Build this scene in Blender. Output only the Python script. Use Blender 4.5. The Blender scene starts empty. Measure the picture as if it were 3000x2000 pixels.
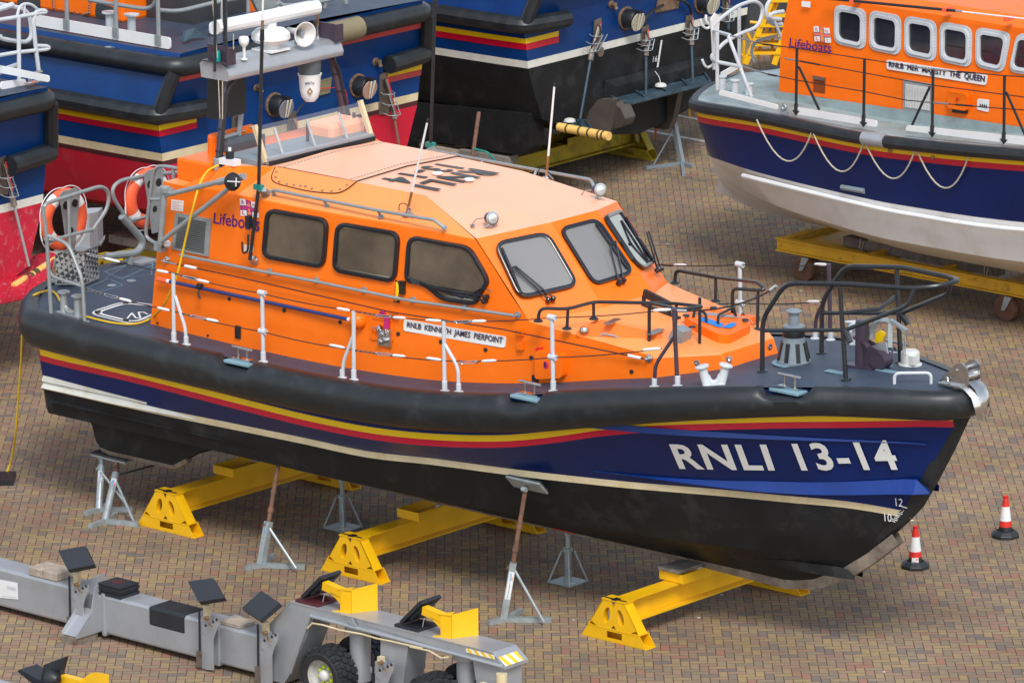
import bpy, math, random
from mathutils import Vector as V, Matrix
random.seed(7)
R = math.radians
sc = bpy.context.scene
col = sc.collection
# ------------------------------------------------------------------ camera
FPX, PITCH, CH, ROLL = 17794.3, R(14.1498), 19.6837, R(-.3858)
_F = V((0, math.cos(PITCH), -math.sin(PITCH))); _r = V((1, 0, 0)); _u = _r.cross(_F)
_R = math.cos(ROLL)*_r + math.sin(ROLL)*_u; _U = -math.sin(ROLL)*_r + math.cos(ROLL)*_u
cd = bpy.data.cameras.new('camera'); cam = bpy.data.objects.new('camera', cd); col.objects.link(cam)
cd.sensor_width = 36; cd.lens = FPX/3000*36; cd.clip_end = 2000; cd.clip_start = 1
m = Matrix((_R, _U, -_F)).transposed().to_4x4(); m.translation = V((0, 0, CH)); cam.matrix_world = m
sc.camera = cam
# ------------------------------------------------------------------ materials
def new_mat(name):
    m = bpy.data.materials.new(name); m.use_nodes = True
    return m, m.node_tree.nodes, m.node_tree.links, m.node_tree.nodes['Principled BSDF']
MATS = {}
def mat(name, c, rough=.5, metal=0, coat=0, var=.12, vscale=3, bump=0, bscale=60, dirt=None, damt=.5, dscale=6, spec=.5, alpha=None, ior=None, rvar=.1, dmin=.5):
    if name in MATS: return MATS[name]
    m, N, L, B = new_mat(name)
    tc = N.new('ShaderNodeTexCoord')
    n = N.new('ShaderNodeTexNoise'); n.inputs['Scale'].default_value = vscale; n.inputs['Detail'].default_value = 6
    L.new(tc.outputs['Object'], n.inputs['Vector'])
    mp = N.new('ShaderNodeMapRange'); mp.inputs[1].default_value = .3; mp.inputs[2].default_value = .7
    mp.inputs[3].default_value = 1-var; mp.inputs[4].default_value = 1+var
    L.new(n.outputs['Fac'], mp.inputs[0])
    mx = N.new('ShaderNodeVectorMath'); mx.operation = 'SCALE'; mx.inputs[0].default_value = c[:3]
    L.new(mp.outputs[0], mx.inputs['Scale'])
    out = mx.outputs[0]
    if dirt:
        n2 = N.new('ShaderNodeTexNoise'); n2.inputs['Scale'].default_value = dscale; n2.inputs['Detail'].default_value = 9; n2.inputs['Roughness'].default_value = .65
        L.new(tc.outputs['Object'], n2.inputs['Vector'])
        m2 = N.new('ShaderNodeMapRange'); m2.inputs[1].default_value = dmin; m2.inputs[2].default_value = dmin+.2; m2.inputs[4].default_value = damt
        L.new(n2.outputs['Fac'], m2.inputs[0])
        mm = N.new('ShaderNodeMix'); mm.data_type = 'RGBA'
        L.new(m2.outputs[0], mm.inputs[0]); L.new(out, mm.inputs[6]); mm.inputs[7].default_value = (*dirt[:3], 1)
        out = mm.outputs[2]
    L.new(out, B.inputs['Base Color'])
    rr = N.new('ShaderNodeMapRange'); rr.inputs[1].default_value = .3; rr.inputs[2].default_value = .7
    rr.inputs[3].default_value = max(.02, rough-rvar*rough); rr.inputs[4].default_value = min(1, rough+rvar*rough)
    L.new(n.outputs['Fac'], rr.inputs[0]); L.new(rr.outputs[0], B.inputs['Roughness'])
    B.inputs['Metallic'].default_value = metal
    B.inputs['Specular IOR Level'].default_value = spec
    B.inputs['Coat Weight'].default_value = coat; B.inputs['Coat Roughness'].default_value = .08
    if ior: B.inputs['IOR'].default_value = ior
    if alpha is not None: B.inputs['Alpha'].default_value = alpha
    if bump:
        nb = N.new('ShaderNodeTexNoise'); nb.inputs['Scale'].default_value = bscale; nb.inputs['Detail'].default_value = 4
        L.new(tc.outputs['Object'], nb.inputs['Vector'])
        b = N.new('ShaderNodeBump'); b.inputs['Strength'].default_value = bump; b.inputs['Distance'].default_value = .01
        L.new(nb.outputs['Fac'], b.inputs['Height']); L.new(b.outputs[0], B.inputs['Normal'])
    MATS[name] = m
    return m
mat('navy', (.001, .014, .10), .3, coat=.0, var=.15, vscale=1.2, spec=.35)
mat('navy_bright', (.002, .03, .20), .35, var=.2, vscale=1.5, spec=.4)  # lit copy of the hull navy: sky light on the spray rails put into colour
mat('navy_dull', (.001, .034, .155), .35, var=.2, vscale=1.5, dirt=(.002, .045, .13), damt=.5, dscale=2, spec=.35)
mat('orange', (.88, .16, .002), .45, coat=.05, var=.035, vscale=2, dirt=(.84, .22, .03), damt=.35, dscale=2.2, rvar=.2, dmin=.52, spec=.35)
mat('orange_mid', (.9, .29, .08), .45, coat=.1, var=.03, vscale=2, dirt=(.86, .25, .06), damt=.4, dscale=3, dmin=.52)  # paler orange for bevels and coachroof: fading plus sky reflection put into the colour
mat('orange_roof', (.9, .43, .27), .45, coat=.1, var=.03, vscale=2, dirt=(.86, .4, .2), damt=.4, dscale=3, dmin=.52)  # palest orange for the flat roof: faded paint and painted-in sky sheen
mat('orange_plain', (.86, .15, .002), .42, coat=.05, var=.05, spec=.35)
mat('hi_orange', (.85, .12, .04), .55, var=.08)
mat('red_stripe', (.55, .004, .03), .3, coat=.4, var=.06)
mat('red_faded', (.5, .06, .06), .4, var=.1)
mat('yellow_stripe', (.82, .53, .004), .3, coat=.3, var=.04)
mat('cream', (.62, .52, .33), .5, var=.1, dirt=(.5, .35, .13), damt=.6, dscale=4)
mat('white_stripe', (.66, .66, .6), .45, var=.06, dirt=(.5, .42, .24), damt=.5, dscale=5)
mat('rubber', (.014, .017, .02), .42, var=.2, vscale=5, bump=.05, bscale=30, dirt=(.05, .06, .065), damt=.4, dscale=5, dmin=.56)
mat('antifoul', (.009, .0095, .011), .6, spec=.3, var=.3, vscale=2, dirt=(.05, .052, .048), damt=.5, dscale=2.5, bump=.1, dmin=.52)
mat('antifoul_red', (.52, .006, .03), .5, var=.1, vscale=1.5, dirt=(.42, .1, .12), damt=.45, dscale=3, dmin=.55)
mat('antifoul_worn', (.5, .01, .035), .6, var=.15, vscale=2, dirt=(.5, .3, .3), damt=.6, dscale=9, dmin=.54, bump=.2)
mat('maroon', (.07, .012, .016), .5, var=.15)
mat('deck_grey', (.035, .052, .085), .55, var=.12, vscale=2.5, bump=.25, bscale=250, dirt=(.085, .1, .12), damt=.3, dscale=4, dmin=.55)
mat('deck_line', (.17, .3, .36), .6, var=.1)
mat('deck_worn', (.26, .33, .34), .6, var=.15, vscale=3, dirt=(.16, .17, .12), damt=.6, dscale=2.5, dmin=.48)
mat('white', (.72, .73, .73), .4, var=.04)
mat('white_dirty', (.62, .62, .6), .5, var=.06, dirt=(.42, .39, .3), damt=.5, dscale=3, dmin=.53)
mat('white_hull', (.78, .78, .78), .38, var=.04, coat=.2, dirt=(.5, .44, .36), damt=.55, dscale=1.2, dmin=.5)
mat('tube_grey', (.30, .33, .34), .4, metal=.35, var=.08, vscale=8)
mat('tube_pale', (.52, .55, .58), .4, var=.06, vscale=8)
mat('tube_black', (.018, .022, .026), .35, var=.15, vscale=8)
mat('tube_purple', (.05, .035, .055), .4, var=.15, vscale=8)
mat('black', (.012, .013, .016), .45, var=.2)
mat('black_gloss', (.008, .01, .016), .22, coat=.3, var=.2)
mat('steel', (.62, .61, .6), .22, metal=1, var=.15, vscale=12)
mat('steel_worn', (.28, .24, .21), .45, metal=.8, var=.35, vscale=9, dirt=(.11, .08, .06), damt=.7, dscale=9)
mat('galv', (.36, .41, .43), .48, metal=.45, var=.18, vscale=9, dirt=(.27, .3, .3), damt=.4, dscale=14)
mat('rust', (.17, .085, .055), .8, var=.3, vscale=14, dirt=(.1, .06, .045), damt=.7, dscale=18)
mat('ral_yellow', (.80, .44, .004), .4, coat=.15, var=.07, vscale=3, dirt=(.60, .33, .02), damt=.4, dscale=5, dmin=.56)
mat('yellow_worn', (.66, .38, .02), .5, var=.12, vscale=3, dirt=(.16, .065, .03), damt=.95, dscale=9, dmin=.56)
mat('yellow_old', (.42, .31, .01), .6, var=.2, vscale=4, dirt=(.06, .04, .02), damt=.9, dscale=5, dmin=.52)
mat('alu', (.40, .42, .45), .4, metal=.45, var=.07, vscale=2.2, dirt=(.31, .32, .335), damt=.5, dscale=4)
mat('pad_black', (.015, .018, .024), .5, var=.15, bump=.05)
mat('tyre', (.018, .02, .023), .6, var=.2, vscale=12)
mat('rim', (.46, .46, .44), .45, var=.1, vscale=6, dirt=(.25, .22, .17), damt=.6, dscale=6)
mat('lime', (.6, .75, .02), .5)
mat('wood', (.36, .3, .24), .8, var=.25, vscale=7, dirt=(.22, .18, .14), damt=.7, dscale=22, bump=.3, bscale=40)
mat('wood_old', (.20, .18, .16), .85, var=.3, vscale=6, dirt=(.1, .085, .07), damt=.8, dscale=15, bump=.4, bscale=40)
mat('keel_wood', (.20, .165, .13), .8, var=.3, vscale=6, dirt=(.1, .05, .03), damt=.8, dscale=9, bump=.4, bscale=60)
mat('foam', (.80, .50, .14), .7, var=.1)
mat('tape', (.09, .075, .03), .6, var=.2)
mat('cable_yellow', (.66, .42, .01), .45, var=.05)
mat('rope', (.5, .45, .36), .85, var=.15, vscale=40, bump=.5, bscale=200)
mat('teal', (.01, .22, .19), .4, var=.1)
mat('teal_glass', (.0, .28, .26), .1, coat=1)
mat('navy_ink', (.012, .016, .10), .5, var=.02)
mat('purple_ink', (.07, .006, .16), .5, var=.02)
mat('magenta', (.5, .02, .16), .5, var=.02)
mat('pink_red', (.75, .16, .12), .5, var=.02)
mat('gold_ink', (.75, .4, .02), .5, var=.02)
mat('blue_ink', (.01, .2, .62), .5, var=.03)
mat('blue_pole', (.008, .03, .16), .35, coat=.4, var=.1)
mat('red', (.6, .012, .012), .4, var=.05)
mat('cone_red', (.62, .025, .015), .5, var=.06)
mat('grey_mid', (.2, .24, .27), .5, var=.06)
mat('seat_grey', (.075, .09, .105), .6, var=.1)
mat('bronze', (.34, .2, .1), .35, metal=.7, var=.3, vscale=10)
mat('brown_metal', (.26, .17, .11), .5, metal=.5, var=.3, vscale=12)
mat('wheel_rust', (.13, .06, .035), .75, var=.3, vscale=7, dirt=(.07, .035, .02), damt=.6, dscale=12)
mat('taupe', (.075, .062, .054), .6, var=.2, vscale=3)
mat('trim_blue', (.03, .06, .085), .5, var=.25, vscale=4, dirt=(.12, .17, .2), damt=.5, dscale=5)
mat('glass_front', (.2, .198, .197), .12, var=.05, vscale=1, rvar=0, coat=.3)
mat('glass_side', (.26, .235, .2), .03, metal=.85, var=.45, vscale=1.6, rvar=0, bump=.6, bscale=1.6)
mat('glass_dark', (.02, .022, .028), .05, coat=1, var=.4, vscale=3, rvar=0)
mat('perspex', (.6, .62, .68), .05, alpha=.13, var=.02)
mat('lens', (.75, .77, .8), .1, metal=.5, coat=1)
mat('olive', (.2, .17, .1), .55, var=.15)
mat('dark_panel', (.035, .04, .045), .6, var=.2)
mat('line_white', (.62, .61, .58), .8, var=.12, vscale=20, dirt=(.2, .17, .14), damt=.6, dscale=25)
def M(*n): return [MATS[i] for i in n]
# ------------------------------------------------------------------ frames
class Fr:
    def __init__(s, o, deg):
        s.o = V(o); s.h = R(deg); h = s.h
        s.ax = (V((math.cos(h), math.sin(h), 0)), V((-math.sin(h), math.cos(h), 0)), V((0, 0, 1)))
    def loc(s, P): d = P-s.o; return V([d.dot(a) for a in s.ax])
    def ray(s, px, py):
        d = _F+_R*((px-1500)/FPX)-_U*((py-1000)/FPX)
        return s.loc(V((0, 0, CH))), V([d.dot(a) for a in s.ax])
    def at(s, px, py, ax, val):          # the point of this sight line on the local plane x/y/z = val
        c, d = s.ray(px, py); return c+d*((val-c[ax])/d[ax])
    def hit(s, px, py, P0, N):           # ... on any plane
        c, d = s.ray(px, py); return c+d*((P0-c).dot(N)/d.dot(N))
    def empty(s, name, at=(0, 0, 0)):
        e = bpy.data.objects.new(name, None); col.objects.link(e)
        e.location = s.o+sum((a*c for a, c in zip(s.ax, at)), V()); e.rotation_euler = (0, 0, s.h); e.empty_display_size = .2
        return e
def tag(o, label=None, cat=None, group=None, kind=None):
    if label: o['label'] = label
    if cat: o['category'] = cat
    if group: o['group'] = group
    if kind: o['kind'] = kind
    return o
def copy_tree(o, parent=None):
    c = o.copy(); col.objects.link(c); c.parent = parent
    for ch in list(o.children): copy_tree(ch, c)
    return c
# ------------------------------------------------------------------ mesh builder
def fillet(pts, r, n=4, closed=False):
    pts = [V(p) for p in pts]; out = []; N = len(pts)
    for i, p in enumerate(pts):
        if not closed and (i == 0 or i == N-1): out.append(p); continue
        a = pts[i-1]; b = pts[(i+1) % N]
        rr = r[i] if isinstance(r, (list, tuple)) else r
        da = min(rr, (a-p).length*.49); db = min(rr, (b-p).length*.49)
        A = p+(a-p).normalized()*da; Bp = p+(b-p).normalized()*db
        for k in range(n+1):
            t = k/n; out.append(A*(1-t)**2+p*2*t*(1-t)+Bp*t*t)
    return out
class MB:
    def __init__(s): s.v = []; s.f = []; s.mi = []; s.sm = []
    def add(s, vs, fs, m=0, smooth=False):
        o = len(s.v); s.v += [tuple(v) for v in vs]
        for f in fs: s.f.append([i+o for i in f]); s.mi.append(m); s.sm.append(smooth)
        return s
    def poly(s, pts, m=0): return s.add(pts, [list(range(len(pts)))], m)
    def obox(s, c, ex, ey, ez, m=0):
        c, ex, ey, ez = V(c), V(ex), V(ey), V(ez)
        vs = [c+ex*i+ey*j+ez*k for k in (-1, 1) for j in (-1, 1) for i in (-1, 1)]
        return s.add(vs, [(0, 2, 3, 1), (4, 5, 7, 6), (0, 1, 5, 4), (2, 6, 7, 3), (0, 4, 6, 2), (1, 3, 7, 5)], m)
    def box(s, x0, x1, y0, y1, z0, z1, m=0):
        return s.obox(((x0+x1)/2, (y0+y1)/2, (z0+z1)/2), ((x1-x0)/2, 0, 0), (0, (y1-y0)/2, 0), (0, 0, (z1-z0)/2), m)
    def bar(s, a, b, w, h, up=(0, 0, 1), m=0):
        a, b, up = V(a), V(b), V(up); d = (b-a); x = d.normalized(); y = up.cross(x)
        if y.length < 1e-4: y = V((1, 0, 0)).cross(x)
        y.normalize(); z = x.cross(y)
        return s.obox((a+b)/2, d/2, y*w/2, z*h/2, m)
    def tube(s, pts, r, n=8, m=0, bend=0, closed=False, cap=True):
        pts = fillet(pts, bend, 4, closed) if bend else [V(p) for p in pts]
        q = [pts[0]]
        for p in pts[1:]:
            if (p-q[-1]).length > 1e-5: q.append(p)
        pts = q; N = len(pts); rs = r if isinstance(r, (list, tuple)) else [r]*N
        t0 = (pts[1]-pts[0]).normalized(); u = t0.orthogonal().normalized(); vs = []; prev = t0
        for i, p in enumerate(pts):
            if closed: t = (pts[(i+1) % N]-pts[i-1]).normalized()
            else: t = ((pts[min(i+1, N-1)]-pts[max(i-1, 0)])).normalized()
            u = prev.rotation_difference(t) @ u; u = (u-t*u.dot(t)).normalized(); prev = t; w = t.cross(u)
            rr = rs[min(i, len(rs)-1)]
            for k in range(n):
                a = 2*math.pi*k/n; vs.append(p+(u*math.cos(a)+w*math.sin(a))*rr)
        fs = []
        for i in range(N if closed else N-1):
            for k in range(n):
                j = (i+1) % N; fs.append((i*n+k, i*n+(k+1) % n, j*n+(k+1) % n, j*n+k))
        s.add(vs, fs, m, True)
        if not closed and cap: s.add(vs[:n], [list(range(n))[::-1]], m); s.add(vs[-n:], [list(range(n))], m)
        return s
    def cyl(s, a, b, r0, r1=None, n=16, m=0): return s.tube([a, b], [r0, r0 if r1 is None else r1], n, m)
    def lathe(s, o, ax, prof, n=20, m=0, smooth=True, cap=True):    # prof: (radius, height)
        o, ax = V(o), V(ax).normalized(); u = ax.orthogonal().normalized(); w = ax.cross(u); vs = []
        for r, h in prof:
            for k in range(n):
                a = 2*math.pi*k/n; vs.append(o+ax*h+(u*math.cos(a)+w*math.sin(a))*r)
        fs = [(i*n+k, i*n+(k+1) % n, (i+1)*n+(k+1) % n, (i+1)*n+k) for i in range(len(prof)-1) for k in range(n)]
        s.add(vs, fs, m, smooth)
        if cap and prof[0][0] > 1e-4: s.add(vs[:n], [list(range(n))[::-1]], m)
        if cap and prof[-1][0] > 1e-4: s.add(vs[-n:], [list(range(n))], m)
        return s
    def prism(s, pts, vec, m=0, side=None):
        pts = [V(p) for p in pts]; vec = V(vec); n = len(pts)
        vs = pts+[p+vec for p in pts]
        s.add(vs, [list(range(n))[::-1], list(range(n, 2*n))], m)
        return s.add(vs, [(i, (i+1) % n, (i+1) % n+n, i+n) for i in range(n)], m if side is None else side)
    def grid(s, rows, m=0, smooth=True, closed=False):   # rows of equal length; m may be a list (one per strip)
        n = len(rows[0]); vs = [p for r in rows for p in r]
        for i in range(len(rows)-1):
            o = len(s.v) if i == 0 else o
            if i == 0: s.v += [tuple(v) for v in vs]
            mm = m[i] if isinstance(m, (list, tuple)) else m
            for k in range(n if closed else n-1):
                s.f.append([o+i*n+k, o+i*n+(k+1) % n, o+(i+1)*n+(k+1) % n, o+(i+1)*n+k]); s.mi.append(mm); s.sm.append(smooth)
        return s
    def mirror(s):                                       # mirror in local y, keeping the original
        n = len(s.v); s.v += [(x, -y, z) for x, y, z in s.v]
        s.f += [[i+n for i in f][::-1] for f in s.f]; s.mi += s.mi; s.sm += s.sm
        return s
    def weld(s, eps=1e-4):
        idx = {}; mp = []; nv = []
        for v in s.v:
            k = tuple(round(q/eps) for q in v)
            if k not in idx: idx[k] = len(nv); nv.append(v)
            mp.append(idx[k])
        keep = []
        for i, f in enumerate(s.f):
            g = []
            for j in f:
                if mp[j] not in g: g.append(mp[j])
            if len(g) > 2: keep.append((g, s.mi[i], s.sm[i]))
        s.v = nv; s.f = [k[0] for k in keep]; s.mi = [k[1] for k in keep]; s.sm = [k[2] for k in keep]; return s
    def build(s, name, mats, parent=None, bevel=0, sharp=35):
        me = bpy.data.meshes.new(name); me.from_pydata(s.v, [], s.f)
        for mm in (mats if isinstance(mats, list) else [MATS[mats]]): me.materials.append(mm)
        me.polygons.foreach_set('material_index', s.mi); me.polygons.foreach_set('use_smooth', s.sm)
        me.update(); me.validate()
        if any(s.sm) and sharp: me.set_sharp_from_angle(angle=R(sharp))
        o = bpy.data.objects.new(name, me); col.objects.link(o); o.parent = parent
        if bevel:
            b = o.modifiers.new('bevel', 'BEVEL'); b.width = bevel; b.segments = 2; b.limit_method = 'ANGLE'; b.angle_limit = R(40)
        return o
def ring(name, outer, depth, inset, mats, parent, r=.1, glass='glass_side', frame='black_gloss', glass_in=.0):
    """rounded window: a proud frame with its pane; outer = corner points on the wall, depth = outward vector"""
    po = fillet(outer, r, 5, True); c = sum(po, V())/len(po); d = V(depth)
    nrm = d.normalized(); n = len(po); pi = []
    for i, p in enumerate(po):
        t = (po[(i+1) % n]-po[i-1]).normalized(); q = nrm.cross(t)
        if q.dot(c-p) < 0: q = -q
        pi.append(p+q*inset)
    b = MB(); base = [p-d*.6 for p in po]; mid = [p+d*.8+(c-p).normalized()*.004 for p in po]; hi = [p+d+(c-p).normalized()*inset*.35 for p in po]; inn = [p+d*.75 for p in pi]; low = [p+d*.1 for p in pi]
    b.grid([base, mid, hi, inn, low], 0, True, True)
    w = b.build('window', frame, parent, sharp=50)
    g = MB(); g.poly([p+d*.15+(p-c).normalized()*.004 for p in pi]); g.build('pane', glass, w)
    return w
# ------------------------------------------------------------------ lettering
def text_mesh(txt, size=1, font=None, bold=0, spacing=1):
    cu = bpy.data.curves.new('t', 'FONT'); cu.body = txt; cu.size = size; cu.space_character = spacing; cu.offset = bold; cu.resolution_u = 3
    o = bpy.data.objects.new('t', cu); col.objects.link(o)
    dg = bpy.context.evaluated_depsgraph_get(); me = bpy.data.meshes.new_from_object(o.evaluated_get(dg))
    vs = [tuple(v.co) for v in me.vertices]; fs = [list(p.vertices) for p in me.polygons]
    bpy.data.objects.remove(o); bpy.data.curves.remove(cu); bpy.data.meshes.remove(me)
    x0 = min(v[0] for v in vs); x1 = max(v[0] for v in vs); y0 = min(v[1] for v in vs); y1 = max(v[1] for v in vs)
    return [((v[0]-x0)/(x1-x0), (v[1]-y0)/(y1-y0)) for v in vs], fs
def lettering(mb, txt, fn, m=0, bold=.0, spacing=1):      # fn(u, v) -> point on the surface, u right, v up
    uv, fs = text_mesh(txt, 1, None, bold, spacing); mb.add([fn(u, v) for u, v in uv], fs, m); return mb
def quad(a, b, c, d):                                     # bottom left, bottom right, top right, top left
    a, b, c, d = V(a), V(b), V(c), V(d)
    return lambda u, v: (a*(1-u)+b*u)*(1-v)+(d*(1-u)+c*u)*v
def interp(tab, x):
    if x <= tab[0][0]: return tab[0][1]
    if x >= tab[-1][0]: return tab[-1][1]
    for i in range(len(tab)-1):
        if x <= tab[i+1][0]: break
    x0, y0 = tab[i]; x1, y1 = tab[i+1]; t = (x-x0)/(x1-x0)
    s = (y1-y0)/(x1-x0)
    m0 = (y1-tab[i-1][1])/(x1-tab[i-1][0]) if i > 0 else s
    m1 = (tab[i+2][1]-y0)/(tab[i+2][0]-x0) if i+2 < len(tab) else s
    h = x1-x0
    return y0*(2*t**3-3*t*t+1)+h*m0*(t**3-2*t*t+t)+y1*(3*t*t-2*t**3)+h*m1*(t**3-t*t)
# ------------------------------------------------------------------ world
SUN_EL, SUN_AZ = 50, 172      # thin overcast, brightest high behind the camera
w = bpy.data.worlds.new('World'); sc.world = w; w.use_nodes = True
N, L = w.node_tree.nodes, w.node_tree.links
sky = N.new('ShaderNodeTexSky'); sky.sky_type = 'NISHITA'; sky.sun_disc = False
sky.sun_elevation = R(SUN_EL); sky.sun_rotation = R(SUN_AZ); sky.dust_density = 1; sky.air_density = 1.2; sky.ozone_density = 1
hs = N.new('ShaderNodeHueSaturation'); hs.inputs['Saturation'].default_value = .5
L.new(sky.outputs[0], hs.inputs['Color']); L.new(hs.outputs[0], N['Background'].inputs[0]); N['Background'].inputs[1].default_value = .13
sl = bpy.data.lights.new('sun', 'SUN'); sl.energy = 1.8; sl.angle = R(20); sl.color = (1, .96, .9)
so = bpy.data.objects.new('sun', sl); col.objects.link(so)
az = R(SUN_AZ); el = R(SUN_EL)
sd = V((math.sin(az)*math.cos(el), math.cos(az)*math.cos(el), math.sin(el)))
so.rotation_euler = sd.to_track_quat('Z', 'Y').to_euler(); so.location = (0, 0, 60)
vs_ = sc.view_settings; vs_.view_transform = 'Standard'; vs_.look = 'None'; vs_.exposure = .72; vs_.gamma = 1
# ------------------------------------------------------------------ paving
def paving_material():
    m, N, L, B = new_mat('block_paving')
    def mth(op, a, b=None, c=None):
        n = N.new('ShaderNodeMath'); n.operation = op
        for i, x in enumerate((a, b, c)):
            if x is None: continue
            if isinstance(x, (int, float)): n.inputs[i].default_value = x
            else: L.new(x, n.inputs[i])
        return n.outputs[0]
    g = N.new('ShaderNodeTexCoord'); mp = N.new('ShaderNodeMapping')
    mp.vector_type = 'POINT'; mp.inputs['Rotation'].default_value = (0, 0, R(.34+.0)); mp.inputs['Scale'].default_value = (10, -10, 10)
    L.new(g.outputs['Object'], mp.inputs[0])
    sep = N.new('ShaderNodeSeparateXYZ'); L.new(mp.outputs[0], sep.inputs[0]); u, v = sep.outputs[0], sep.outputs[1]
    i = mth('FLOOR', u); j = mth('FLOOR', v); fu = mth('SUBTRACT', u, i); fv = mth('SUBTRACT', v, j)
    k = mth('FLOORED_MODULO', mth('SUBTRACT', i, j), 4)
    k1 = mth('COMPARE', k, 1, .1); k2 = mth('COMPARE', k, 2, .1); k3 = mth('COMPARE', k, 3, .1)
    isV = mth('ADD', k2, k3)
    bi = mth('SUBTRACT', i, k1); bj = mth('SUBTRACT', j, k2)
    lu = mth('SUBTRACT', u, bi); lv = mth('SUBTRACT', v, bj)
    wu = mth('SUBTRACT', 2, isV); wv = mth('ADD', 1, isV)
    du = mth('MINIMUM', lu, mth('SUBTRACT', wu, lu)); dv = mth('MINIMUM', lv, mth('SUBTRACT', wv, lv))
    e = mth('MINIMUM', du, dv)
    cv = N.new('ShaderNodeCombineXYZ'); L.new(bi, cv.inputs[0]); L.new(bj, cv.inputs[1]); L.new(isV, cv.inputs[2])
    wn = N.new('ShaderNodeTexWhiteNoise'); wn.noise_dimensions = '3D'; L.new(cv.outputs[0], wn.inputs['Vector'])
    # each block: a base tone, blended with a second tone across its face
    def ramp(fac, stops):
        r = N.new('ShaderNodeValToRGB'); r.color_ramp.interpolation = 'LINEAR'
        while len(r.color_ramp.elements) < len(stops): r.color_ramp.elements.new(.5)
        for el_, (p, c) in zip(r.color_ramp.elements, stops): el_.position = p; el_.color = (*c, 1)
        L.new(fac, r.inputs[0]); return r.outputs[0]
    T, Y, P, G, K = (.275, .195, .12), (.335, .235, .095), (.26, .15, .115), (.17, .15, .125), (.205, .135, .105)
    base = ramp(wn.outputs['Value'], [(0, (.12, .115, .115)), (.10, (.19, .16, .11)), (.3, T), (.52, Y), (.66, T), (.8, P), (.93, K), (1, (.29, .11, .09))])
    ns = N.new('ShaderNodeTexNoise'); ns.inputs['Scale'].default_value = .8; ns.inputs['Detail'].default_value = 5; L.new(mp.outputs[0], ns.inputs['Vector'])
    off = mth('ADD', mth('MULTIPLY', ns.outputs['Fac'], .5), mth('MULTIPLY', wn.outputs['Value'], .55))
    second = ramp(mth('FRACT', mth('ADD', off, .3)), [(0, T), (.25, Y), (.5, P), (.75, G), (1, T)])
    mx = N.new('ShaderNodeMix'); mx.data_type = 'RGBA'; mx.inputs[0].default_value = .3; L.new(base, mx.inputs[6]); L.new(second, mx.inputs[7])
    fine = N.new('ShaderNodeTexNoise'); fine.inputs['Scale'].default_value = 9; fine.inputs['Detail'].default_value = 6; L.new(mp.outputs[0], fine.inputs['Vector'])
    big = N.new('ShaderNodeTexNoise'); big.inputs['Scale'].default_value = .06; big.inputs['Detail'].default_value = 4; L.new(mp.outputs[0], big.inputs['Vector'])
    sc1 = mth('MULTIPLY', mth('ADD', mth('MULTIPLY', fine.outputs['Fac'], .3), .85), mth('ADD', mth('MULTIPLY', big.outputs['Fac'], .9), .55))
    vm = N.new('ShaderNodeVectorMath'); vm.operation = 'SCALE'; L.new(mx.outputs[2], vm.inputs[0]); L.new(sc1, vm.inputs['Scale'])
    jt = N.new('ShaderNodeMapRange'); jt.inputs[1].default_value = .02; jt.inputs[2].default_value = .07; L.new(e, jt.inputs[0])
    m3 = N.new('ShaderNodeMix'); m3.data_type = 'RGBA'; L.new(jt.outputs[0], m3.inputs[0]); m3.inputs[6].default_value = (.07, .042, .028, 1); L.new(vm.outputs[0], m3.inputs[7])
    # bird lime and grit: rare pale specks
    sp = N.new('ShaderNodeTexVoronoi'); sp.inputs['Scale'].default_value = .13; L.new(mp.outputs[0], sp.inputs['Vector'])
    spn = mth('LESS_THAN', sp.outputs['Distance'], .028)
    m4 = N.new('ShaderNodeMix'); m4.data_type = 'RGBA'; L.new(spn, m4.inputs[0]); L.new(m3.outputs[2], m4.inputs[6]); m4.inputs[7].default_value = (.7, .68, .64, 1)
    L.new(m4.outputs[2], B.inputs['Base Color']); B.inputs['Roughness'].default_value = .85; B.inputs['Specular IOR Level'].default_value = .3
    bp = N.new('ShaderNodeBump'); bp.inputs['Strength'].default_value = .5; bp.inputs['Distance'].default_value = .006
    L.new(mth('ADD', jt.outputs[0], mth('MULTIPLY', fine.outputs['Fac'], .3)), bp.inputs['Height']); L.new(bp.outputs[0], B.inputs['Normal'])
    return m
g = MB(); g.poly([(-400, -60, 0), (400, -60, 0), (400, 900, 0), (-400, 900, 0)])
o = g.build('ground', [paving_material()]); tag(o, kind='structure')
W0 = Fr((0, 0, 0), 0)
for k, (a, b_) in enumerate((((1975, 336), (2110, 362)), ((1875, 379), (2112, 423)))):   # painted bay lines
    A = W0.at(*a, 2, .004); B_ = W0.at(*b_, 2, .004); d = (B_-A).normalized(); A = A-d*1.2; B_ = B_+d*3; n = V((-d.y, d.x, 0))*.05
    q = MB(); L_ = (B_-A).length; t = 0
    while t < L_: q.poly([A+d*t-n, A+d*min(t+.185, L_)-n, A+d*min(t+.185, L_)+n, A+d*t+n]); t += .2
    tag(q.build('painted_line', 'line_white'), kind='structure')
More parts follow.
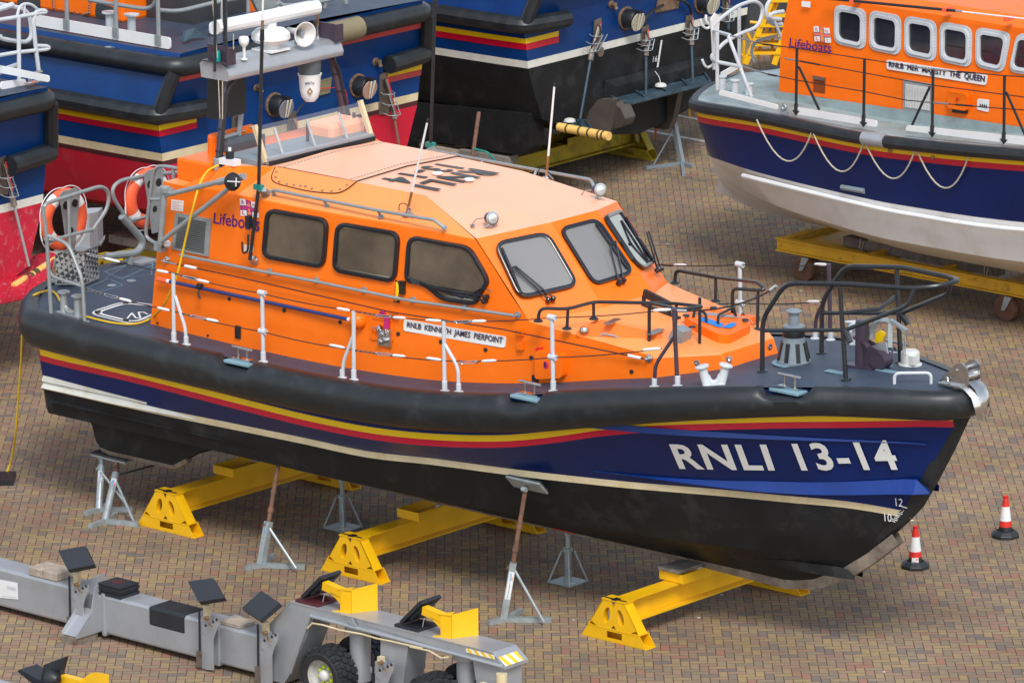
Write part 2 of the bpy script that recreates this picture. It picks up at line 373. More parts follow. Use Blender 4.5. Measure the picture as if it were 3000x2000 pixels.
# ================================================================== MAIN LIFEBOAT
F1 = Fr((-5.14, 71.85, 0), -41.4)
boat = F1.empty('lifeboat'); tag(boat, 'blue hulled orange lifeboat numbered 13-14, propped on yellow trestles in the foreground', 'lifeboat', 'lifeboats laid up ashore')
YD = [(.9, 1.80), (1.5, 1.87), (3, 1.92), (5, 1.93), (6.5, 1.91), (7.5, 1.86), (8.5, 1.77), (9.5, 1.62), (10.5, 1.41), (11.5, 1.06), (12.3, .70), (12.9, .38), (13.25, .14), (13.38, .02)]
ZD = [(0, 2.48), (5, 2.47), (6.2, 2.49), (7, 2.53), (7.8, 2.61), (8.5, 2.71), (9.2, 2.84), (10.5, 3.05), (11.5, 3.16), (12.3, 3.21), (13.4, 3.24)]
YR = [(.9, 1.77), (1.5, 1.83), (3, 1.88), (5, 1.89), (6.5, 1.86), (7.5, 1.80), (8.5, 1.70), (9.5, 1.53), (10.5, 1.30), (11.5, .93), (12.3, .55), (12.9, .24), (13.3, .02)]
YB = [(1, 1.72), (4, 1.75), (6, 1.70), (8, 1.49), (9.5, 1.15), (10.5, .84), (11.5, .45), (12.2, .17), (12.62, .02)]
YC = [(1, 1.66), (4, 1.62), (6, 1.5), (8, 1.2), (9.5, .85), (10.5, .58), (11.5, .28), (12.2, .06), (12.42, .02)]
ZC = [(1, 1.2), (4, 1.2), (8, 1.12), (10.5, 1.08), (11.5, 1.15), (12.2, 1.38), (12.42, 1.5)]
ZK = [(0, .98), (2.6, .88), (3.5, .66), (10.9, .66), (11.3, .74), (11.7, .93), (12.05, 1.17), (12.36, 1.46)]
def ztab(px, Y):
    out = []
    for a, b in px:
        x = 5
        for _ in range(8): p = F1.at(a, b, 1, -interp(Y, x)); x = p.x
        out.append((p.x, p.z))
    return out
ZR = ztab([(138, 1028), (383, 1084), (765, 1181), (900, 1214), (1083, 1250), (1274, 1270), (1465, 1274), (1600, 1263), (1783, 1238), (1974, 1225), (2280, 1217), (2483, 1215), (2700, 1212)], YR)+[(13.3, 2.95)]
ZB = ztab([(131, 1122), (400, 1182), (700, 1243), (891, 1282), (1083, 1322), (1274, 1343), (1600, 1385), (1806, 1407), (2100, 1432), (2300, 1451), (2483, 1468)], YB)+[(12.62, 1.74)]
def side_y(x, z):                          # half breadth of the topsides between red stripe and boot stripe
    z1 = interp(ZR, x)-.15; z0 = interp(ZB, x); y1 = interp(YR, x); y0 = interp(YB, min(x, 12.6))
    t = (z-z0)/(z1-z0) if z1 > z0 else 1
    return y0+(y1-y0)*t
NS = 56
def row(Y, Z, xe, dz=0, dy=0, zf=None):
    pts = []; y0 = interp(Y, .95)+dy; z0 = interp(Z, .95)
    for f in (0, .3, .55, .72, .86, .95): pts.append((-.02+.97*f**2.3, -y0*f, (zf(0) if zf else interp(Z, 0 if Z[0][0] < .5 else .95))+dz))
    for k in range(NS+1):
        t = k/NS; x = .95+(xe-.95)*(1-(1-t)**1.25)
        pts.append((x, -max(.012, interp(Y, x)+dy*(1-t)), interp(Z, x)+dz))
    return pts
wy = .072
rows = [row(YD, ZD, 13.36, -.02), row(YR, ZR, 13.29, .03), row(YR, ZR, 13.29), row(YR, ZR, 13.27, -wy), row(YR, ZR, 13.25, -2*wy), row(YB, ZB, 12.66), row(YB, ZB, 12.62, -.075), row(YC, ZC, 12.45), row([(0, .06), (12.4, .05)], ZK, 12.36)]
h = MB(); h.grid(rows, [0, 0, 1, 2, 0, 3, 4, 4], True); h.mirror()
hull = h.build('hull', M('navy', 'yellow_stripe', 'red_stripe', 'cream', 'antifoul'), boat, sharp=25)
# keel band, forefoot, stem guard
kb = MB(); prof = [(3.45, .66), (6, .66), (8.5, .66), (10.9, .66), (11.3, .74), (11.7, .93), (12.05, 1.17), (12.4, 1.46)]
pl = [(x, 0, z) for x, z in prof]; lo = []
for i, (x, z) in enumerate(prof):
    w_ = .06+.07*max(0, min(1, (x-9.5)/2)); a = prof[max(0, i-1)]; b_ = prof[min(len(prof)-1, i+1)]
    d = V((b_[0]-a[0], 0, b_[1]-a[1])).normalized(); lo.append((x+d.z*w_, z-d.x*w_))
kb.grid([[(x, -.055, z) for x, z in prof], [(x, -.045, z) for x, z in lo], [(x, .045, z) for x, z in lo], [(x, .055, z) for x, z in prof]], 0, True)
kb.build('keel_band', 'keel_wood', boat)
kl = MB(); kl.grid([[(x, -.13, z+.1) for x, z in prof[:6]], [(x, -.05, z-.01) for x, z in prof[:6]]], 0); kl.mirror(); kl.build('keel', 'antifoul', boat)
sg = MB(); st = [(12.3, 1.38), (12.56, 1.62), (12.76, 1.83), (12.95, 2.14), (13.18, 2.55), (13.38, 2.95), (13.44, 3.1)]
sg.grid([[(x-.16, -.07, z) for x, z in st], [(x-.02, -.05, z) for x, z in st], [(x+.03, 0, z) for x, z in st], [(x-.02, .05, z) for x, z in st], [(x-.16, .07, z) for x, z in st]], 0, True)
sg.build('stem_guard', 'rubber', boat)
pt = F1.at(2342, 1682, 1, -.06); q = MB(); q.lathe(pt+V((0, .02, 0)), (0, -1, 0), [(.035, 0), (.035, .03), (.02, .03), (.015, .01)], 14); q.build('keel_fitting', 'steel_worn', boat)
# spray rails
def rail(name, ztop, zbot, out, x0, x1, mat_, Y=None, n=26, fade0=.3, fade1=.2, flat=False):
    r1, r2, r3 = [], [], []
    for k in range(n+1):
        t = k/n; x = x0+(x1-x0)*t; e = min(1, t/fade0 if fade0 else 1, (1-t)/fade1 if fade1 else 1)
        zt, zb = ztop(x), zbot(x); zt = zb+(zt-zb)*(.25+.75*e); f = Y or side_y
        y1 = max(.02, f(x, zt)); y0 = max(.02, f(x, zb))
        r1.append((x, -y1, zt)); r2.append((x, -y0-out*e, zb)); r3.append((x, -y0, zb-.012))
    for s in (1, -1): b = MB(); b.grid([[(x_, y_*s, z_) for x_, y_, z_ in r] for r in (r1, r2, r3)], 0, False); b.build(name, mat_, boat)
rail('spray_rail', lambda x: interp([(10, 2.55), (12.8, 2.62)], x), lambda x: interp([(10, 2.48), (12.8, 2.59)], x), .05, 9.35, 12.95, 'navy_bright', fade0=0, fade1=.55)
rail('spray_rail', lambda x: interp([(9.5, 1.88), (11.6, 2.0), (12.95, 2.19)], x), lambda x: interp([(9.5, 1.87), (11.5, 1.86), (12.95, 2.02)], x), .1, 9.2, 12.93, 'navy_bright', fade0=.5, fade1=.04)
bot = lambda x, z: interp(YC, x)*max(0, min(1, (z-.66)/max(.05, interp(ZC, x)-.66)))+.02
rail('bottom_rail', lambda x: .98, lambda x: .86, .06, 10.3, 11.9, 'antifoul', bot, fade0=.5, fade1=.05)
rail('spray_rail', lambda x: interp(ZB, x)+.02, lambda x: interp(ZB, x)-.045, .07, .95, 4.2, 'white_stripe', fade0=0, fade1=.6)
rail('chine_rail', lambda x: interp(ZC, x)+.2, lambda x: interp(ZC, x)+.17, .05, 1.05, 6.5, 'antifoul', lambda x, z: interp(YC, x)+.03, fade0=0, fade1=.5)
rail('spray_rail', lambda x: interp(ZB, x)+.10, lambda x: interp(ZB, x)+.035, .035, .95, 2.7, 'white_stripe', fade0=0, fade1=.9)
for s in (-1, 1):
    b = MB(); pts = [F1.at(a, c, 1, -1.1) for a, c in ((262, 1215), (278, 1243), (290, 1290), (305, 1311), (330, 1322), (515, 1363), (553, 1343), (600, 1318), (700, 1275), (700, 1240))]
    pts = [V((p.x, -s*p.y, p.z)) for p in pts]; b.prism([p+V((0, -.05, 0)) for p in pts], (0, .1, 0)); k = b.build('bilge_keel', 'antifoul', boat)
    c = MB(); c.tube(pts[3:7], .055, 8); c.build('keel_shoe', 'keel_wood', k)
# rubber fender round the gunwale
sec = [(-.03, .025), (.07, .03), (.15, .0), (.20, -.07), (.215, -.16), (.20, -.26), (.16, -.35), (.09, -.41), (0, -.425), (-.06, -.42)]
cleats_px = [(708, 1051), (1550, 1142), (2311, 1103)]
cleats = []
for a, b_ in cleats_px:
    x = 5
    for _ in range(6): p = F1.at(a, b_, 1, -interp(YD, x)+.02); x = p.x
    cleats.append(p)
base = row(YD, ZD, 13.3); YF = YD[:-3]+[(12.9, .44), (13.15, .31), (13.30, .18), (13.36, .03)]; base = row(YF, ZD, 13.34)
full = base+[(x, -y, z) for x, y, z in reversed(base)]
fine = []                                   # denser near the cleat notches
for i in range(len(full)-1):
    a, b_ = V(full[i]), V(full[i+1]); k = 3 if (a-b_).length > .12 else 1
    fine += [a.lerp(b_, t/k) for t in range(k)]
fine.append(V(full[-1])); frs = [[] for _ in sec]
for i, p in enumerate(fine):
    a = fine[max(0, i-1)]; b_ = fine[min(len(fine)-1, i+1)]; t = V((b_.x-a.x, b_.y-a.y, 0)).normalized(); nrm = V((t.y, -t.x, 0))
    bow = max(0, min(1, (p.x-9)/3)); hs_ = 1-.27*bow; ws = 1-.22*bow
    notch = 0
    for c in cleats:
        d = abs(p.x-c.x); notch = max(notch, max(0, min(1, (.27-d)/.07)))
    seam = 1-.02*sum(1 for sx in (1.9, 3.75, 5.2, 7.2, 9.1, 10.8) if abs(p.x-sx) < .03)
    for j, (o_, z_) in enumerate(sec):
        zz = z_*hs_; oo = o_*ws*seam
        if j < 4: zz -= notch*.10*(1, 1, .8, .4)[j]; oo -= notch*.05*(0, .5, .8, .5)[j]
        frs[j].append(p+nrm*oo+V((0, 0, zz)))
f = MB(); f.grid(frs, 0, True); f.build('gunwale_fender', 'rubber', boat, sharp=60)
# deck
d = MB(); dr = []
base = row(YF, ZD, 13.34)
for fr in (-1, -.8, -.5, 0, .5, .8, 1):
    dr.append([(x, -y*fr if fr > 0 else y*(-fr), z+.035*(1-fr*fr)) for x, y, z in [(a, b_, c) for a, b_, c in base]])
dr = [[(x, yy, z) for (x, yy, z) in r] for r in dr]
d.grid(dr, 0, True); d.build('deck', 'deck_grey', boat)
zdk = lambda x, y=0: interp(ZD, x)+.035*(1-min(1, (y/max(.05, interp(YD, x)))**2))
def dk(px, py, up=0.0):                     # point on the deck
    z = 2.6
    for _ in range(8): p = F1.at(px, py, 2, z+up); z = zdk(p.x, p.y)
    return p
# ------------------------------------------------------------------ wheelhouse
WB = [(2.45, 1.42), (3.4, 1.47), (4.4, 1.50), (5.6, 1.475), (6.9, 1.385), (7.5, 1.31), (8.4, 1.16), (9.77, .96)]   # half breadth at the deck
def wall_y(x, z):
    b0 = interp(WB, x); return b0-max(0, z-2.5)*interp([(2.4, .035), (7.4, .055), (8.2, .0), (9.8, 0)], x)
def wl(px, py, off=0.0):                    # point on the starboard wheelhouse wall
    x, z = 5, 3.3
    for _ in range(10): p = F1.at(px, py, 1, -wall_y(x, z)-off); x, z = p.x, p.z
    return p
S = lambda x, z: V((x, -wall_y(x, z), z))
c = MB()
top = [(2.66, 4.22), (3.0, 4.22), (3.5, 4.25), (3.9, 4.25), (4.8, 4.25), (5.5, 4.25), (6.2, 4.25), (6.9, 4.24), (7.40, 4.22), (7.66, 3.94), (7.92, 3.65), (8.17, 3.38), (8.7, 3.32), (9.2, 3.26), (9.77, 3.20)]
bx = [2.45, 2.95, 3.45, 3.9, 4.8, 5.5, 6.2, 6.9, 7.40, 7.66, 7.92, 8.17, 8.7, 9.2, 9.77]
A_ = [[], [], [], []]
for (xt, zt), xb in zip(top, bx):
    zb = zdk(xb, 1.4)-.02
    for k in range(4):
        t = k/3; x = xb+(xt-xb)*t; z = zb+(zt-zb)*t; A_[k].append(S(x, z))
c.grid(A_, 0, True)
Tp = A_[3]
RE = [V((3.99, -.87, 4.5)), V((5.26, -.86, 4.5)), V((6.3, -.83, 4.485))]    # roof edge
rt = V((3.50, -1.19, 4.5))
c.poly([Tp[1], Tp[2], rt]); c.poly([Tp[2], Tp[3], rt]); c.poly([Tp[3], RE[0], rt])
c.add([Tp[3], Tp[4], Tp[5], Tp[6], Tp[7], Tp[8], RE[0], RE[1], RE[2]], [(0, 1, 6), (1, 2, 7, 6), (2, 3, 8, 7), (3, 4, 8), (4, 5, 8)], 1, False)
BR = [V((7.40, -1.215, 4.22)), V((7.80, -.40, 4.32))]; BA = [V((8.17, -wall_y(8.17, 3.38), 3.38)), V((8.60, -.44, 3.47))]
FT = [V((9.77, -wall_y(9.77, 3.2), 3.20)), V((10.33, -.45, 3.23))]
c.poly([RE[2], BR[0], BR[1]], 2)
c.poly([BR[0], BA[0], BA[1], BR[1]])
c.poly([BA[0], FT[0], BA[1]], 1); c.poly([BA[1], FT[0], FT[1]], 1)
c.poly([FT[0], (9.79, -.965, 2.8), (10.42, -.45, 3.0), FT[1]])
c.poly([(2.66, -1.36, 4.22), (2.45, -1.42, 2.48), (2.45, 0, 2.5), (2.66, 0, 4.22)])
c.mirror()
mr = lambda p: V((p[0], -p[1], p[2]))
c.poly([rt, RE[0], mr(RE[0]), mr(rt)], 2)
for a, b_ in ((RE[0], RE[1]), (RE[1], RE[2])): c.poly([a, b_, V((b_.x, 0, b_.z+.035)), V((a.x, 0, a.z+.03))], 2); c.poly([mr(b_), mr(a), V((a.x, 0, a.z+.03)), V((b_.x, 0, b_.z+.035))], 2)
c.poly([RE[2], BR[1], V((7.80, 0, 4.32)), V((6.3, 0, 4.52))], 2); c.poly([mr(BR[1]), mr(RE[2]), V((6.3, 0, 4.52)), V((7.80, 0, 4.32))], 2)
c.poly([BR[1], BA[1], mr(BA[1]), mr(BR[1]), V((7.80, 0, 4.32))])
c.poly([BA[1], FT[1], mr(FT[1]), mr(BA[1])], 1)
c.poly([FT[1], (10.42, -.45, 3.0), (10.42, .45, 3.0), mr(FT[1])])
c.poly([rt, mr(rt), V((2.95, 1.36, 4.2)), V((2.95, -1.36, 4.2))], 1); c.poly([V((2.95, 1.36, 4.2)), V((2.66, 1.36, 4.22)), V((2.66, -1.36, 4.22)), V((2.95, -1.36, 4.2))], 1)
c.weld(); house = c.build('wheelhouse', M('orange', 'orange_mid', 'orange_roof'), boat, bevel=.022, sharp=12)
zr = 4.535
# roof escape panel (riveted) with rounded sides down the bevel
def bev(px, py, off=.012):                  # point on the starboard roof bevel
    return F1.hit(px, py, V((5.26, -.86, 4.5))+V((0, -off*.7, off)), (V((5.26, -.86, 4.5))-Tp[5]).cross(V((1, 0, 0))).normalized())
zroof = lambda y: 4.5+.032*max(0, (1-abs(y)/.87))
pp = [bev(807, 489), bev(794, 515), bev(799, 535), bev(900, 560), bev(985, 568), bev(1015, 556), bev(1044, 532)]
pn = fillet(pp, .16, 4)
b = MB(); b.poly(pn); rv = V((0, 0, .012))
b.mi[0] = 1; b.add([V((pn[0].x, -.87, zroof(.87)))+rv, V((5.26, -.87, zroof(.87)))+rv, V((5.26, 0, zroof(0)))+rv, V((pn[0].x, 0, zroof(0)))+rv, V((5.26, .87, zroof(.87)))+rv, V((pn[0].x, .87, zroof(.87)))+rv, ], [(0, 1, 2, 3), (3, 2, 4, 5)])
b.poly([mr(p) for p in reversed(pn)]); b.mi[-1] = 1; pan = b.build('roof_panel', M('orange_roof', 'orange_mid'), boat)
b = MB(); b.tube(pn, .006, 5); b.tube([V((5.262, -.87, zroof(.87)+.008)), V((5.262, 0, zroof(0)+.008)), V((5.262, .87, zroof(.87)+.008))], .007, 5); b.tube([mr(p) for p in pn], .006, 5); b.build('panel_seam', 'black', pan)
b = MB(); k = 30
for xx in (4.12, 5.17):
    for i in range(k+1):
        y = -.84+1.68*i/k; b.lathe((xx, y, zroof(y)+.012), (0, 0, 1), [(.016, 0), (.012, .009), (0, .012)], 6)
inn = []
cc = sum(pp, V())/len(pp)
for i in range(1, len(pn)):
    for t in ((0,) if (pn[i]-pn[i-1]).length < .1 else [j/9 for j in range(9)]): inn.append(pn[i-1].lerp(pn[i], t))
acc = 0; last = inn[0]
for p in inn[1:]:
    if (p-last).length > .085:
        q = p+(cc-p).normalized()*.06; last = p
        for z in (q, mr(q)): b.lathe(z+V((0, 0, .008)), (0, 0, 1), [(.016, -.004), (.012, .009), (0, .012)], 6)
b.build('rivets', 'steel_worn', pan)
# roof lettering (reads from the port side looking aft)
def rf(px, py): p = F1.at(px, py, 2, zr); return V((p.x, p.y, zroof(p.y)+.006+.02*max(0, min(1, (p.x-5.26)/1))*0))
def roofz(p):
    if p.x <= 6.3: return zroof(p.y)+.004
    t = (p.x-6.3)/1.5; return zroof(p.y)*(1-t)+4.33*t+.006
def rq(*px):
    P = [F1.at(a, b_, 2, 4.53) for a, b_ in px]; f = quad(*P)
    def g(u, v): p = f(u, v); return V((p.x, p.y, roofz(p)+.002))
    return g
z27 = lambda X, Y: (700+X/2.613, Y/2.613)
b = MB()
_sp = 1.25
lettering(b, 'RNLI', rq(z27(1775, 1281), z27(1318, 1408), z27(1520, 1447), z27(2002, 1318)), 0, .03, 1.2)
lettering(b, '13-14', rq(z27(1515, 1247), z27(1070, 1362), z27(1290, 1397), z27(1740, 1281)), 0, .03, 1.15)
b.build('roof_lettering', 'black', boat)
for px, py in ((1282, 511), (1375, 529)):
    p = F1.at(px, py, 2, 4.53); q = MB(); q.lathe(V((p.x, p.y, roofz(p)+.004)), (0, 0, 1), [(.062, 0), (.062, .012), (.05, .02), (0, .024)], 20); q.build('gps_disc', 'white', boat)
# windows
z5 = lambda X, Y: (700+X/2.613, 450+Y/2.613)
out = V((0, -.035, 0))
for corners in (((213, 412), (692, 498), (660, 884), (178, 796)), ((748, 517), (1238, 600), (1206, 994), (718, 902)), ((1298, 618), (1772, 704), (1932, 978), (1870, 1062), (1822, 1162), (1560, 1130), (1425, 1008), (1270, 985))):
    P = [wl(*z5(*q), .008) for q in corners]
    w_ = ring('window', P, out, .052, None, boat, r=[.14]*4 if len(P) == 4 else [.14, .12, .14, .04, .08, .12, .12, .12])
# shore power cables of the side windows: handles
z3 = lambda X, Y: (1350+X/3.336, 500+Y/3.336)
def pane_pt(q, side):
    if side == 1: P0, N_ = BR[0], (BA[0]-BR[0]).cross(BR[1]-BR[0])
    elif side == 0: P0, N_ = BR[1], (BA[1]-BR[1]).cross(V((0, 1, 0)))
    else: P0, N_ = mr(BR[0]), (mr(BR[1])-mr(BR[0])).cross(mr(BA[0])-mr(BR[0]))
    N_ = N_.normalized()
    if N_.x < 0: N_ = -N_
    off = max(0, (BA[1]-P0).dot(N_) if side == 1 else (mr(BA[1])-P0).dot(N_) if side == 2 else 0)+.01
    return F1.hit(q[0], q[1], P0+N_*off, N_), N_
for side, corners in ((1, ((310, 702), (850, 592), (1165, 1130), (570, 1262))), (0, ((945, 562), (1335, 462), (1700, 1005), (1300, 1135))), (2, ((1402, 440), (1548, 378), (1892, 905), (1792, 972), (1700, 900)))):
    PN = [pane_pt(z3(*q), side) for q in corners]; N_ = PN[0][1]
    ring('window', [p for p, _ in PN], N_*.03, .045, None, boat, r=.15 if side != 2 else .09, glass='glass_front' if side != 2 else 'glass_dark', frame='black_gloss')
def wiper(side, pts_arm, pts_arm2, blade, foot):
    b = MB(); P = lambda q, o: (lambda r: r[0]+r[1]*o)(pane_pt(z3(*q), side))
    b.tube([P(pts_arm[0], .03), P(pts_arm[1], .07)], .011, 6); b.tube([P(pts_arm2[0], .03), P(pts_arm2[1], .07)], .011, 6)
    b.tube([P(blade[0], .045), P(blade[1], .055), P(blade[2], .045)], [.009, .018, .009], 6)
    b.bar(P(blade[0], .035), P(blade[2], .035), .02, .03)
    for q in foot: b.lathe(P(q, 0), pane_pt(z3(*q), side)[1], [(.03, 0), (.03, .05), (.018, .07), (0, .075)], 10)
    n = P(blade[1], .06); b.lathe(n, pane_pt(z3(*blade[1]), side)[1], [(.02, -.02), (.02, .02)], 8)
    b.build('wiper', 'black_gloss', boat)
wiper(1, ((850, 1270), (495, 960)), ((900, 1255), (515, 955)), ((393, 770), (480, 985), (585, 1220)), ((850, 1275), (898, 1262)))
wiper(0, ((1530, 1105), (1425, 770)), ((1575, 1090), (1480, 720)), ((1305, 535), (1450, 750), (1612, 975)), ((1535, 1108), (1575, 1092)))
wiper(2, ((1900, 975), (1770, 640)), ((1930, 965), (1790, 630)), ((1585, 475), (1690, 690), (1850, 890)), ((1905, 985), (1932, 975)))
b = MB(); P = lambda X, Y, o: wl(*z5(X, Y), o)
b.tube([P(1905, 1095, .05), P(1650, 1060, .07), P(1440, 1015, .05)], .012, 6); b.tube([P(1895, 1125, .05), P(1640, 1085, .07)], .012, 6)
b.bar(P(1440, 1012, .05), P(1720, 1100, .05), .03, .03)
for q in ((1905, 1095), (1895, 1125)): b.lathe(P(*q, 0), (0, -1, 0), [(.03, 0), (.03, .06), (.0, .07)], 10)
b.tube([P(1930, 1052, .02), P(1880, 1030, .05), P(1820, 1045, .05), P(1800, 1070, .03)], .007, 6, bend=.04)
b.build('wiper', 'black_gloss', boat)
# grab rails
def handrail(pts, r, feet, m, name='handrail', bend=.05, foot_dir=None, fl=.035):
    b = MB(); b.tube(pts, r, 10, 0, bend)
    for a, c_ in feet:
        b.tube([a, c_], r*.85, 8); d_ = (V(c_)-V(a)).normalized(); b.lathe(V(c_)-d_*.012, d_, [(fl, 0), (fl, .012)], 12)
    return b.build(name, m, boat)
P = [z5(*q) for q in ((265, 292), (685, 382), (1100, 450), (1540, 525))]
up = V((0, -.03, .10)); nb = V((0, -.35, .6)).normalized()
for s in (-1, 1):
    K = [bev(258+700-258+0 if 0 else 700+X/2.613, 450+Y/2.613, 0) for X, Y in ((270, 325), (675, 405), (1088, 485), (1575, 570))]
    if s == 1: K = [mr(p) for p in K]
    u2 = V((0, .05*s, .085)); T = [p+u2 for p in K]; T[-1] = T[-1]+V((-.1, 0, 0)); T[0] = T[0]+V((.02, 0, 0))
    handrail([K[0]]+T+[K[-1]], .02, [(T[1], K[1]), (T[2], K[2]), (K[0]+u2*.3, K[0]), (K[-1]+u2*.2, K[-1])], 'tube_grey')
K = [wl(*z5(X, Y), .06) for X, Y in ((-170, 830+0), (210, 908), (570, 975), (935, 1050), (1308, 1125), (1703, 1180), (2110, 1240))]
K[0] = wl(527, 747, .06)
handrail(K, .019, [(p, V((p.x, -wall_y(p.x, p.z), p.z))) for p in K], 'tube_grey', bend=0, fl=.04)
# name board
fw_ = lambda q, off: wl(*z5(*q), off)
N4 = [fw_(q, .012) for q in ((1258, 1355), (2035, 1488), (2045, 1402), (1262, 1266))]
b = MB(); po = fillet(N4, .035, 4, True); b.prism(po, (0, .01, 0)); nb_ = b.build('name_board', 'white', boat)
fq = quad(*[fw_(q, .0145) for q in ((1282, 1338), (2010, 1465), (2020, 1405), (1288, 1285))]); fq2 = quad(*[fw_(q, .0132) for q in ((1288, 1345), (2016, 1472), (2026, 1412), (1294, 1292))])
b = MB(); lettering(b, 'RNLB  KENNETH  JAMES  PIERPOINT', fq2, 1, .01); lettering(b, 'RNLB  KENNETH  JAMES  PIERPOINT', fq, 0, .008); b.build('lettering', M('navy_ink', 'brown_metal'), nb_)
# Lifeboats wordmark + flag
b = MB(); z4 = lambda X, Y: (X/2.613, 450+Y/2.613)
lettering(b, 'Lifeboats', quad(*[wl(*z4(*q), .006) for q in ((1632, 535), (1985, 597), (1990, 480), (1640, 452))]), 0, .012)
b.build('wordmark', 'purple_ink', boat)
def flag(fn, parent, name='flag_emblem', red='magenta'):
    b = MB(); wv = lambda u: .035*math.sin(u*6.28)
    def sheet(u0, u1, v0, v1, m, lift):
        n = 4
        for k in range(n):
            a, c_ = u0+(u1-u0)*k/n, u0+(u1-u0)*(k+1)/n
            b.poly([fn(a, v0+wv(a), lift), fn(c_, v0+wv(c_), lift), fn(c_, v1+wv(c_), lift), fn(a, v1+wv(a), lift)], m)
    sheet(0, 1, 0, 1, 0, 0)
    sheet(0, 1, .345, .62, 3, .0012); sheet(.345, .635, 0, 1, 3, .0014)
    sheet(0, 1, .39, .575, 1, .0024); sheet(.375, .605, 0, 1, 1, .0028)
    for t, u, v in (('R', .1, .68), ('N', .7, .68), ('L', .1, .08), ('I', .76, .08)):
        ww = .17 if t != 'I' else .05
        lettering(b, t, lambda a, c_, u=u, v=v, ww=ww: fn(u+a*ww, v+c_*.22+wv(u), .0024), 2, .02)
    # crown over anchor, simplified
    def ln(pts, w_=.022):
        for (a0, a1), (c0, c1) in zip(pts[:-1], pts[1:]):
            d_ = V((c0-a0, c1-a1)).normalized(); n_ = (-d_.y*w_, d_.x*w_)
            b.poly([fn(a0-n_[0], a1-n_[1], .004), fn(c0-n_[0], c1-n_[1], .004), fn(c0+n_[0], c1+n_[1], .004), fn(a0+n_[0], a1+n_[1], .004)], 4)
    ln([(.42, .66), (.57, .66)]); ln([(.42, .66), (.42, .76), (.46, .72), (.495, .84), (.53, .72), (.575, .76), (.57, .66)], .014)
    ln([(.495, .5), (.495, .16)]); ln([(.44, .44), (.55, .44)], .016); ln([(.41, .27), (.44, .19), (.495, .14), (.55, .19), (.58, .27)], .018)
    return b.build(name, M('white', red, 'magenta' if red == 'magenta' else 'pink_red', 'navy_ink', 'gold_ink'), parent)
fl4 = quad(*[wl(*z4(*q), .006) for q in ((1843, 478), (1985, 490), (1972, 372), (1833, 345))])
flag(lambda u, v, l: fl4(u, v)+V((0, -l, 0)), boat)
# hull number
def hx(px, py, off):
    x, z = 11, 2.3
    for _ in range(12): p = F1.at(px, py, 1, -side_y(x, z)-off); x, z = p.x, p.z
    return p
def hullq(pxs):
    P = [hx(*q, 0) for q in pxs]; f = quad(*[(p.x, 0, p.z) for p in P])
    def g(u, v): p = f(u, v); return V((p.x, -side_y(p.x, p.z)-.008, p.z))
    return g
b = MB()
lettering(b, 'RNLI', hullq(((1992, 1372), (2272, 1377), (2246, 1301), (1961, 1300))), 0, .025, 1.12)
lettering(b, '13-14', hullq(((2350, 1378), (2640, 1376), (2606, 1288), (2319, 1298))), 0, .025, 1.1)
b.build('hull_number', 'white', boat)
def lowq(px, py, Y=YB):
    x = 12
    for _ in range(10): p = F1.at(px, py, 1, -(max(.02, side_y(x, 1.9) if py < 1487 else interp(YB, x)))-.012); x = p.x
    return p
b = MB()
for t, q in (('12', ((2625, 1481), (2643, 1483), (2646, 1461), (2622, 1458))), ('10', ((2592, 1526), (2612, 1528), (2612, 1505), (2590, 1502)))):
    lettering(b, t, quad(*[lowq(*k) for k in q]), 0, 0)
for k in range(10):
    a = lowq(2650-k*3.6, 1485+k*4.6); b.obox(a, (.028 if k % 4 else .04, -.005, 0), (0, .002, 0), (0, 0, .005), 0)
b.build('draught_marks', 'white', boat)
# ------------------------------------------------------------------ deck gear of the main lifeboat
z3b = lambda X, Y: (1400+X/2.613, 600+Y/2.613)
z4b = lambda X, Y: (2100+X/2.613, 600+Y/2.613)
def post(base, top, rings, m='tube_pale', name='stanchion', brace=None, x=None):
    y = -(interp(YD, base.x)-.09)
    for s in (1, -1):
        b = MB(); B_ = V((base.x, s*y, zdk(base.x, y))); T = V((top.x, s*(top.y if abs(top.y) > .3 else y), top.z))
        b.tube([B_, T], .024, 10)
        b.lathe(B_, (0, 0, 1), [(.055, 0), (.055, .012), (.032, .02), (.032, .12), (.026, .125)], 12, 0 if m != 'tube_purple' else 1)
        for rz in rings:
            p = B_.lerp(T, (rz-B_.z)/(T.z-B_.z)); b.lathe(p+V((-.05, 0, 0)), (1, 0, 0), [(.024, 0), (.034, 0), (.034, .1), (.024, .1)], 12)
        if brace:
            q = [V((a.x, a.y*s, a.z)) for a in brace]; b.tube(q, .021, 8, 0, .08); b.lathe(q[0], (0, 0, 1), [(.055, 0), (.055, .012), (.03, .02), (.03, .1), (.022, .105)], 12, 0 if m != 'tube_purple' else 1)
        b.build(name, M(m, 'tube_pale'), boat)
def sd_(px, py, inset=.09, x=5):              # point on the vertical surface of the guard rail line
    for _ in range(8): p = F1.at(px, py, 1, -(interp(YD, x)-inset)); x = min(13, p.x)
    return p
def mkpost(bp, tp, rings=(), m='tube_pale', br=None):
    b_, t = sd_(*bp), sd_(*tp); b_.z = zdk(b_.x, b_.y)
    bb = [sd_(*q) for q in br] if br else None
    if bb: bb[0].z = zdk(bb[0].x, bb[0].y)
    post(b_, t, [sd_(*q).z for q in rings], m, brace=bb)
mkpost((510, 1015), (508, 800), br=((546, 1027), (543, 960), (513, 866)))
mkpost((772, 1078), (768, 860), ((768, 858), (769, 970)))
mkpost((1037, 1128), (1036, 910), br=((1003, 1122), (1006, 1060), (1036, 980)))
mkpost((1303, 1160), (1300, 940), br=((1344, 1160), (1342, 1075), (1303, 1008)))
mkpost((1621, 1152), (1617, 928), ((1617, 930), (1620, 1046)))
mkpost((1985, 1130), (1974, 903), m='tube_purple', br=((1917, 1130), (1920, 1068), (1973, 988)))
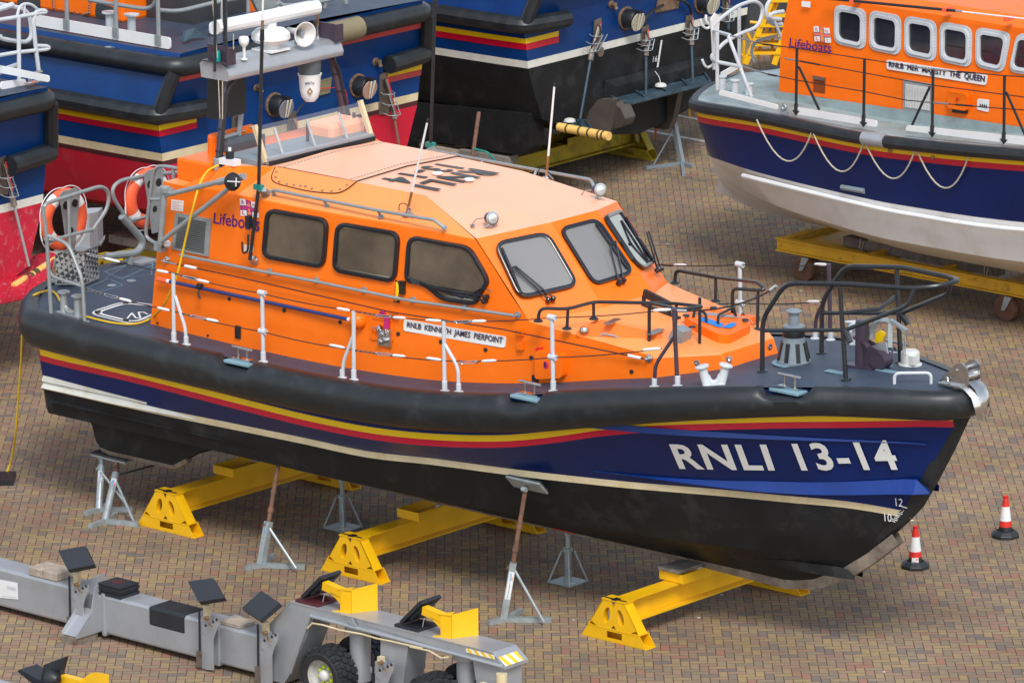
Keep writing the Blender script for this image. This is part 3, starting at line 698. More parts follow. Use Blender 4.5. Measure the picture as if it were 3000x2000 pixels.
def wire(pts, fit=(), name='guard_wire', r=.0065, m='black'):
    for s in (1, -1):
        P = [V((p.x, p.y*s, p.z)) for p in pts]; b = MB()
        q = []
        for a, c_ in zip(P[:-1], P[1:]):
            for k in range(5):
                t = k/5; q.append(a.lerp(c_, t)-V((0, 0, .02*4*t*(1-t)*min(1, (a-c_).length/1.5))))
        q.append(P[-1]); b.tube(q, r, 5, 0)
        for a, c_, k in fit:                  # white swaged sleeves and steel turnbuckles, along a->c
            a = V((a.x, a.y*s, a.z)); c_ = V((c_.x, c_.y*s, c_.z))
            if k == 's': b.tube([a, a.lerp(c_, .15), a.lerp(c_, .8), c_], [.008, .017, .017, .009], 8, 1)
            elif k == 't':
                for o_ in (.012, -.012): b.tube([a+V((0, 0, o_)), c_+V((0, 0, o_))], .006, 5, 2)
                b.cyl(a, a.lerp(c_, .12), .014, None, 8, 2); b.cyl(a.lerp(c_, .88), c_, .014, None, 8, 2)
            else:
                n = max(2, int((c_-a).length/.035))
                for i in range(n):
                    p0 = a.lerp(c_, i/n); p1 = a.lerp(c_, (i+1.25)/n); o_ = V((0, .01, 0)) if i % 2 else V((0, 0, .01)); b.tube([p0+o_, p1+o_], .004, 4, 2); b.tube([p0-o_, p1-o_], .004, 4, 2)
        b.build(name, M(m, 'white', 'steel'), boat)
q0 = lambda X, Y: sd_(X/2.613, 450+Y/2.613); q5 = lambda X, Y: sd_(700+X/2.613, 450+Y/2.613); q3 = lambda X, Y: sd_(1400+X/2.613, 600+Y/2.613)
wire([q0(560, 745), q0(1330, 915), q0(2005, 1070), q5(880, 1203), q5(1570, 1282), q3(570, 862), q3(1500, 797)],
     [(q0(560, 745), q0(660, 765), 'c'), (q0(670, 768), q0(800, 800), 't'), (q0(800, 800), q0(915, 828), 's'), (q0(1200, 893), q0(1290, 910), 's'), (q0(1345, 922), q0(1420, 938), 'c'), (q0(1400, 940), q0(1510, 963), 't'), (q0(1510, 965), q0(1600, 985), 's'),
      (q5(750, 1183), q5(850, 1200), 's'), (q5(900, 1212), q5(1050, 1238), 'c'), (q5(1050, 1238), q5(1170, 1250), 't'), (q5(1180, 1252), q5(1275, 1258), 's'), (q5(1430, 1272), q5(1550, 1280), 's'), (q5(1580, 1285), q5(1650, 1288), 'c'), (q5(1650, 1288), q5(1780, 1284), 't'), (q5(1785, 1283), q5(1890, 1280), 's'), (q3(1340, 808), q3(1480, 800), 's')])
wire([q0(650, 1030), q0(1310, 1200), q0(2005, 1362), q5(880, 1503), q5(1570, 1585), q3(570, 1168), q3(1410, 1098)],
     [(q0(650, 1030), q0(780, 1070), 'c'), (q0(800, 1078), q0(910, 1105), 't'), (q0(915, 1108), q0(1005, 1130), 's'), (q0(1205, 1178), q0(1300, 1200), 's'), (q0(1395, 1225), q0(1460, 1242), 'c'), (q0(1460, 1240), q0(1580, 1265), 't'), (q0(1580, 1265), q0(1670, 1283), 's'),
      (q5(692, 1462), q5(810, 1485), 's'), (q5(890, 1505), q5(1040, 1525), 'c'), (q5(1050, 1528), q5(1170, 1540), 't'), (q5(1175, 1542), q5(1272, 1550), 's'), (q5(1435, 1563), q5(1550, 1578), 's'), (q3(-140, 1210), q3(0, 1200), 't'), (q3(30, 1196), q3(140, 1190), 's'), (q3(1260, 1110), q3(1400, 1098), 's')])
jw = lambda X, Y: wl(X, Y, .09)
ja, jb = jw(475, 765), wl(1893, 1052, .05)
J = [ja, jw(700, 812), jw(1140, 913), jw(1475, 965), jw(1700, 1012), jb]
b = MB(); b.tube(J, .0075, 6); b.tube([ja, ja.lerp(J[1], .2)], .012, 8, 2); b.tube([ja.lerp(J[1], .3), ja.lerp(J[1], .45)], .019, 8, 1); b.tube([jb.lerp(J[4], .27), jb.lerp(J[4], .08)], .019, 8, 1)
for p in (ja, jb): b.lathe(V((p.x, -wall_y(p.x, p.z), p.z)), (0, -1, 0), [(.05, 0), (.045, .015), (.02, .02), (.02, .06), (.0, .07)], 10, 2)
b.build('jackstay', M('black', 'white', 'steel'), boat)
# pulpit
def arch(pts, r, m, name, feet=(), bend=.1, mirror=True):
    for s in ((1, -1) if mirror else (1,)):
        b = MB(); P = [V((p[0], p[1]*s, p[2])) for p in pts]; b.tube(P, r, 10, 0, bend)
        for i in feet: b.lathe(P[i], (0, 0, 1), [(.06, 0), (.06, .012), (.035, .02), (.03, .03)], 12)
        b.build(name, m, boat)
zd = lambda x, y: zdk(x, y)
pA, pB = (10.95, -.52), (12.08, -.48)
u1 = F1.at(*z4b(525, 600), 1, -.52); u2 = F1.at(*z4b(980, 605), 1, -.5)
T0 = F1.at(*z4b(365, 930), 1, -.52)
noseL = F1.at(*z4b(1500, 640), 1, -.33); nose = F1.at(*z4b(1785, 600), 1, -.02)
b = MB()
path = [V((pA[0], pA[1], zd(*pA))), V((pA[0], -.52, T0.z+.08)), V((u1.x, -.52, u1.z)), V((u2.x, -.5, u2.z)), V((noseL.x, -.33, noseL.z)), V((nose.x, -.16, nose.z))]
full_ = path+[mr(p) for p in reversed(path)]
b.tube(full_, .027, 10, 0, .14); [b.lathe(V((pA[0], y_, zd(*pA))), (0, 0, 1), [(.06, 0), (.06, .012), (.035, .02)], 12) for y_ in (pA[1], -pA[1])]; b.build('pulpit_rail', 'tube_black', boat)
for s in (1, -1):
    MR = (lambda p: p) if s == 1 else mr
    b = MB(); pB_ = V((pB[0], pB[1], zd(*pB))); b.tube([MR(pB_), MR(V((12.0, -.5, u2.z)))], .026, 10); b.lathe(MR(pB_), (0, 0, 1), [(.06, 0), (.06, .012), (.035, .02)], 12)
    b.build('pulpit_leg', 'tube_black', boat)
    b = MB(); a_ = F1.at(*z4b(365, 962), 1, -.52); c_ = F1.at(*z4b(985, 957), 1, -.49); d_ = F1.at(*z4b(1470, 770), 1, -.36); e_ = F1.at(*z4b(1512, 640), 1, -.32)
    b.tube([MR(a_), MR(c_)], .022, 8); b.tube([MR(c_), MR(d_), MR(e_)], .024, 8, 0, .1); b.tube([MR(c_), MR(c_+V((.08, -.02, -.12)))], .034, 8); b.build('pulpit_brace', 'tube_black', boat)
b = MB(); k0 = F1.at(*z4b(1010, 795), 1, 0); k1 = F1.at(*z4b(1300, 845), 1, .45); b.tube([V((12.0, -.48, 3.95)), V((12.15, 0, 3.93)), V((12.0, .48, 3.95))], .022, 8); b.build('pulpit_brace', 'tube_black', boat)
# rope from the rail to the pulpit
b = MB(); rp = [F1.at(*z3b(1600, 812), 1, -1.25), F1.at(*z3b(1750, 808), 1, -1.1), F1.at(*z3b(1950, 775), 1, -.95), F1.at(*z3b(2130, 715), 1, -.75), F1.at(*z3b(2240, 655), 1, -.55)]
b.tube(rp, .01, 6, 0, .15); b.tube([F1.at(*z3b(2235, 660), 1, -.55), F1.at(*z3b(2285, 620), 1, -.53)], .02, 8, 1); b.tube([rp[0], rp[0]+V((-.1, -.05, .0))], .02, 8, 1); b.build('lanyard', M('black', 'steel'), boat)
# foredeck grab rails on the coachroof
def pz(p, q, r, x, y):
    n = (q-p).cross(r-p); return p.z-(n.x*(x-p.x)+n.y*(y-p.y))/n.z
def top_z(x, y):
    y = -abs(y)
    return min(pz(BA[1], FT[1], mr(BA[1]), x, y), pz(BA[1], FT[0], FT[1], x, y), pz(BA[0], FT[0], BA[1], x, y))
def ct(px, py):                              # on the coachroof top
    z = 3.3
    for _ in range(8): p = F1.at(px, py, 2, z); z = top_z(p.x, p.y)
    return p
FZ = [ct(*z3b(*q)) for q in ((462, 893), (682, 950), (887, 875), (1308, 1118), (1520, 0+1010), (1700, 1092))]
hgt = lambda f, q: F1.at(q[0], q[1], 0, f.x)
def above(f, q): p = F1.at(*z3b(*q), 1, f.y); return p
r0 = [FZ[0], above(FZ[0], (470, 790)), above(FZ[1], (690, 795)), above(FZ[2], (885, 742)), V((9.35, -.72, 3.83)), V((10.28, -.78, 3.72)), V((10.02, -.98, 3.72)), V((9.9, -1.0, 3.72)), V((9.62, -.98, 3.66)), V((9.6, -.98, 3.24))]
r0 = [FZ[0], above(FZ[0], (470, 790)), above(FZ[1], (690, 797)), above(FZ[2], (885, 742))]
e1 = F1.at(*z3b(1520, 755), 1, -.62); e2 = F1.at(*z3b(1735, 780), 1, -.72); e3 = F1.at(*z3b(1540, 800), 1, -.95); e4 = F1.at(*z3b(1315, 812), 1, -1.0)
ft4 = ct(*z3b(1312, 1112)); ft5 = ct(*z3b(1698, 1092)); ft6 = V((e1.x-.02, e1.y, top_z(e1.x, e1.y)))
b = MB(); b.tube(r0+[e1, e2, e3, V((ft4.x, ft4.y, e4.z)), ft4], .02, 8, 0, .09)
for f_, t_ in ((FZ[1], r0[2]), (FZ[2], r0[3]), (ft5, V((ft5.x, ft5.y, e2.z))), (ft6, e1)): b.tube([f_, t_], .018, 8)
for f_ in (FZ[0], FZ[1], FZ[2], ft4, ft5): b.lathe(f_, (0, 0, 1), [(.055, 0), (.055, .01), (.03, .025), (.02, .03)], 12)
b.build('foredeck_rail', 'tube_black', boat)
G1, G2, G3, G4_ = [ct(*z3b(*q)) for q in ((1508, 600), (1820, 738), (2140, 958), (1948, 885))]
k1, k2, k3, k4 = above(G1, (1515, 500)), above(G2, (1820, 555)), above(G3, (2145, 655)), above(G4_, (1948, 640))
kn = F1.at(*z3b(2200, 648), 1, (G3.y+G4_.y)/2); kc = F1.at(*z3b(2135, 592), 1, G3.y+.12)
b = MB(); b.tube([G1, k1, k2, kc, kn, k3, k4, G4_], .02, 8, 0, .07)
for f_, t_ in ((G2, k2), (G3, k3)): b.tube([f_, t_], .018, 8)
for f_ in (G1, G2, G3, G4_): b.lathe(f_, (0, 0, 1), [(.055, 0), (.055, .01), (.03, .025), (.02, .03)], 12)
b.build('foredeck_rail', 'tube_black', boat)
# long low bracket and folded vent in front of the windscreen
ba, bb = ct(*z3b(1262, 770)), ct(*z3b(1545, 875)); b = MB(); b.bar(ba+V((0, 0, .015)), bb+V((0, 0, .015)), .05, .02); b.bar(ba+V((.02, 0, .15)), bb.lerp(ba, .25)+V((0, 0, .11)), .045, .09)
for t in (.03, .72): b.bar(ba.lerp(bb, t)+V((0, 0, .02)), ba.lerp(bb, t)+V((0, 0, .12)), .04, .03)
b.build('stowage_bracket', 'black', boat)
p = ct(*z3b(1520, 1062)); b = MB(); b.prism([p+V((-.12, -.05, 0)), p+V((.1, -.05, 0)), p+V((.14, -.05, .16)), p+V((0, -.05, .2))], (0, .16, 0)); b.build('deck_scoop', 'galv', boat)
# foredeck hatches
def slab(pxs, h_, r, m, name, fn=ct, parent=None, base=0):
    P = [fn(*q)+V((0, 0, base)) for q in pxs]; po = fillet(P, r, 4, True); b = MB(); b.prism(po, (0, 0, h_)); return b.build(name, m, parent or boat, bevel=.008)
lh = slab([z3b(*q) for q in ((720, 1000), (915, 878), (1448, 1018), (1228, 1128))], .016, .1, 'orange_plain', 'locker_lid')
for X, Y in ((815, 968), (1237, 1078)):
    p = ct(*z3b(X, Y)); q = MB(); q.lathe(p, (0, 0, 1), [(.055, 0), (.055, .035), (.045, .05), (0, .052)], 16); q.build('latch', 'steel', lh)
for X, Y in ((1030, 905), (1358, 985)):
    p = ct(*z3b(X, Y)); q = MB(); q.obox(p+V((0, 0, .02)), (.03, -.13, 0), (.04, .02, 0), (0, 0, .006)); q.build('hinge', 'steel', lh)
a_, c_ = ct(*z3b(945, 1028)), ct(*z3b(1072, 1055)); b = MB(); b.tube([a_, a_+V((0, 0, .07)), c_+V((0, 0, .07)), c_], .013, 8, 0, .05); b.build('handle', 'tube_grey', lh)
eh = slab([z3b(*q) for q in ((1535, 905), (1790, 835), (2130, 965), (1890, 1085))], .10, .22, 'orange_plain', 'escape_hatch')
hz = lambda X, Y: ct(*z3b(X, Y-32))+V((0, 0, .105))
for X, Y in ((1803, 862), (1593, 922), (2048, 955), (1640, 1010)):
    q = MB(); q.lathe(hz(X, Y+30), (0, 0, 1), [(.04, 0), (.035, .015), (0, .018)], 12); q.build('hatch_knob', 'black', eh)
b = MB(); b.add([hz(1690, 985), hz(1725, 958), hz(1885, 1012), hz(1855, 1040)], [(0, 1, 2, 3)], 0); b.add([hz(1860, 1040), hz(1935, 1045), hz(1985, 1010), hz(1945, 1000)], [(0, 1, 2, 3)], 0)
b.build('blue_label', 'blue_ink', eh)
b = MB()
for k in range(6): a_, c_ = hz(1640+k*28, 930+k*8-k*9), hz(1920+k*25, 960-k*9+k*10); n_ = V((.012, .012, 0)); b.poly([a_-n_, c_-n_, c_+n_, a_+n_])
o = b.build('non_slip_strips', 'grey_mid', eh)
for pts in (((1650, 960), (1665, 925), (1745, 975), (1750, 1000)), ((1838, 1015), (1840, 985), (1960, 925), (1975, 950))):
    K = [hz(*q)+V((0, 0, (0, .06, .06, 0)[i])) for i, q in enumerate(pts)]; b = MB(); b.tube(K, .016, 8, 0, .05); b.build('handle', 'black', eh)
for X, Y in ((1890, 880), (2030, 930)):
    p = ct(*z3b(X, Y)); b = MB()
    for k in range(4): b.box(p.x-.05+k*.03, p.x-.035+k*.03, p.y-.06, p.y+.06, p.z+.02, p.z+.04)
    b.tube([p+V((.05, -.04, .05)), p+V((.1, 0, .08)), p+V((.12, .06, .03))], .008, 6); b.build('hinge', 'steel', eh)
p = ct(*z3b(2065, 905)); b = MB(); b.lathe(p, (0, 0, 1), [(.10, 0), (.10, .07), (.09, .085), (0, .085)], 16); b.build('vent_cap', 'orange_plain', boat)
p = ct(*z3b(2003, 885)); b = MB(); b.lathe(p, (0, 0, 1), [(.04, 0), (.03, .04), (0, .05)], 10); b.tube([p, p+V((.02, .02, .08)), p+V((.1, .03, .05))], .008, 6, 1); b.build('cable_gland', M('white', 'black'), boat)
# searchlights
for s in (-1, 1):
    b0 = V((7.32, s*.93, 4.30)); b = MB(); c0 = b0+V((.05, 0, .10)); ax = V((.93, -.28, .12)).normalized()
    b.lathe(c0-ax*.09, ax, [(.0, 0), (.035, .006), (.06, .035), (.072, .08), (.075, .115), (.065, .12)], 18)
    o = b.build('searchlight', 'navy', boat)
    q = MB(); q.lathe(c0+ax*.025, ax, [(.075, 0), (.08, .004), (.08, .016), (.064, .018)], 18); q.build('bezel', 'steel', o)
    q = MB(); q.lathe(c0+ax*.04, ax, [(.064, 0), (.05, .006), (0, .01)], 18); q.build('lens', 'lens', o)
    q = MB(); q.tube([b0-V((0, 0, .01)), c0-V((0, 0, .06))], .02, 8); q.lathe(b0-V((0, 0, .01)), (0, 0, 1), [(.05, 0), (.05, .01)], 12); g_ = b0+V((-.12, -.12, .0)); q.lathe(g_, (0, 0, 1), [(.03, -.01), (.03, .02), (.01, .03)], 8)
    q.tube([g_+V((0, 0, .03)), g_+V((0.02, .05, .08)), c0-ax*.06], .006, 5); q.build('bracket', 'steel', o)
# whip aerials on the roof (white) and long black masts clamped to the side
for s in (-1, 1):
    K = bev(1192, 628, .0); B_ = V((K.x, -s*K.y if s == 1 else K.y, K.z))
    t_ = V((.30, .0, 1.02)) if s == -1 else V((.12, 0, 1.02)); hh = 1.0
    b = MB(); b.lathe(B_, (0, s*.4, 1), [(.05, 0), (.05, .015), (.02, .02)], 10, 1); b.cyl(B_, B_+t_*.1, .018, None, 8, 1); b.cyl(B_+t_*.08, B_+t_*.27, .016, None, 8, 2); b.cyl(B_+t_*.25, B_+t_*1.08, .014, .012, 8, 0); b.cyl(B_+t_*1.08, B_+t_*1.12, .014, None, 8, 3)
    b.tube([B_+V((-.1, -.02, .03)), B_+V((-.12, 0, .1)), B_+V((-.03, 0, .13)), B_+V((.06, 0, .06))], .006, 6, 3, .04); b.tube([B_+V((0, 0, .08)), B_+V((.15, -.05, .02))], .008, 6, 1)
    b.build('whip_aerial', M('white', 'steel', 'bronze', 'black'), boat)
bz = wl(748, 762, .0); cl = F1.at(758, 548, 1, -1.47); tp = F1.at(769, 60, 1, -1.47); tp2 = tp+(tp-cl)*1.2
for s in (1, -1):
    MR = (lambda p: p) if s == 1 else mr
    b = MB(); b.lathe(MR(bz), (0, -s, 0), [(.055, 0), (.055, .02), (.03, .03), (.02, .08)], 12, 1); b0 = bz+V((0, -.09, .02)); j = cl.lerp(tp, .88)
    b.tube([MR(b0), MR(cl), MR(j)], .021, 8, 0); b.cyl(MR(j), MR(j+(tp-j)*.55), .028, .024, 8, 0); b.cyl(MR(j+(tp-j)*.5), MR(tp2), .013, .01, 8, 2); b.cyl(MR(j+(tp-j)*.4), MR(tp), .017, None, 8, 3)
    bp = bev(782, 572, 0); b.bar(MR(bp), MR(cl+V((.06, 0, -.02))), .09, .05, m=4); b.obox(MR(bp), (.1, 0, 0), (0, .07, -.04*s*-1), (0, 0, .008), 4); b.obox(MR(cl), (.06, 0, 0), (0, .03, 0), (0, 0, .03), 5)
    b.tube([MR(b0+V((0, -.02, .3))), MR(b0+V((.0, -.03, .1))), MR(b0+V((-.09, -.03, .06))), MR(b0+V((-.1, -.02, .2)))], .012, 6, 0, .06); b.box(*(sorted((b0.x-.03, b0.x+.03))), *(sorted((s*(b0.y-.04), s*(b0.y+.02)))), b0.z+.38, b0.z+.52, 0)
    b.build('mast_aerial', M('black', 'steel', 'white', 'brown_metal', 'tube_grey', 'teal'), boat)
# side details: vent grille, stickers, fender eyes, lockers
def wq(z, *qs, off=0.0): return [wl(*z(*q), off) for q in qs]
G4 = wq(z4, (1322, 728), (1603, 787), (1622, 500), (1350, 450), off=.0); b = MB(); o_ = V((0, -.02, 0)); b.prism([p for p in G4], o_); g_ = b.build('vent_grille', 'tube_grey', boat)
b = MB(); qf = quad(*[p+o_*1.1 for p in G4])
for k in range(17):
    v = .1+.8*k/16; a_, c_ = qf(.1, v), qf(.88, v); b.obox((a_+c_)/2, (c_-a_)/2, (0, -.004, .002), (0, -.002, .006), 0); b.poly([a_+V((0, -.001, -.014)), c_+V((0, -.001, -.014)), c_+V((0, -.001, -.006)), a_+V((0, -.001, -.006))], 1)
b.build('slats', M('tube_grey', 'black'), g_)
for z, Q, t in ((z4, ((1308, 432), (1402, 445), (1406, 362), (1312, 350)), 1), (z4, ((1870, 745), (1940, 757), (1943, 708), (1872, 697)), 0)):
    P_ = wq(z, *Q, off=.006); b = MB(); b.poly(P_); f_ = quad(*[p+V((0, -.002, 0)) for p in P_])
    for k in range(5): b.poly([f_(.12, .8-k*.16), f_(.85-.2*(k % 2), .8-k*.16), f_(.85-.2*(k % 2), .84-k*.16), f_(.12, .84-k*.16)], 1)
    b.build('notice_sticker', M('white', 'pink_red'), boat)
b = MB()
for z, X, Y, r_ in ((z5, 348, 1198, .024), (z5, 776, 1288, .024), (z5, 1220, 1378, .024), (z5, 1547, 1438, .024), (z5, 1890, 1500, .024), (z3b, 410, 1168, .024), (z3b, 1178, 1275, .024), (z4, 1757, 1110, .022), (z4, 2177, 1198, .022), (z4, 1207, 1297, .014), (z4, 1593, 1390, .014), (z4, 1340, 1025, .014)):
    p = wl(*z(X, Y)); b.lathe(p, (0, -1, 0), [(r_, -.005), (r_, .012), (r_*.5, .018), (0, .012)], 12)
b.build('drain_plugs', 'black', boat)
b = MB()
for X, Y in ((1678, 1208),): p = wl(*z3b(X, Y)); b.lathe(p, (0, -1, 0), [(.035, 0), (.035, .012), (.015, .014), (0, .004)], 14)
for P0_, P1_, q in ((FT[0], FT[1], (1923, 1178)), (FT[0], FT[1], (2233, 1085))):
    N_ = (P1_-P0_).cross(V((0, 0, 1))).normalized(); p = F1.hit(*z3b(*q), P0_, N_) if q[0] < 2100 else F1.at(*z3b(*q), 0, 10.37)
    b.lathe(p, N_ if q[0] < 2100 else (1, 0, 0), [(.035, 0), (.035, .012), (.015, .014), (0, .004)], 14)
b.build('deck_plugs', 'steel', boat)
for z, X, Y in ((z4, 1825, 1365), (z3b, 442, 1352)):
    p = wl(*z(X, Y)); b = MB(); b.box(p.x-.04, p.x+.04, p.y-.02, p.y+.01, p.z-.075, p.z+.075); b.build('intake', 'black', boat)
P_ = wq(z3b, (440, 1300), (480, 1312), (480, 1095), (442, 1095), off=.05); b = MB(); b.prism(P_, (0, .06, 0)); b.build('fire_bracket', 'red', boat)
P_ = fillet(wq(z3b, (478, 1322), (688, 1312), (690, 1130), (482, 1098), off=.0), .05, 4, True); b = MB(); b.prism(P_, (0, -.1, 0)); lk = b.build('locker_box', 'orange_plain', boat, bevel=.015)
p = wl(*z3b(515, 1225), .102); b = MB(); b.lathe(p+V((0, .002, 0)), (0, -1, 0), [(.042, 0), (.042, .004)], 18, 0); lettering(b, '1', quad(p+V((-.012, -.004, -.028)), p+V((.012, -.004, -.028)), p+V((.012, -.004, .028)), p+V((-.012, -.004, .028))), 1, .01); b.build('number_roundel', M('magenta', 'black'), lk)
for X, Y in ((332, 1035), (2160-1830+0, 1010)):
    p = wl(*z3b(X, Y)); b = MB(); b.box(p.x-.03, p.x+.05, p.y-.05, p.y+.01, p.z+.06, p.z+.1); b.build('clip', 'orange_plain', boat); b = MB(); b.box(p.x-.03, p.x+.05, p.y-.05, p.y+.01, p.z-.1, p.z-.06); b.build('clip', 'orange_plain', boat)
p = wl(*z5(1210, 1220)); b = MB(); b.box(p.x-.06, p.x+.06, p.y-.06, p.y+.01, p.z-.03, p.z+.03); b.build('clip', 'orange_plain', boat)
# fuel cut-off recess
P_ = wq(z5, (1018, 1412), (1176, 1430), (1176, 1275), (1018, 1250), off=.004); b = MB(); b.poly(P_, 0); rc = b.build('recess', 'orange_shade' if 'orange_shade' in MATS else 'orange_plain', boat)
b = MB()
for k in range(4): a_, c_ = P_[k], P_[(k+1) % 4]; b.bar(a_, c_, .03, .025, up=(0, 1, 0))
b.build('recess_rim', 'orange_plain', rc)
p = wl(*z5(1100, 1380), .03); b = MB(); b.tube([p+V((-.14, -.02, .06)), p+V((.12, -.02, .02))], .008, 6)
for dx, dz in ((-.05, .06), (.08, .04), (0, 0), (.05, -.06), (-.02, -.09)): b.lathe(p+V((dx, .02, dz)), (0, -1, 0), [(.04, 0), (.035, .04), (.015, .05), (.015, .07), (0, .07)], 10)
b.box(p.x-.08, p.x+.12, p.y, p.y+.02, p.z-.14, p.z+.05); b.build('valve', 'steel', rc)
b = MB(); p = wl(*z5(1130, 1290), .03); b.bar(p+V((0, 0, .06)), p+V((0, 0, -.08)), .06, .03, up=(0, 1, 0)); p2 = wl(*z5(1098, 1225), .03); b.box(p2.x-.03, p2.x+.03, p2.y-.02, p2.y+.02, p2.z-.02, p2.z+.03); b.build('pull_tag', 'magenta', rc)
p = wl(*z5(1245, 1050)); b = MB(); b.box(p.x-.01, p.x+.06, p.y-.04, p.y+.01, p.z-.03, p.z+.12, 0); b.tube([p+V((-.02, -.05, .11)), p+V((-.01, -.06, 0)), p+V((-.04, -.05, -.11))], [.014, .02, .014], 8, 1); b.tube([p+V((-.05, -.05, .12)), p+V((.03, -.05, .1))], .01, 6, 0); b.box(p.x-.07, p.x+0.0, p.y-.06, p.y-.03, p.z-.13, p.z-.11, 0); b.build('knife_clip', M('black', 'yellow_stripe'), boat)
# stern frame braces (davit) on the quarter
D = lambda X, Y, y=-1.6: F1.at(X/2.613, 450+Y/2.613, 1, y)
b = MB(); b.tube([D(1262, 275), D(1228, 690)], .035, 10); b.lathe(D(1262, 272), (0, 0, 1), [(.06, 0), (.06, .03)], 12); b.tube([D(1262, 320), D(1850, 172)], .03, 10); b.tube([D(1240, 668), D(1790, 235)], .03, 10); b.tube([D(1670, 218), D(1870, 175)], .042, 8)
b.bar(D(1215, 275), D(1310, 285), .1, .05); b.bar(D(1205, 700, -1.5), D(1260, 720, -1.5), .12, .1); b.build('folding_davit', 'tube_grey', boat)
b = MB(); b.lathe(D(1790, 215, -1.72), (0.2, -1, .2), [(.1, 0), (.11, .03), (.09, .07), (.0, .1)], 16, 0); p_ = D(1790, 215, -1.84); b.tube([p_+V((-.1, 0, -.01)), p_+V((.1, 0, .01))], .008, 5, 1); b.tube([p_+V((.03, 0, -.05)), p_+V((.04, 0, .05))], .008, 5, 1); b.build('hooded_lamp', M('black', 'white'), boat)
p = D(1290, 690, -1.5); b = MB(); b.lathe(p, (0, -1, 0), [(.04, 0), (.04, .03), (.02, .06), (0, .06)], 12, 0); b.tube([p+V((0, -.04, 0)), p+V((-.04, -.06, -.04)), p+V((-.1, -.04, -.05))], .008, 5, 1); b.build('cable_gland', M('white', 'black'), boat)
# mooring gear
def bollard(p0, p1, h_, m, name='bollards', tilt=.0, parent=None):
    b = MB(); d_ = (p1-p0).normalized()
    for p, s in ((p0, -1), (p1, 1)):
        u_ = (V((0, 0, 1))+d_*tilt*s).normalized(); b.lathe(p, u_, [(.055, 0), (.048, .02), (.048, h_-.03)], 14); b.lathe(p+u_*(h_-.03), u_, [(.05, 0), (.078, .012), (.078, .026), (.06, .036), (0, .038)], 16)
    c_ = (p0+p1)/2; b.obox(c_+V((0, 0, .012)), (p1-p0)*.8, V((-d_.y, d_.x, 0))*.07, (0, 0, .012))
    b.tube([p0+V((0, 0, .12)), p0.lerp(p1, .2)+V((0, 0, .05)), p0.lerp(p1, .5)+V((0, 0, .035)), p0.lerp(p1, .8)+V((0, 0, .05)), p1+V((0, 0, .12))], .03, 8, 0, .05)
    return b.build(name, m, parent or boat)
bollard(dk(188, 918), dk(229, 930), .27, 'tube_grey')
bollard(dk(2072, 1132), dk(2112, 1128), .24, 'tube_pale', tilt=.25); a_, c_ = dk(2072, 1132), dk(2112, 1128)
bollard(mr(a_), mr(c_), .24, 'tube_pale', tilt=.25)
for c_ in cleats:
    for s in (1, -1):
        b = MB(); p = V((c_.x, s*(c_.y+.02), zdk(c_.x, 1.5)-.03)); t = .0
        dx = V((.16, 0, .0)); b.cyl(p-dx+V((0, 0, .15)), p+dx+V((0, 0, .15)), .016, None, 10)
        for q in (-.07, .07): b.cyl(p+V((q, 0, .02)), p+V((q, 0, .15)), .014, None, 8)
        b.box(p.x-.14, p.x+.14, p.y-.04, p.y+.04, p.z+.01, p.z+.03, 0); b.build('cleat', 'steel', boat)
        b = MB(); b.box(p.x-.2, p.x+.2, p.y-.12, p.y+.09, p.z-.03, p.z+.008); b.build('cleat_plate', 'deck_line', boat, bevel=.01)
# capstan-like vent, towing post, sounding cap, anchor, bow roller
p = dk(2325, 1062); b = MB()
b.lathe(p, (0, 0, 1), [(.185, 0), (.185, .03), (.172, .04), (.125, .25), (.122, .27), (.122, .42), (.115, .425), (.06, .43), (.06, .56), (.085, .57), (.09, .585), (.05, .605), (0, .61)], 28, 0)
for k in range(8):
    a = k*math.pi/4+.2; d_ = V((math.cos(a), math.sin(a), 0)); b.obox(p+d_*.155+V((0, 0, .14)), d_.cross(V((0, 0, 1)))*.022, d_*.01, V((-d_.x*.022, -d_.y*.022, .1)), 1)
b.lathe(p, (0, 0, 1), [(.124, .30), (.126, .31), (.126, .39), (.124, .4)], 24, 1); b.build('capstan', M('grey_mid', 'black'), boat)
b = MB(); b.lathe(p, (0, 0, 1), [(.24, .002), (.23, .006), (0, .008)], 24); b.build('capstan_patch', 'deck_line', boat)
p = dk(*z4b(1110, 1235)); b = MB(); b.box(p.x-.16, p.x+.22, p.y-.12, p.y+.14, p.z, p.z+.025); b.cyl(p, p+V((0, 0, .5)), .075, None, 16); b.lathe(p+V((0, 0, .5)), (0, 0, 1), [(.075, 0), (.06, .02), (0, .025)], 16)
d_ = V((.66, -.4, 0)); b.cyl(p+V((-.22, .16, .26)), p+V((.2, -.16, .30)), .028, None, 10)
for o__ in (-.05, .05):
    b.prism([p+V((.03, o__, .02)), p+V((.33, o__, .02)), p+V((.36, o__, .12)), p+V((.28, o__, .22)), p+V((.05, o__, .3))], (0, .015, 0))
b.lathe(p+V((.27, -.08, .12)), (0, 1, 0), [(.1, 0), (.1, .16)], 16); b.build('towing_post', 'tube_purple', boat)
p = dk(*z4b(1480, 1225)); b = MB(); b.lathe(p, (0, 0, 1), [(.13, 0), (.13, .015), (.105, .02), (.105, .13), (.1, .15), (.085, .165), (0, .17)], 24); b.box(p.x+.06, p.x+.12, p.y-.1, p.y-.04, p.z+.03, p.z+.13); b.build('deck_filler', 'white_dirty', boat)
b = MB(); q = dk(*z4b(1408, 1205)); b.lathe(q, (0, 0, 1), [(.03, 0), (.03, .12), (.02, .14), (0, .14)], 10); b.build('padlock', 'galv', boat)
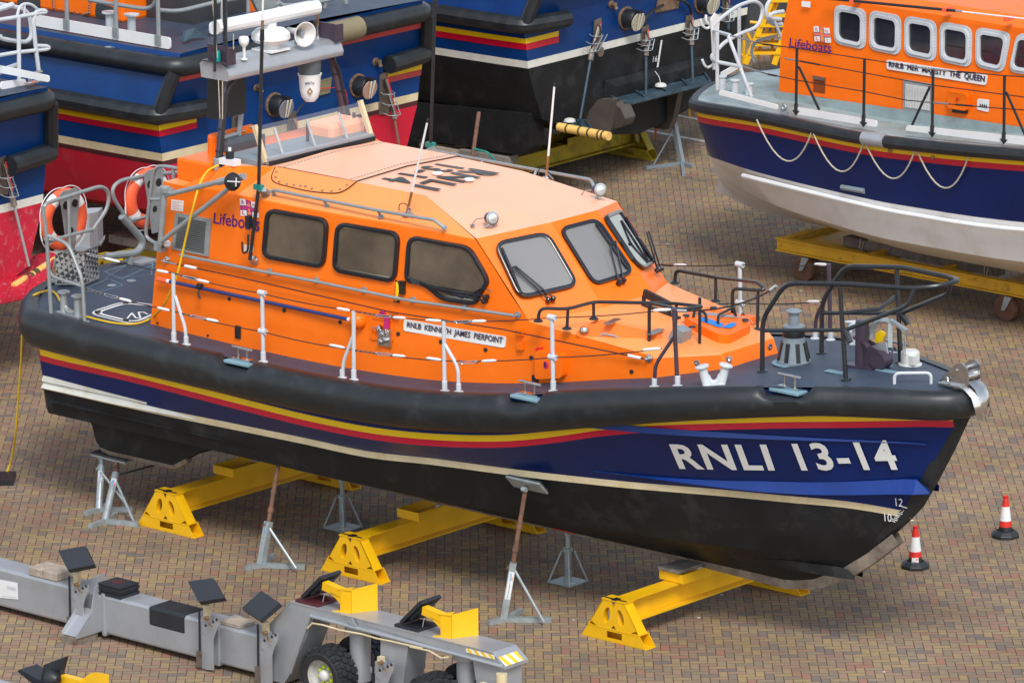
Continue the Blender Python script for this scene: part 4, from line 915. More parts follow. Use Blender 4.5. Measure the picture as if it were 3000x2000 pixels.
# anchor stowed on the starboard... port side of the deck with chain
b = MB(); A = dk(*z4b(1340, 1190)); an = []
ap = [F1.at(*z4b(X, Y), 1, .25) for X, Y in ((1460, 1000), (1455, 965), (1330, 880))]
b.bar(ap[1], ap[2], .05, .03, m=0); b.bar(ap[2], ap[2]+V((.02, -.03, -.3)), .05, .03, m=0)
arc = [F1.at(*z4b(X, Y), 1, .2) for X, Y in ((1180, 1010), (1190, 930), (1240, 885), (1310, 885))]
b.tube(arc, [.04, .035, .03, .03], 6, 0); b.prism([F1.at(*z4b(X, Y), 1, .2) for X, Y in ((1210, 1060), (1215, 985), (1250, 960), (1290, 985), (1265, 1045))], (0, .02, 0), 2)
b.prism([F1.at(*z4b(X, Y), 1, .12) for X, Y in ((1165, 1085), (1290, 1050), (1312, 1160), (1240, 1160))], (0, .02, 0), 3)
ch = [F1.at(*z4b(1435, 990+k*28), 1, .25) for k in range(7)]
for i in range(6):
    o__ = V((.014, 0, 0)) if i % 2 else V((0, .014, 0)); b.tube([ch[i]+o__, ch[i+1]+o__*1], .007, 5, 1); b.tube([ch[i]-o__, ch[i+1]-o__], .007, 5, 1)
b.build('anchor', M('galv', 'galv', 'yellow_stripe', 'alu'), boat)
b = MB()
for pxy in ((1060, 895), (1005, 1020)):
    pass
for s in (-1,):
    q = dk(*z4b(1360, 1370)); q2 = dk(*z4b(1640, 1368)); b.tube([q, q+V((0, 0, .12)), q2+V((0, 0, .12)), q2], .018, 8, 0, .06)
b.build('foredeck_loop', 'tube_pale', boat)
b = MB(); q = dk(*z4b(908, 1280)); b.box(q.x-.12, q.x+.12, q.y-.05, q.y+.05, q.z, q.z+.006); q = dk(*z4b(1300, 1272)); b.box(q.x-.12, q.x+.12, q.y-.05, q.y+.05, q.z, q.z+.006); q = dk(*z4b(1290, 1240)); b.box(q.x-.2, q.x+.05, q.y-.06, q.y+.06, q.z, q.z+.03)
b.build('deck_patches', 'deck_line', boat)
b = MB(); zt = 3.26
for y in (-.13, .1):
    P_ = [V((13.02, y, zt-.02)), V((13.12, y, zt+.1)), V((13.3, y, zt+.27)), V((13.37, y, zt+.29)), V((13.44, y, zt+.24)), V((13.46, y, zt+.02)), V((13.4, y, zt-.12))]
    b.prism(P_, (0, .03, 0), 0)
b.cyl((13.37, -.1, zt+.12), (13.37, .1, zt+.12), .055, .05, 14); b.cyl((13.37, 0, zt+.12), (13.37, .1, zt+.12), .05, .06, 14)
b.cyl((13.3, -.15, zt+.2), (13.3, .16, zt+.2), .02, None, 8)
b.lathe((13.19, -.14, zt+.09), (0, -1, 0), [(.03, 0), (.03, .01), (.02, .02)], 10)
pr_ = [(13.44, -.10, zt+.08), (13.53, -.10, zt+.02), (13.585, -.095, zt-.08), (13.60, -.07, zt-.18), (13.59, -.02, zt-.25)]
b.grid([[V(p) for p in pr_], [V((p[0]+.03, 0, p[2])) for p in pr_], [V((p[0], -p[1], p[2])) for p in pr_]], 0, True)
b.build('bow_roller', 'steel', boat)
b = MB(); fs_ = [(13.25, -.17, zt+.04), (13.42, -.17, zt+.03), (13.53, -.16, zt-.06), (13.57, -.14, zt-.2), (13.56, -.10, zt-.31)]
b.grid([[V(p) for p in fs_], [V((p[0]+.05, p[1]*.55, p[2])) for p in fs_]], 0, True); b.mirror(); b.box(13.1, 13.40, -.19, .19, zt+.03, zt+.045); b.build('stem_plate', 'steel', boat)
# aft deck: flush hatch outline, silver locker, lines
def outline(pts, w_, r, m, name, dz=.004, closed=True):
    po = fillet(pts, r, 4, closed); n = len(po); b = MB(); A1, A2 = [], []
    c_ = sum(po, V())/n
    for i, p in enumerate(po):
        a = po[(i+1) % n] if closed or i < n-1 else p; q = po[i-1] if closed or i > 0 else p; t = (a-q).normalized(); nn = V((-t.y, t.x, 0))*w_/2
        A1.append(p-nn+V((0, 0, dz))); A2.append(p+nn+V((0, 0, dz)))
    b.grid([A1, A2], 0, False, closed); return b.build(name, m, boat)
hp = [dk(*z4(X, Y)) for X, Y in ((672, 1222), (955, 1130), (1330, 1180), (1040, 1312))]
outline(hp, .035, .2, 'white', 'hatch_outline'); c_ = sum(hp, V())/4
outline([c_+(p-c_)*.82 for p in hp], .045, .16, 'white', 'hatch_outline', .005)
b = MB()
for X, Y in ((963, 1147), (748, 1217), (963, 1280)): b.lathe(dk(*z4(X, Y)), (0, 0, 1), [(.04, .004), (.035, .02), (0, .022)], 12)
b.build('hatch_dogs', 'black', boat)
b = MB(); q = [dk(*z4(X, Y))+V((0, 0, .008)) for X, Y in ((975, 1265), (1010, 1225), (1040, 1262), (1075, 1262), (1060, 1218), (1100, 1218), (1130, 1235))]
for a_, c2 in zip(q[:-1], q[1:]): b.bar(a_, c2, .022, .004)
b.build('hatch_handle_marks', 'white', boat)
outline([dk(*z4(X, Y)) for X, Y in ((800, 905), (1050, 830), (1180, 850), (930, 960))], .012, .02, 'deck_line', 'deck_seam')
outline([dk(*z4(X, Y)) for X, Y in ((620, 1050), (830, 960), (945, 1010), (760, 1060))], .012, .06, 'deck_line', 'deck_seam')
outline([dk(*z4(X, Y)) for X, Y in ((800, 960), (1160, 930), (1170, 825), (1010, 830))], .008, .02, 'deck_line', 'deck_seam')
b = MB()
for X, Y in ((1005, 975), (855, 1010)): b.lathe(dk(*z4(X, Y)), (0, 0, 1), [(.06, .004), (.055, .01), (0, .011)], 16)
b.build('deck_plates', 'grey_mid', boat)
def diamond():
    m, N, L, B = new_mat('checker_plate'); tc = N.new('ShaderNodeTexCoord'); mp = N.new('ShaderNodeMapping'); mp.inputs['Rotation'].default_value = (0, R(45), R(20)); mp.inputs['Scale'].default_value = (20, 20, 20)
    L.new(tc.outputs['Object'], mp.inputs[0]); ch = N.new('ShaderNodeTexChecker'); ch.inputs['Scale'].default_value = 1; ch.inputs['Color1'].default_value = (.62, .62, .6, 1); ch.inputs['Color2'].default_value = (.1, .105, .11, 1)
    L.new(mp.outputs[0], ch.inputs[0]); L.new(ch.outputs[0], B.inputs['Base Color']); B.inputs['Metallic'].default_value = .6; B.inputs['Roughness'].default_value = .35; MATS['checker_plate'] = m
diamond()
c1 = dk(*z4(430, 1010)); c2 = dk(*z4(650, 1010)); c3 = dk(*z4(755, 965)); tz = F1.at(*z4(440, 755), 0, c1.x).z
foot = [c1, c2, c3, c3+V((-.25, .25, 0)), c1+V((-.05, .45, 0))]
bx_ = MB(); bx_.prism([p+V((0, 0, .02)) for p in foot], (0, 0, tz-c1.z)); lk = bx_.build('locker', 'checker_plate', boat)
b = MB()
for zz in (0, tz-c1.z+.0):
    po = [p+V((0, 0, zz+.01)) for p in foot]; cc_ = sum(po, V())/5
    b.prism([p+(p-cc_)*.04 for p in po], (0, 0, .02))
b.build('locker_trim', 'tube_grey', lk)
b = MB(); e0 = F1.at(*z4(570, 720), 2, tz+.03); e1_ = F1.at(*z4(690, 720), 2, tz+.03); e2_ = F1.at(*z4(755, 705), 2, tz+.03); b.prism([e0, e1_, e2_, e2_+V((-.12, .2, 0)), e0+V((-.1, .3, 0))], (0, 0, .42)); b.prism([F1.at(*z4(X, Y), 2, tz+.03) for X, Y in ((755, 700), (805, 640), (800, 660), (770, 710))], (0, 0, .03)); b.build('locker_top_box', 'alu', lk)
# stern rails
def G(px, py, x=1.2): return F1.at(px, py, 0, x)
z9 = lambda X, Y: (X/3.485, 450+Y/3.485)
loop = [G(*z9(*q)) for q in ((478, 835), (430, 520), (1040, 328), (1118, 400), (1100, 560), (940, 790), (930, 850))]
fx, fy = 1.2, -1.78
Gp = lambda X, Y: G(X, Y)
thick = [V((1.2, -.92+.0, 3.02)), V((1.2, -.40, 3.02)), V((1.2, -.22, 3.12)), V((1.2, -.60, 3.47))]
for s in (1, -1):
    MR = (lambda p: p) if s == 1 else mr
    b = MB(); b.tube([MR(p) for p in loop[:6]], .024, 10, 0, .12)
    a0 = G(*z9(480, 835)); b.tube([MR(G(*z9(500, 905))), MR(G(*z9(600, 865))), MR(G(*z9(710, 835))), MR(G(*z9(955, 770)))], .022, 8, 0, .05)
    pbase = V((1.22, -1.84, zdk(1.22, 1.84))); b.tube([MR(pbase), MR(V((1.2, -1.86, 3.4))), MR(loop[1]+V((0, .01, -.02)))], .024, 10)
    b.tube([MR(G(*z9(700, 420))), MR(G(*z9(712, 950)))], .02, 8)
    q6 = sd_(*z9(700, 935), .0, 1.6)
    side = [loop[0], sd_(*z9(620, 885), .05, 1.3), sd_(*z9(705, 940), .05, 1.5), sd_(*z9(840, 1280), .05, 1.9), sd_(*z9(865, 1735), .05, 1.9)]
    side[-1].z = zdk(side[-1].x, 1.8); b.tube([MR(p) for p in side], .023, 10, 0, .1)
    b.tube([MR(sd_(*z9(500, 1190), .05, 1.2)), MR(sd_(*z9(530, 1255), .05, 1.2)), MR(sd_(*z9(835, 1352), .05, 1.9))], .021, 8, 0, .08)
    for p in (pbase, side[-1]): b.lathe(MR(p), (0, 0, 1), [(.06, 0), (.06, .012), (.035, .02)], 12)
    b.build('stern_rail', 'tube_grey', boat)
    b = MB(); tk = [V((1.2, -1.35, 2.72)), V((1.2, -.5, 2.82)), V((1.2, -.22, 2.98)), V((1.2, -.55, 3.36))]
    tk = [loop[4].lerp(loop[5], .9), V((1.2, loop[5].y-.02, loop[5].z-.02))] if 0 else None
    K = [G(*q) for q in ((356, 634), (422, 706), (405, 740), (306, 752))]           # the far one is seen: mirror its shape
    K = [V((1.2, -abs(p.y+.0), p.z)) for p in K]
    m_ = [V((1.2, 1.02, 3.46)), V((1.2, .62, 3.0)), V((1.2, .72, 2.85)), V((1.2, 1.25, 2.85))]
    far = [F1.at(px, py, 0, .2) for px, py in ((356, 634), (422, 706), (405, 740), (306, 752))]
    far = [V((p.x, p.y, p.z)) for p in far]; far = far if s == -1 else [mr(p) for p in far]
    b.tube(far, .045, 10, 0, .12); b.tube([far[2].lerp(far[3], .25), V((far[2].x, far[2].lerp(far[3], .25).y, 2.5))], .04, 8); b.box(far[2].x-.15, far[2].x+.15, far[2].y-.1, far[2].y+.2, 2.5, 2.53)
    b.build('stern_gate_arm', 'tube_grey', boat)
# far stern loop and ladder rail
b = MB(); zz = lambda X, Y: F1.at(X/2.613, 450+Y/2.613, 0, .2)
b.tube([zz(*q) for q in ((960, 480), (865, 340), (860, 260), (920, 205), (1130, 165), (1330, 145), (1560, 150))], .024, 10, 0, .12); b.tube([zz(*q) for q in ((1000, 510), (1200, 465), (1230, 455))], .022, 8); b.build('stern_rail', 'tube_grey', boat)
b = MB(); zz = lambda X, Y: F1.at(X/2.613, 450+Y/2.613, 1, -.9)
b.tube([zz(*q) for q in ((1200, 690), (1125, 650), (1115, 600), (1170, 160), (1200, 100), (1250, 95), (1560, 145))], .022, 10, 0, .1); b.tube([zz(1155, 350), zz(1230, 350)], .02, 8); b.tube([zz(1325, 115), zz(1330, 215)], .02, 8); b.build('boarding_rail', 'tube_grey', boat)
# lifebuoy holders + lifebuoys (the buoys hang on the holders: things of their own)
def lifebuoy(c_, ax, label, plate=True):
    e = F1.empty('lifebuoy', c_); tag(e, label, 'lifebuoy', 'lifebuoys on the stern rails')
    ax = V(ax).normalized(); b = MB(); rs, tr = .29, .075; u_ = ax.orthogonal().normalized(); u_ = (V((0, 0, 1))-ax*ax.z).normalized(); w_ = ax.cross(u_); n = 40
    vs, fs = [], []
    for i in range(n):
        a = 2*math.pi*i/n; d_ = u_*math.cos(a)+w_*math.sin(a)
        for k in range(12): t = 2*math.pi*k/12; vs.append(d_*(rs+tr*1.15*math.cos(t))+ax*tr*.8*math.sin(t))
    me = [[], []]
    for i in range(n):
        dd = (i+2) % 10 < 1
        for k in range(12): f_ = (i*12+k, i*12+(k+1) % 12, ((i+1) % n)*12+(k+1) % 12, ((i+1) % n)*12+k); b.f.append(list(f_)); b.mi.append(1 if (i % 10) in (3, 4) else 0); b.sm.append(True)
    b.v = [tuple(v) for v in vs]; b.build('ring', M('hi_orange', 'white'), e)
    g_ = MB(); pts = []
    for i in range(41):
        a = 2*math.pi*i/40; d_ = u_*math.cos(a)+w_*math.sin(a); pts.append(d_*(rs+tr+.015+.045*abs(math.sin(2*a)))+ax*.0)
    g_.tube(pts, .006, 5); g_.tube([pts[10], pts[10]+V((0, 0, -.12)), pts[10]+V((.02, 0, -.2))], .008, 5); g_.build('grab_line', 'white', e)
    if plate:
        pb = MB(); f_ = lambda a, c2, o_: tuple(V(c_)+w_*a+u_*c2+ax*o_); P_ = [V(f_(-.17, .34, .11)), V(f_(-.10, .38, .11)), V(f_(.10, .38, .11)), V(f_(.17, .34, .11)), V(f_(.05, -.42, .11)), V(f_(-.05, -.42, .11))]
        pb.prism(P_, ax*.012)
        for a, c2, rr in ((-.075, .2, .05), (.075, .2, .05), (0, -.12, .04)): pb.lathe(V(f_(a, c2, .125)), ax, [(rr, 0), (rr*.98, .001), (0, .001)], 16, 1)
        pb.build('buoy_holder', M('tube_grey', 'black'), boat)
lc = F1.at(186, 642, 0, .95); lifebuoy(lc, (1, .0, 0), 'orange lifebuoy nearest the camera, behind the silver checker plate locker')
lc2 = F1.at(432, 580, 0, .15); lifebuoy(lc2, (1, 0, 0), 'orange lifebuoy half hidden by the aft end of the orange wheelhouse')
# boat hook clipped along the side
e = F1.empty('boat_hook'); tag(e, 'long dark blue pole with orange ends clipped along the orange wheelhouse side', 'boat hook')
a_, c_ = wl(490, 823, .07), wl(1028, 937, .07); b = MB(); b.tube([a_, c_], .022, 10); b.build('pole', 'blue_pole', e)
b = MB(); b.tube([a_+(a_-c_).normalized()*.16, a_], [.028, .034], 10, 0); b.build('hook_cover', 'hi_orange', e)
b = MB(); b.cyl(a_, a_.lerp(c_, .015), .025, None, 10); b.cyl(c_.lerp(a_, .015), c_, .025, None, 10); b.build('sleeve', 'white', e)
b = MB(); p = wl(*z5(905, 1280), .04); b.lathe(p+V((0, .05, 0)), (0, -1, 0), [(.1, 0), (.1, .06), (.07, .11), (.03, .13), (0, .13)], 16); b.build('end_socket', 'orange_plain', boat)
b = MB(); p = wl(*z4(1530, 1015), .07); b.lathe(p+V((-.03, 0, 0)), (1, 0, -.03), [(.036, 0), (.036, .06)], 10); b.tube([p, p+V((0, -.03, -.08)), p+V((.03, -.03, -.14)), p+V((.0, -.03, -.1))], .012, 6, 0); b.build('strap', 'black', boat)
# electric cable from the roof over the stern to the ground
e = tag(Fr((0, 0, 0), 0).empty('power_cable'), 'yellow electric cable trailing from the wheelhouse over the stern to the paving', 'cable')
def wpt(L_): return F1.o+F1.ax[0]*L_.x+F1.ax[1]*L_.y+F1.ax[2]*L_.z
C = [F1.at(640, 484, 1, -1.25), F1.at(608, 498, 1, -1.40), F1.at(585, 535, 1, -1.55), F1.at(570, 590, 1, -1.68), F1.at(555, 650, 1, -1.68), F1.at(537, 730, 1, -1.66), F1.at(520, 805, 1, -1.72), F1.at(500, 855, 1, -1.72), F1.at(478, 900, 1, -1.66)]
C += [dk(X, Y, .02) for X, Y in ((440, 935), (400, 950), (340, 948), (280, 935), (215, 915), (180, 890), (165, 860), (150, 850), (132, 858), (145, 868), (160, 862))]
C = C[:-3]+[dk(133, 852, .02)]+[F1.at(100, 862, 0, .5), F1.at(74, 885, 0, .2), F1.at(66, 940, 0, .1), F1.at(62, 1050, 0, 0), F1.at(54, 1160, 0, -.1), F1.at(47, 1260, 0, -.2), F1.at(38, 1330, 0, -.5)]
CW = [wpt(p) for p in C]+[W0.at(22, 1385, 2, .02), W0.at(-30, 1430, 2, .02)]
b = MB(); b.tube(CW, .013, 8, 0, .18); b.build('cable_run', 'cable_yellow', e)
b = MB(); p = W0.at(15, 1408, 2, 0); b.obox(p+V((0, 0, .03)), (.12, 0, 0), (0, .22, 0), (0, 0, .03)); tag(b.build('rubber_mat', 'black'), 'small black rubber mat at the left edge under the yellow cable', 'mat')
# ------------------------------------------------------------------ upper steering position and mast
X0 = 3.85
wp = lambda px, py, x=X0: F1.at(px, py, 0, x)
z8 = lambda X, Y: (560+X/3.92, 280+Y/3.92)
b = MB(); a_, c_ = V((3.88, -.90, 4.52)), V((3.88, .90, 4.52)); b.bar(a_+V((0, 0, .03)), c_+V((0, 0, .03)), .08, .07); sc_ = b.build('windscreen_sill', 'alu', boat)
b = MB(); b.bar(a_+V((.045, 0, .01)), c_+V((.045, 0, .01)), .03, .05); b.build('seal', 'black', sc_)
tilt = V((-.15, 0, .36))
b = MB(); b.grid([[a_+V((-.01, .02, .06)), c_+V((-.01, -.02, .06))], [a_+V((-.01, .02, .06))+tilt, c_+V((-.01, -.02, .06))+tilt]], 0, False); b.build('windscreen', 'perspex', boat)
for y in (-.90, .90):
    b = MB(); p = V((3.87, y, 4.54)); b.bar(p, p+tilt*1.15, .05, .05, up=(1, 0, 0)); b.build('windscreen_post', 'cream', boat)
for y in (-.55, 0, .55):
    b = MB(); p = V((3.82, y, 4.54)); b.tube([p, p+V((-.14, 0, .32))], .016, 8); b.build('screen_brace', 'steel', boat)
# side screens, dash, seats
b = MB(); b.prism([V((3.84, -1.0, 4.5)), V((3.84, -1.0, 4.56)), V((3.55, -1.0, 4.57)), V((3.28, -1.0, 4.56)), V((3.12, -1.0, 4.5))], (0, 1.98, 0)); b.build('dash', 'grey_mid', boat, bevel=.02)
b = MB(); b.box(2.66, 3.2, -1.15, 1.15, 4.2, 4.47, 0); b.build('aft_coaming', 'orange_plain', boat, bevel=.03)
for y in (-.36,):
    s_ = MB(); s_.obox((2.80, y, 4.53), (.05, 0, 0), (0, .38, 0), (0, 0, .17)); st_ = s_.build('seat_back', 'orange_plain', boat, bevel=.05)
    s_ = MB(); s_.obox((2.92, y+.02, 4.50), (.07, 0, 0), (.0, .26, 0), (0, 0, .13)); s_.build('seat_pad', 'seat_grey', st_, bevel=.06)
    s_ = MB()
    for k in range(6): s_.lathe((2.855, y-.28+k*.11, 4.65+(k % 2)*.03), (1, 0, 0), [(.016, 0), (.012, .01), (0, .012)], 8)
    s_.build('bolts', 'steel', st_)
p = F1.at(*z8(445, 745), 1, -1.12); b = MB(); b.box(p.x-.12, p.x+.12, p.y-.06, p.y+.06, 4.5, 4.57, 0); b.cyl((p.x, p.y, 4.57), (p.x, p.y, 4.66), .05, None, 10, 1); b.cyl((p.x, p.y, 4.66), (p.x, p.y, 4.70), .02, None, 8, 0); b.build('stern_lamp', M('white', 'black'), boat)
b = MB()
for y in (-.6, .15, .95): b.tube([V((3.55, y, 4.5)), V((3.55, y, 4.78))], .02, 8, 1)
b.tube([wp(905, 392, 3.2), wp(1000, 425, 3.5)], .022, 8, 0); b.tube([wp(905, 392, 3.2), wp(906, 450, 3.2)], .022, 8, 0); b.tube([wp(760, 500, 3.3), wp(840, 465, 3.5)], .02, 8, 0); b.build('grab_bars', M('tube_grey', 'tube_purple'), boat)
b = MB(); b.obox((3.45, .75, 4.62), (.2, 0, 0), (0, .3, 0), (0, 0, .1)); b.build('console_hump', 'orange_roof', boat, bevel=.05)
# radar arch
for s, ft, hd in ((-1, (3.28, -1.08, 4.45), (3.25, -.9, 5.46)), (1, (3.28, 1.18, 4.35), (3.25, .90, 5.42))):
    b = MB(); a_, c_ = V(ft), V(hd); b.tube([a_, c_], .042, 12, 0); b.lathe(a_-V((0, 0, .12)), (0, 0, 1), [(.05, 0), (.055, .02), (.055, .2), (.045, .21)], 12, 1)
    n_ = V((.05, .02*s, 0)); b.tube([a_.lerp(c_, 0)+n_, a_.lerp(c_, .85)+n_, a_.lerp(c_, 1)+n_*2+V((0, -s*.12, .0))], .02, 8, 2, .1)
    for t in (.15, .4, .6, .8): b.lathe(a_.lerp(c_, t), c_-a_, [(.05, 0), (.05, .02)], 10, 2)
    b.build('arch_leg', M('tube_purple', 'galv', 'black'), boat)
b = MB(); b.tube([wp(712, 285, 2.9), wp(700, 400, 2.9)], .03, 8); b.tube([wp(650, 405, 2.9), wp(702, 390, 2.9)], .026, 8); b.build('arch_strut', 'tube_grey', boat)
b = MB(); P_ = [V((2.95, -1.0, 5.44)), V((3.38, -1.0, 5.44)), V((3.40, -1.0, 5.50)), V((3.36, -1.0, 5.60)), V((3.26, -1.0, 5.64)), V((2.98, -1.0, 5.64)), V((2.93, -1.0, 5.6))]
b.prism(P_, (0, 1.95, 0)); b.build('arch_platform', 'alu', boat, bevel=.02)
b = MB(); p0 = V((3.18, -.06, 5.645)); b.obox(p0+V((0, 0, .01)), (.16, 0, 0), (0, .16, 0), (0, 0, .012)); b.lathe(p0, (0, 0, 1), [(.11, .01), (.11, .05), (.14, .08), (.2, .10), (.23, .14), (.225, .20), (.17, .25), (.08, .265), (.07, .27), (.07, .32)], 24)
rd = b.build('radar', 'white', boat)
b = MB(); c_ = p0+V((0, 0, .385)); aL = c_+V((.0, -.92, .02)); aR = c_+V((0, .80, -.0)); dd = (aR-aL)
pr2 = [V((math.cos(t)*.075, 0, math.sin(t)*.085)) for t in [2*math.pi*k/12 for k in range(12)]]
b.prism([aL+q for q in pr2], dd); b.build('antenna_bar', 'white', rd, bevel=.01)
b = MB(); p = V((3.19, .35, 5.80)); ax = V((1, -.25, 0)).normalized(); b.lathe(p-ax*.16, ax, [(.03, 0), (.035, .12), (.05, .2), (.09, .3), (.14, .36), (.15, .37), (.135, .37), (.08, .3), (.03, .2), (0, .19)], 24, 0); b.cyl(p+ax*.02, p+ax*.16, .022, .026, 10, 1); b.tube([p, p-V((0, 0, .15))], .015, 6, 1); b.build('loudhailer', M('white_dirty', 'grey_mid'), boat)
b = MB(); c_ = V((3.22, .55, 5.44)); b.lathe(c_, (0, 0, -1), [(.14, 0), (.135, .12), (.125, .17)], 24, 1); b.lathe(c_+V((0, 0, -.17)), (0, 0, -1), [(.145, 0), (.13, .04), (.12, .2), (.10, .28), (.06, .33), (0, .345)], 24, 0)
q = F1.ray(905, 245)[1]; nrm = -V((q.x, q.y, 0)).normalized(); rt_ = V((-nrm.y, nrm.x, 0)); pc = c_+nrm*.127+V((0, 0, -.36))
n2 = lambda u_, v_: pc+rt_*u_+V((0, 0, v_))+nrm*(.004-abs(v_)*.0)
b.poly([n2(-.035, 0), n2(0, -.05), n2(.035, 0), n2(0, .05)], 2); b.poly([n2(-.012, 0)+nrm*.003, n2(0, -.015)+nrm*.003, n2(.012, 0)+nrm*.003, n2(0, .015)+nrm*.003], 0)
pt_ = c_+nrm*.14+V((0, 0, -.26)); lettering(b, 'FLIR', lambda u_, v_: pt_+rt_*(.05-u_*.085)+V((0, 0, .018-v_*.032)), 3, .01)
b.poly([pt_+rt_*(-.045)+V((0, 0, .01)), pt_+rt_*(-.06), pt_+rt_*(-.045)+V((0, 0, -.02)), pt_+rt_*(-.03)], 3)
b.build('thermal_camera', M('white', 'seat_grey', 'bronze', 'navy_ink'), boat)
for s in (-1, 1):
    y = -.93 if s == -1 else .86; b = MB(); b.obox((3.2, y, 5.73), (.2, 0, 0), (0, .008, 0), (0, 0, .1)); b.obox((3.2, y-s*-.05, 5.65), (.2, 0, 0), (0, .06, 0), (0, 0, .008)); b.obox((3.39, y+.02*s, 5.73), (.008, 0, 0), (0, .07, 0), (0, 0, .1)); nl = b.build('sidelight_screen', 'tube_purple', boat)
    if s == -1: b = MB(); b.lathe((3.2, -.99, 5.66), (0, 0, 1), [(.045, 0), (.045, .1), (.04, .12), (0, .12)], 12); b.build('green_light', 'teal_glass', nl)
b = MB(); b.lathe((3.32, -.66, 5.64), (0, 0, 1), [(.04, 0), (.04, .01), (.018, .02), (.018, .14), (.022, .15), (.05, .18), (.06, .21), (.06, .25), (.05, .27), (0, .275)], 16); b.build('gps_mushroom', 'white', boat)
def whip(p, L_, lean, name='whip_aerial', low=.15, ms=('white', 'steel', 'bronze')):
    b = MB(); p = V(p); l_ = V(lean); b.lathe(p, (0, 0, 1), [(.03, 0), (.03, .02), (.018, .025)], 10, 1); b.cyl(p, p+l_*low, .016, None, 8, 1); b.cyl(p+l_*low, p+l_*(low+.2), .014, None, 8, 2); b.cyl(p+l_*(low+.2), p+l_*L_, .013, .01, 8, 0); b.build(name, M(*ms), boat)
whip((3.15, -.80, 5.64), 2.2, (-.02, -.03, 1)); whip((3.1, .83, 5.64), 2.0, (0, .0, 1))
b = MB(); b.tube([F1.at(629, 210, 1, -1.05), F1.at(631, -60, 1, -1.05)], .018, 8); b.tube([F1.at(660, 170, 1, -.9), F1.at(658, -60, 1, -.9)], .028, 8); b.build('signal_mast', 'tube_black', boat)
b = MB()
for a_, c_ in (((640, 235), (645, 360)), ((652, 238), (652, 350)), ((622, 0), (637, 170)), ((684, 100), (684, 145))): b.tube([F1.at(*a_, 1, -1.02), F1.at(*c_, 1, -1.02)], .006, 5)
b.build('halyards', 'rope', boat)
b = MB(); p = V((2.95, -.55, 5.0)); b.box(2.9, 3.05, -.86, -.36, 4.92, 5.42); b.build('junction_box', 'black', boat)
# far side whip base clamp
# ================================================================== LIFEBOATS BEHIND (transom towards us)
def big_boat(F, label, bottom, band=None, W=5.2, Lh=15, fend=True, topz=3.55):
    root = F.empty('lifeboat'); tag(root, label, 'lifeboat', 'lifeboats laid up ashore')
    yc = -W/2
    prof = [(-.16, topz-.04), (-.10, topz-.2), (.10, 2.72), (.06, 2.5), (.0, 2.13), (-.015, 2.02), (-.03, 1.95), (-.32, 1.22), (-1.5, .78), (yc, .62)]
    xs = [0, .5, 1.2, 2.5, 4, 6, 8, 10, 12, 13.5, Lh]; sc_ = [1, 1.01, 1.015, 1.02, 1.02, 1.0, .95, .82, .58, .3, .01]; rise = [0, 0, 0, 0, 0, 0, .05, .12, .3, .5, .75]
    strips = [0, 0, 0, 0, 1, 2 if band else 3, 3, 3, 3]
    xt = lambda z: -.24*max(0, z-2.7)/.8
    rows_ = [[V((x if x else xt(z), yc+(y-yc)*s, z+(r if z > 2 else r*.4))) for x, s, r in zip(xs, sc_, rise)] for y, z in prof]
    b = MB(); b.grid(rows_, strips, True)
    m2 = [[V((p.x, 2*yc-p.y, p.z)) for p in r][::-1] for r in rows_]; b.grid(m2, strips, True)
    for i in range(len(prof)-1):                       # transom, strip by strip
        (y0, z0), (y1, z1) = prof[i], prof[i+1]
        b.poly([(xt(z0), y0, z0), (xt(z0), 2*yc-y0, z0), (xt(z1), 2*yc-y1, z1), (xt(z1), y1, z1)], strips[i])
    b.build('hull', M('navy_dull', 'cream' if band else 'white_stripe', 'maroon', bottom), root, sharp=22)
    d = MB(); d.grid([rows_[0], [V((p.x, yc, p.z+.06)) for p in rows_[0]], m2[0][::-1]], 0, True); d.build('deck', 'deck_grey' if band else 'deck_grey', root)
    if fend:
        r = .135; zf = topz-.22
        path = [V((x, yc+(-.10-yc)*s+.05, zf+rr)) for x, s, rr in zip(xs, sc_, rise)][::-1][1:]
        path[-1] = V((-.26, path[-1].y, zf)); path += [V((-.26, 2*yc-path[-1].y, zf))]+[V((p.x, 2*yc-p.y, p.z)) for p in path[:-1][::-1]]
        f = MB(); f.tube(path, r, 12, 0, .25); fo = f.build('gunwale_fender', 'rubber', root)
        c = MB()
        for k in ((1.0, .1), (3.2, .1)):
            p = V((k[0], -.05, zf)); c.tube([p-V((.05, 0, 0)), p+V((.05, 0, 0))], r*1.03, 12)
        c.build('fender_strap', 'grey_mid', fo)
        for s in (0, 1):
            Y = (lambda y: y) if s == 0 else (lambda y: 2*yc-y)
            b = MB(); b.tube([V((-.22, Y(-.05), zf-.06)), V((-.06, Y(.10), 2.72))], .10, 10); b.build('corner_fender', 'rubber', root)
            b = MB(); pts = [V((7, Y(.12), 2.68)), V((.12, Y(.16), 2.68)), V((-.06, Y(.10), 2.68)), V((-.10, Y(-.12), 2.68)), V((-.13, Y(-.75), 2.66))]
            b.tube(pts, .13, 10, 0, .1); b.build('quarter_fender', 'rubber', root)
    return root
def strip(F, root, pts0, pts1, m, name, off):
    b = MB(); b.grid([[V(p)+V(off) for p in pts0], [V(p)+V(off) for p in pts1]], 0, False); return b.build(name, m, root)
def side_strip(root, z1, z2, m, yc=-2.6):
    yy = lambda z: .06*(z-2.13)/.37 if z < 2.5 else .06+.04*(z-2.5)/.22
    X = [0, .5, 1.2, 2.5, 4, 6]; Sx = [1, 1.01, 1.015, 1.02, 1.02, 1.0]; R_ = [[V((x-.0, yc+(yy(z)-yc)*s+.007, z)) for x, s in zip(X, Sx)] for z in (z1, z2)]
    b = MB(); b.grid(R_, 0, False); return b.build(m, m, root)
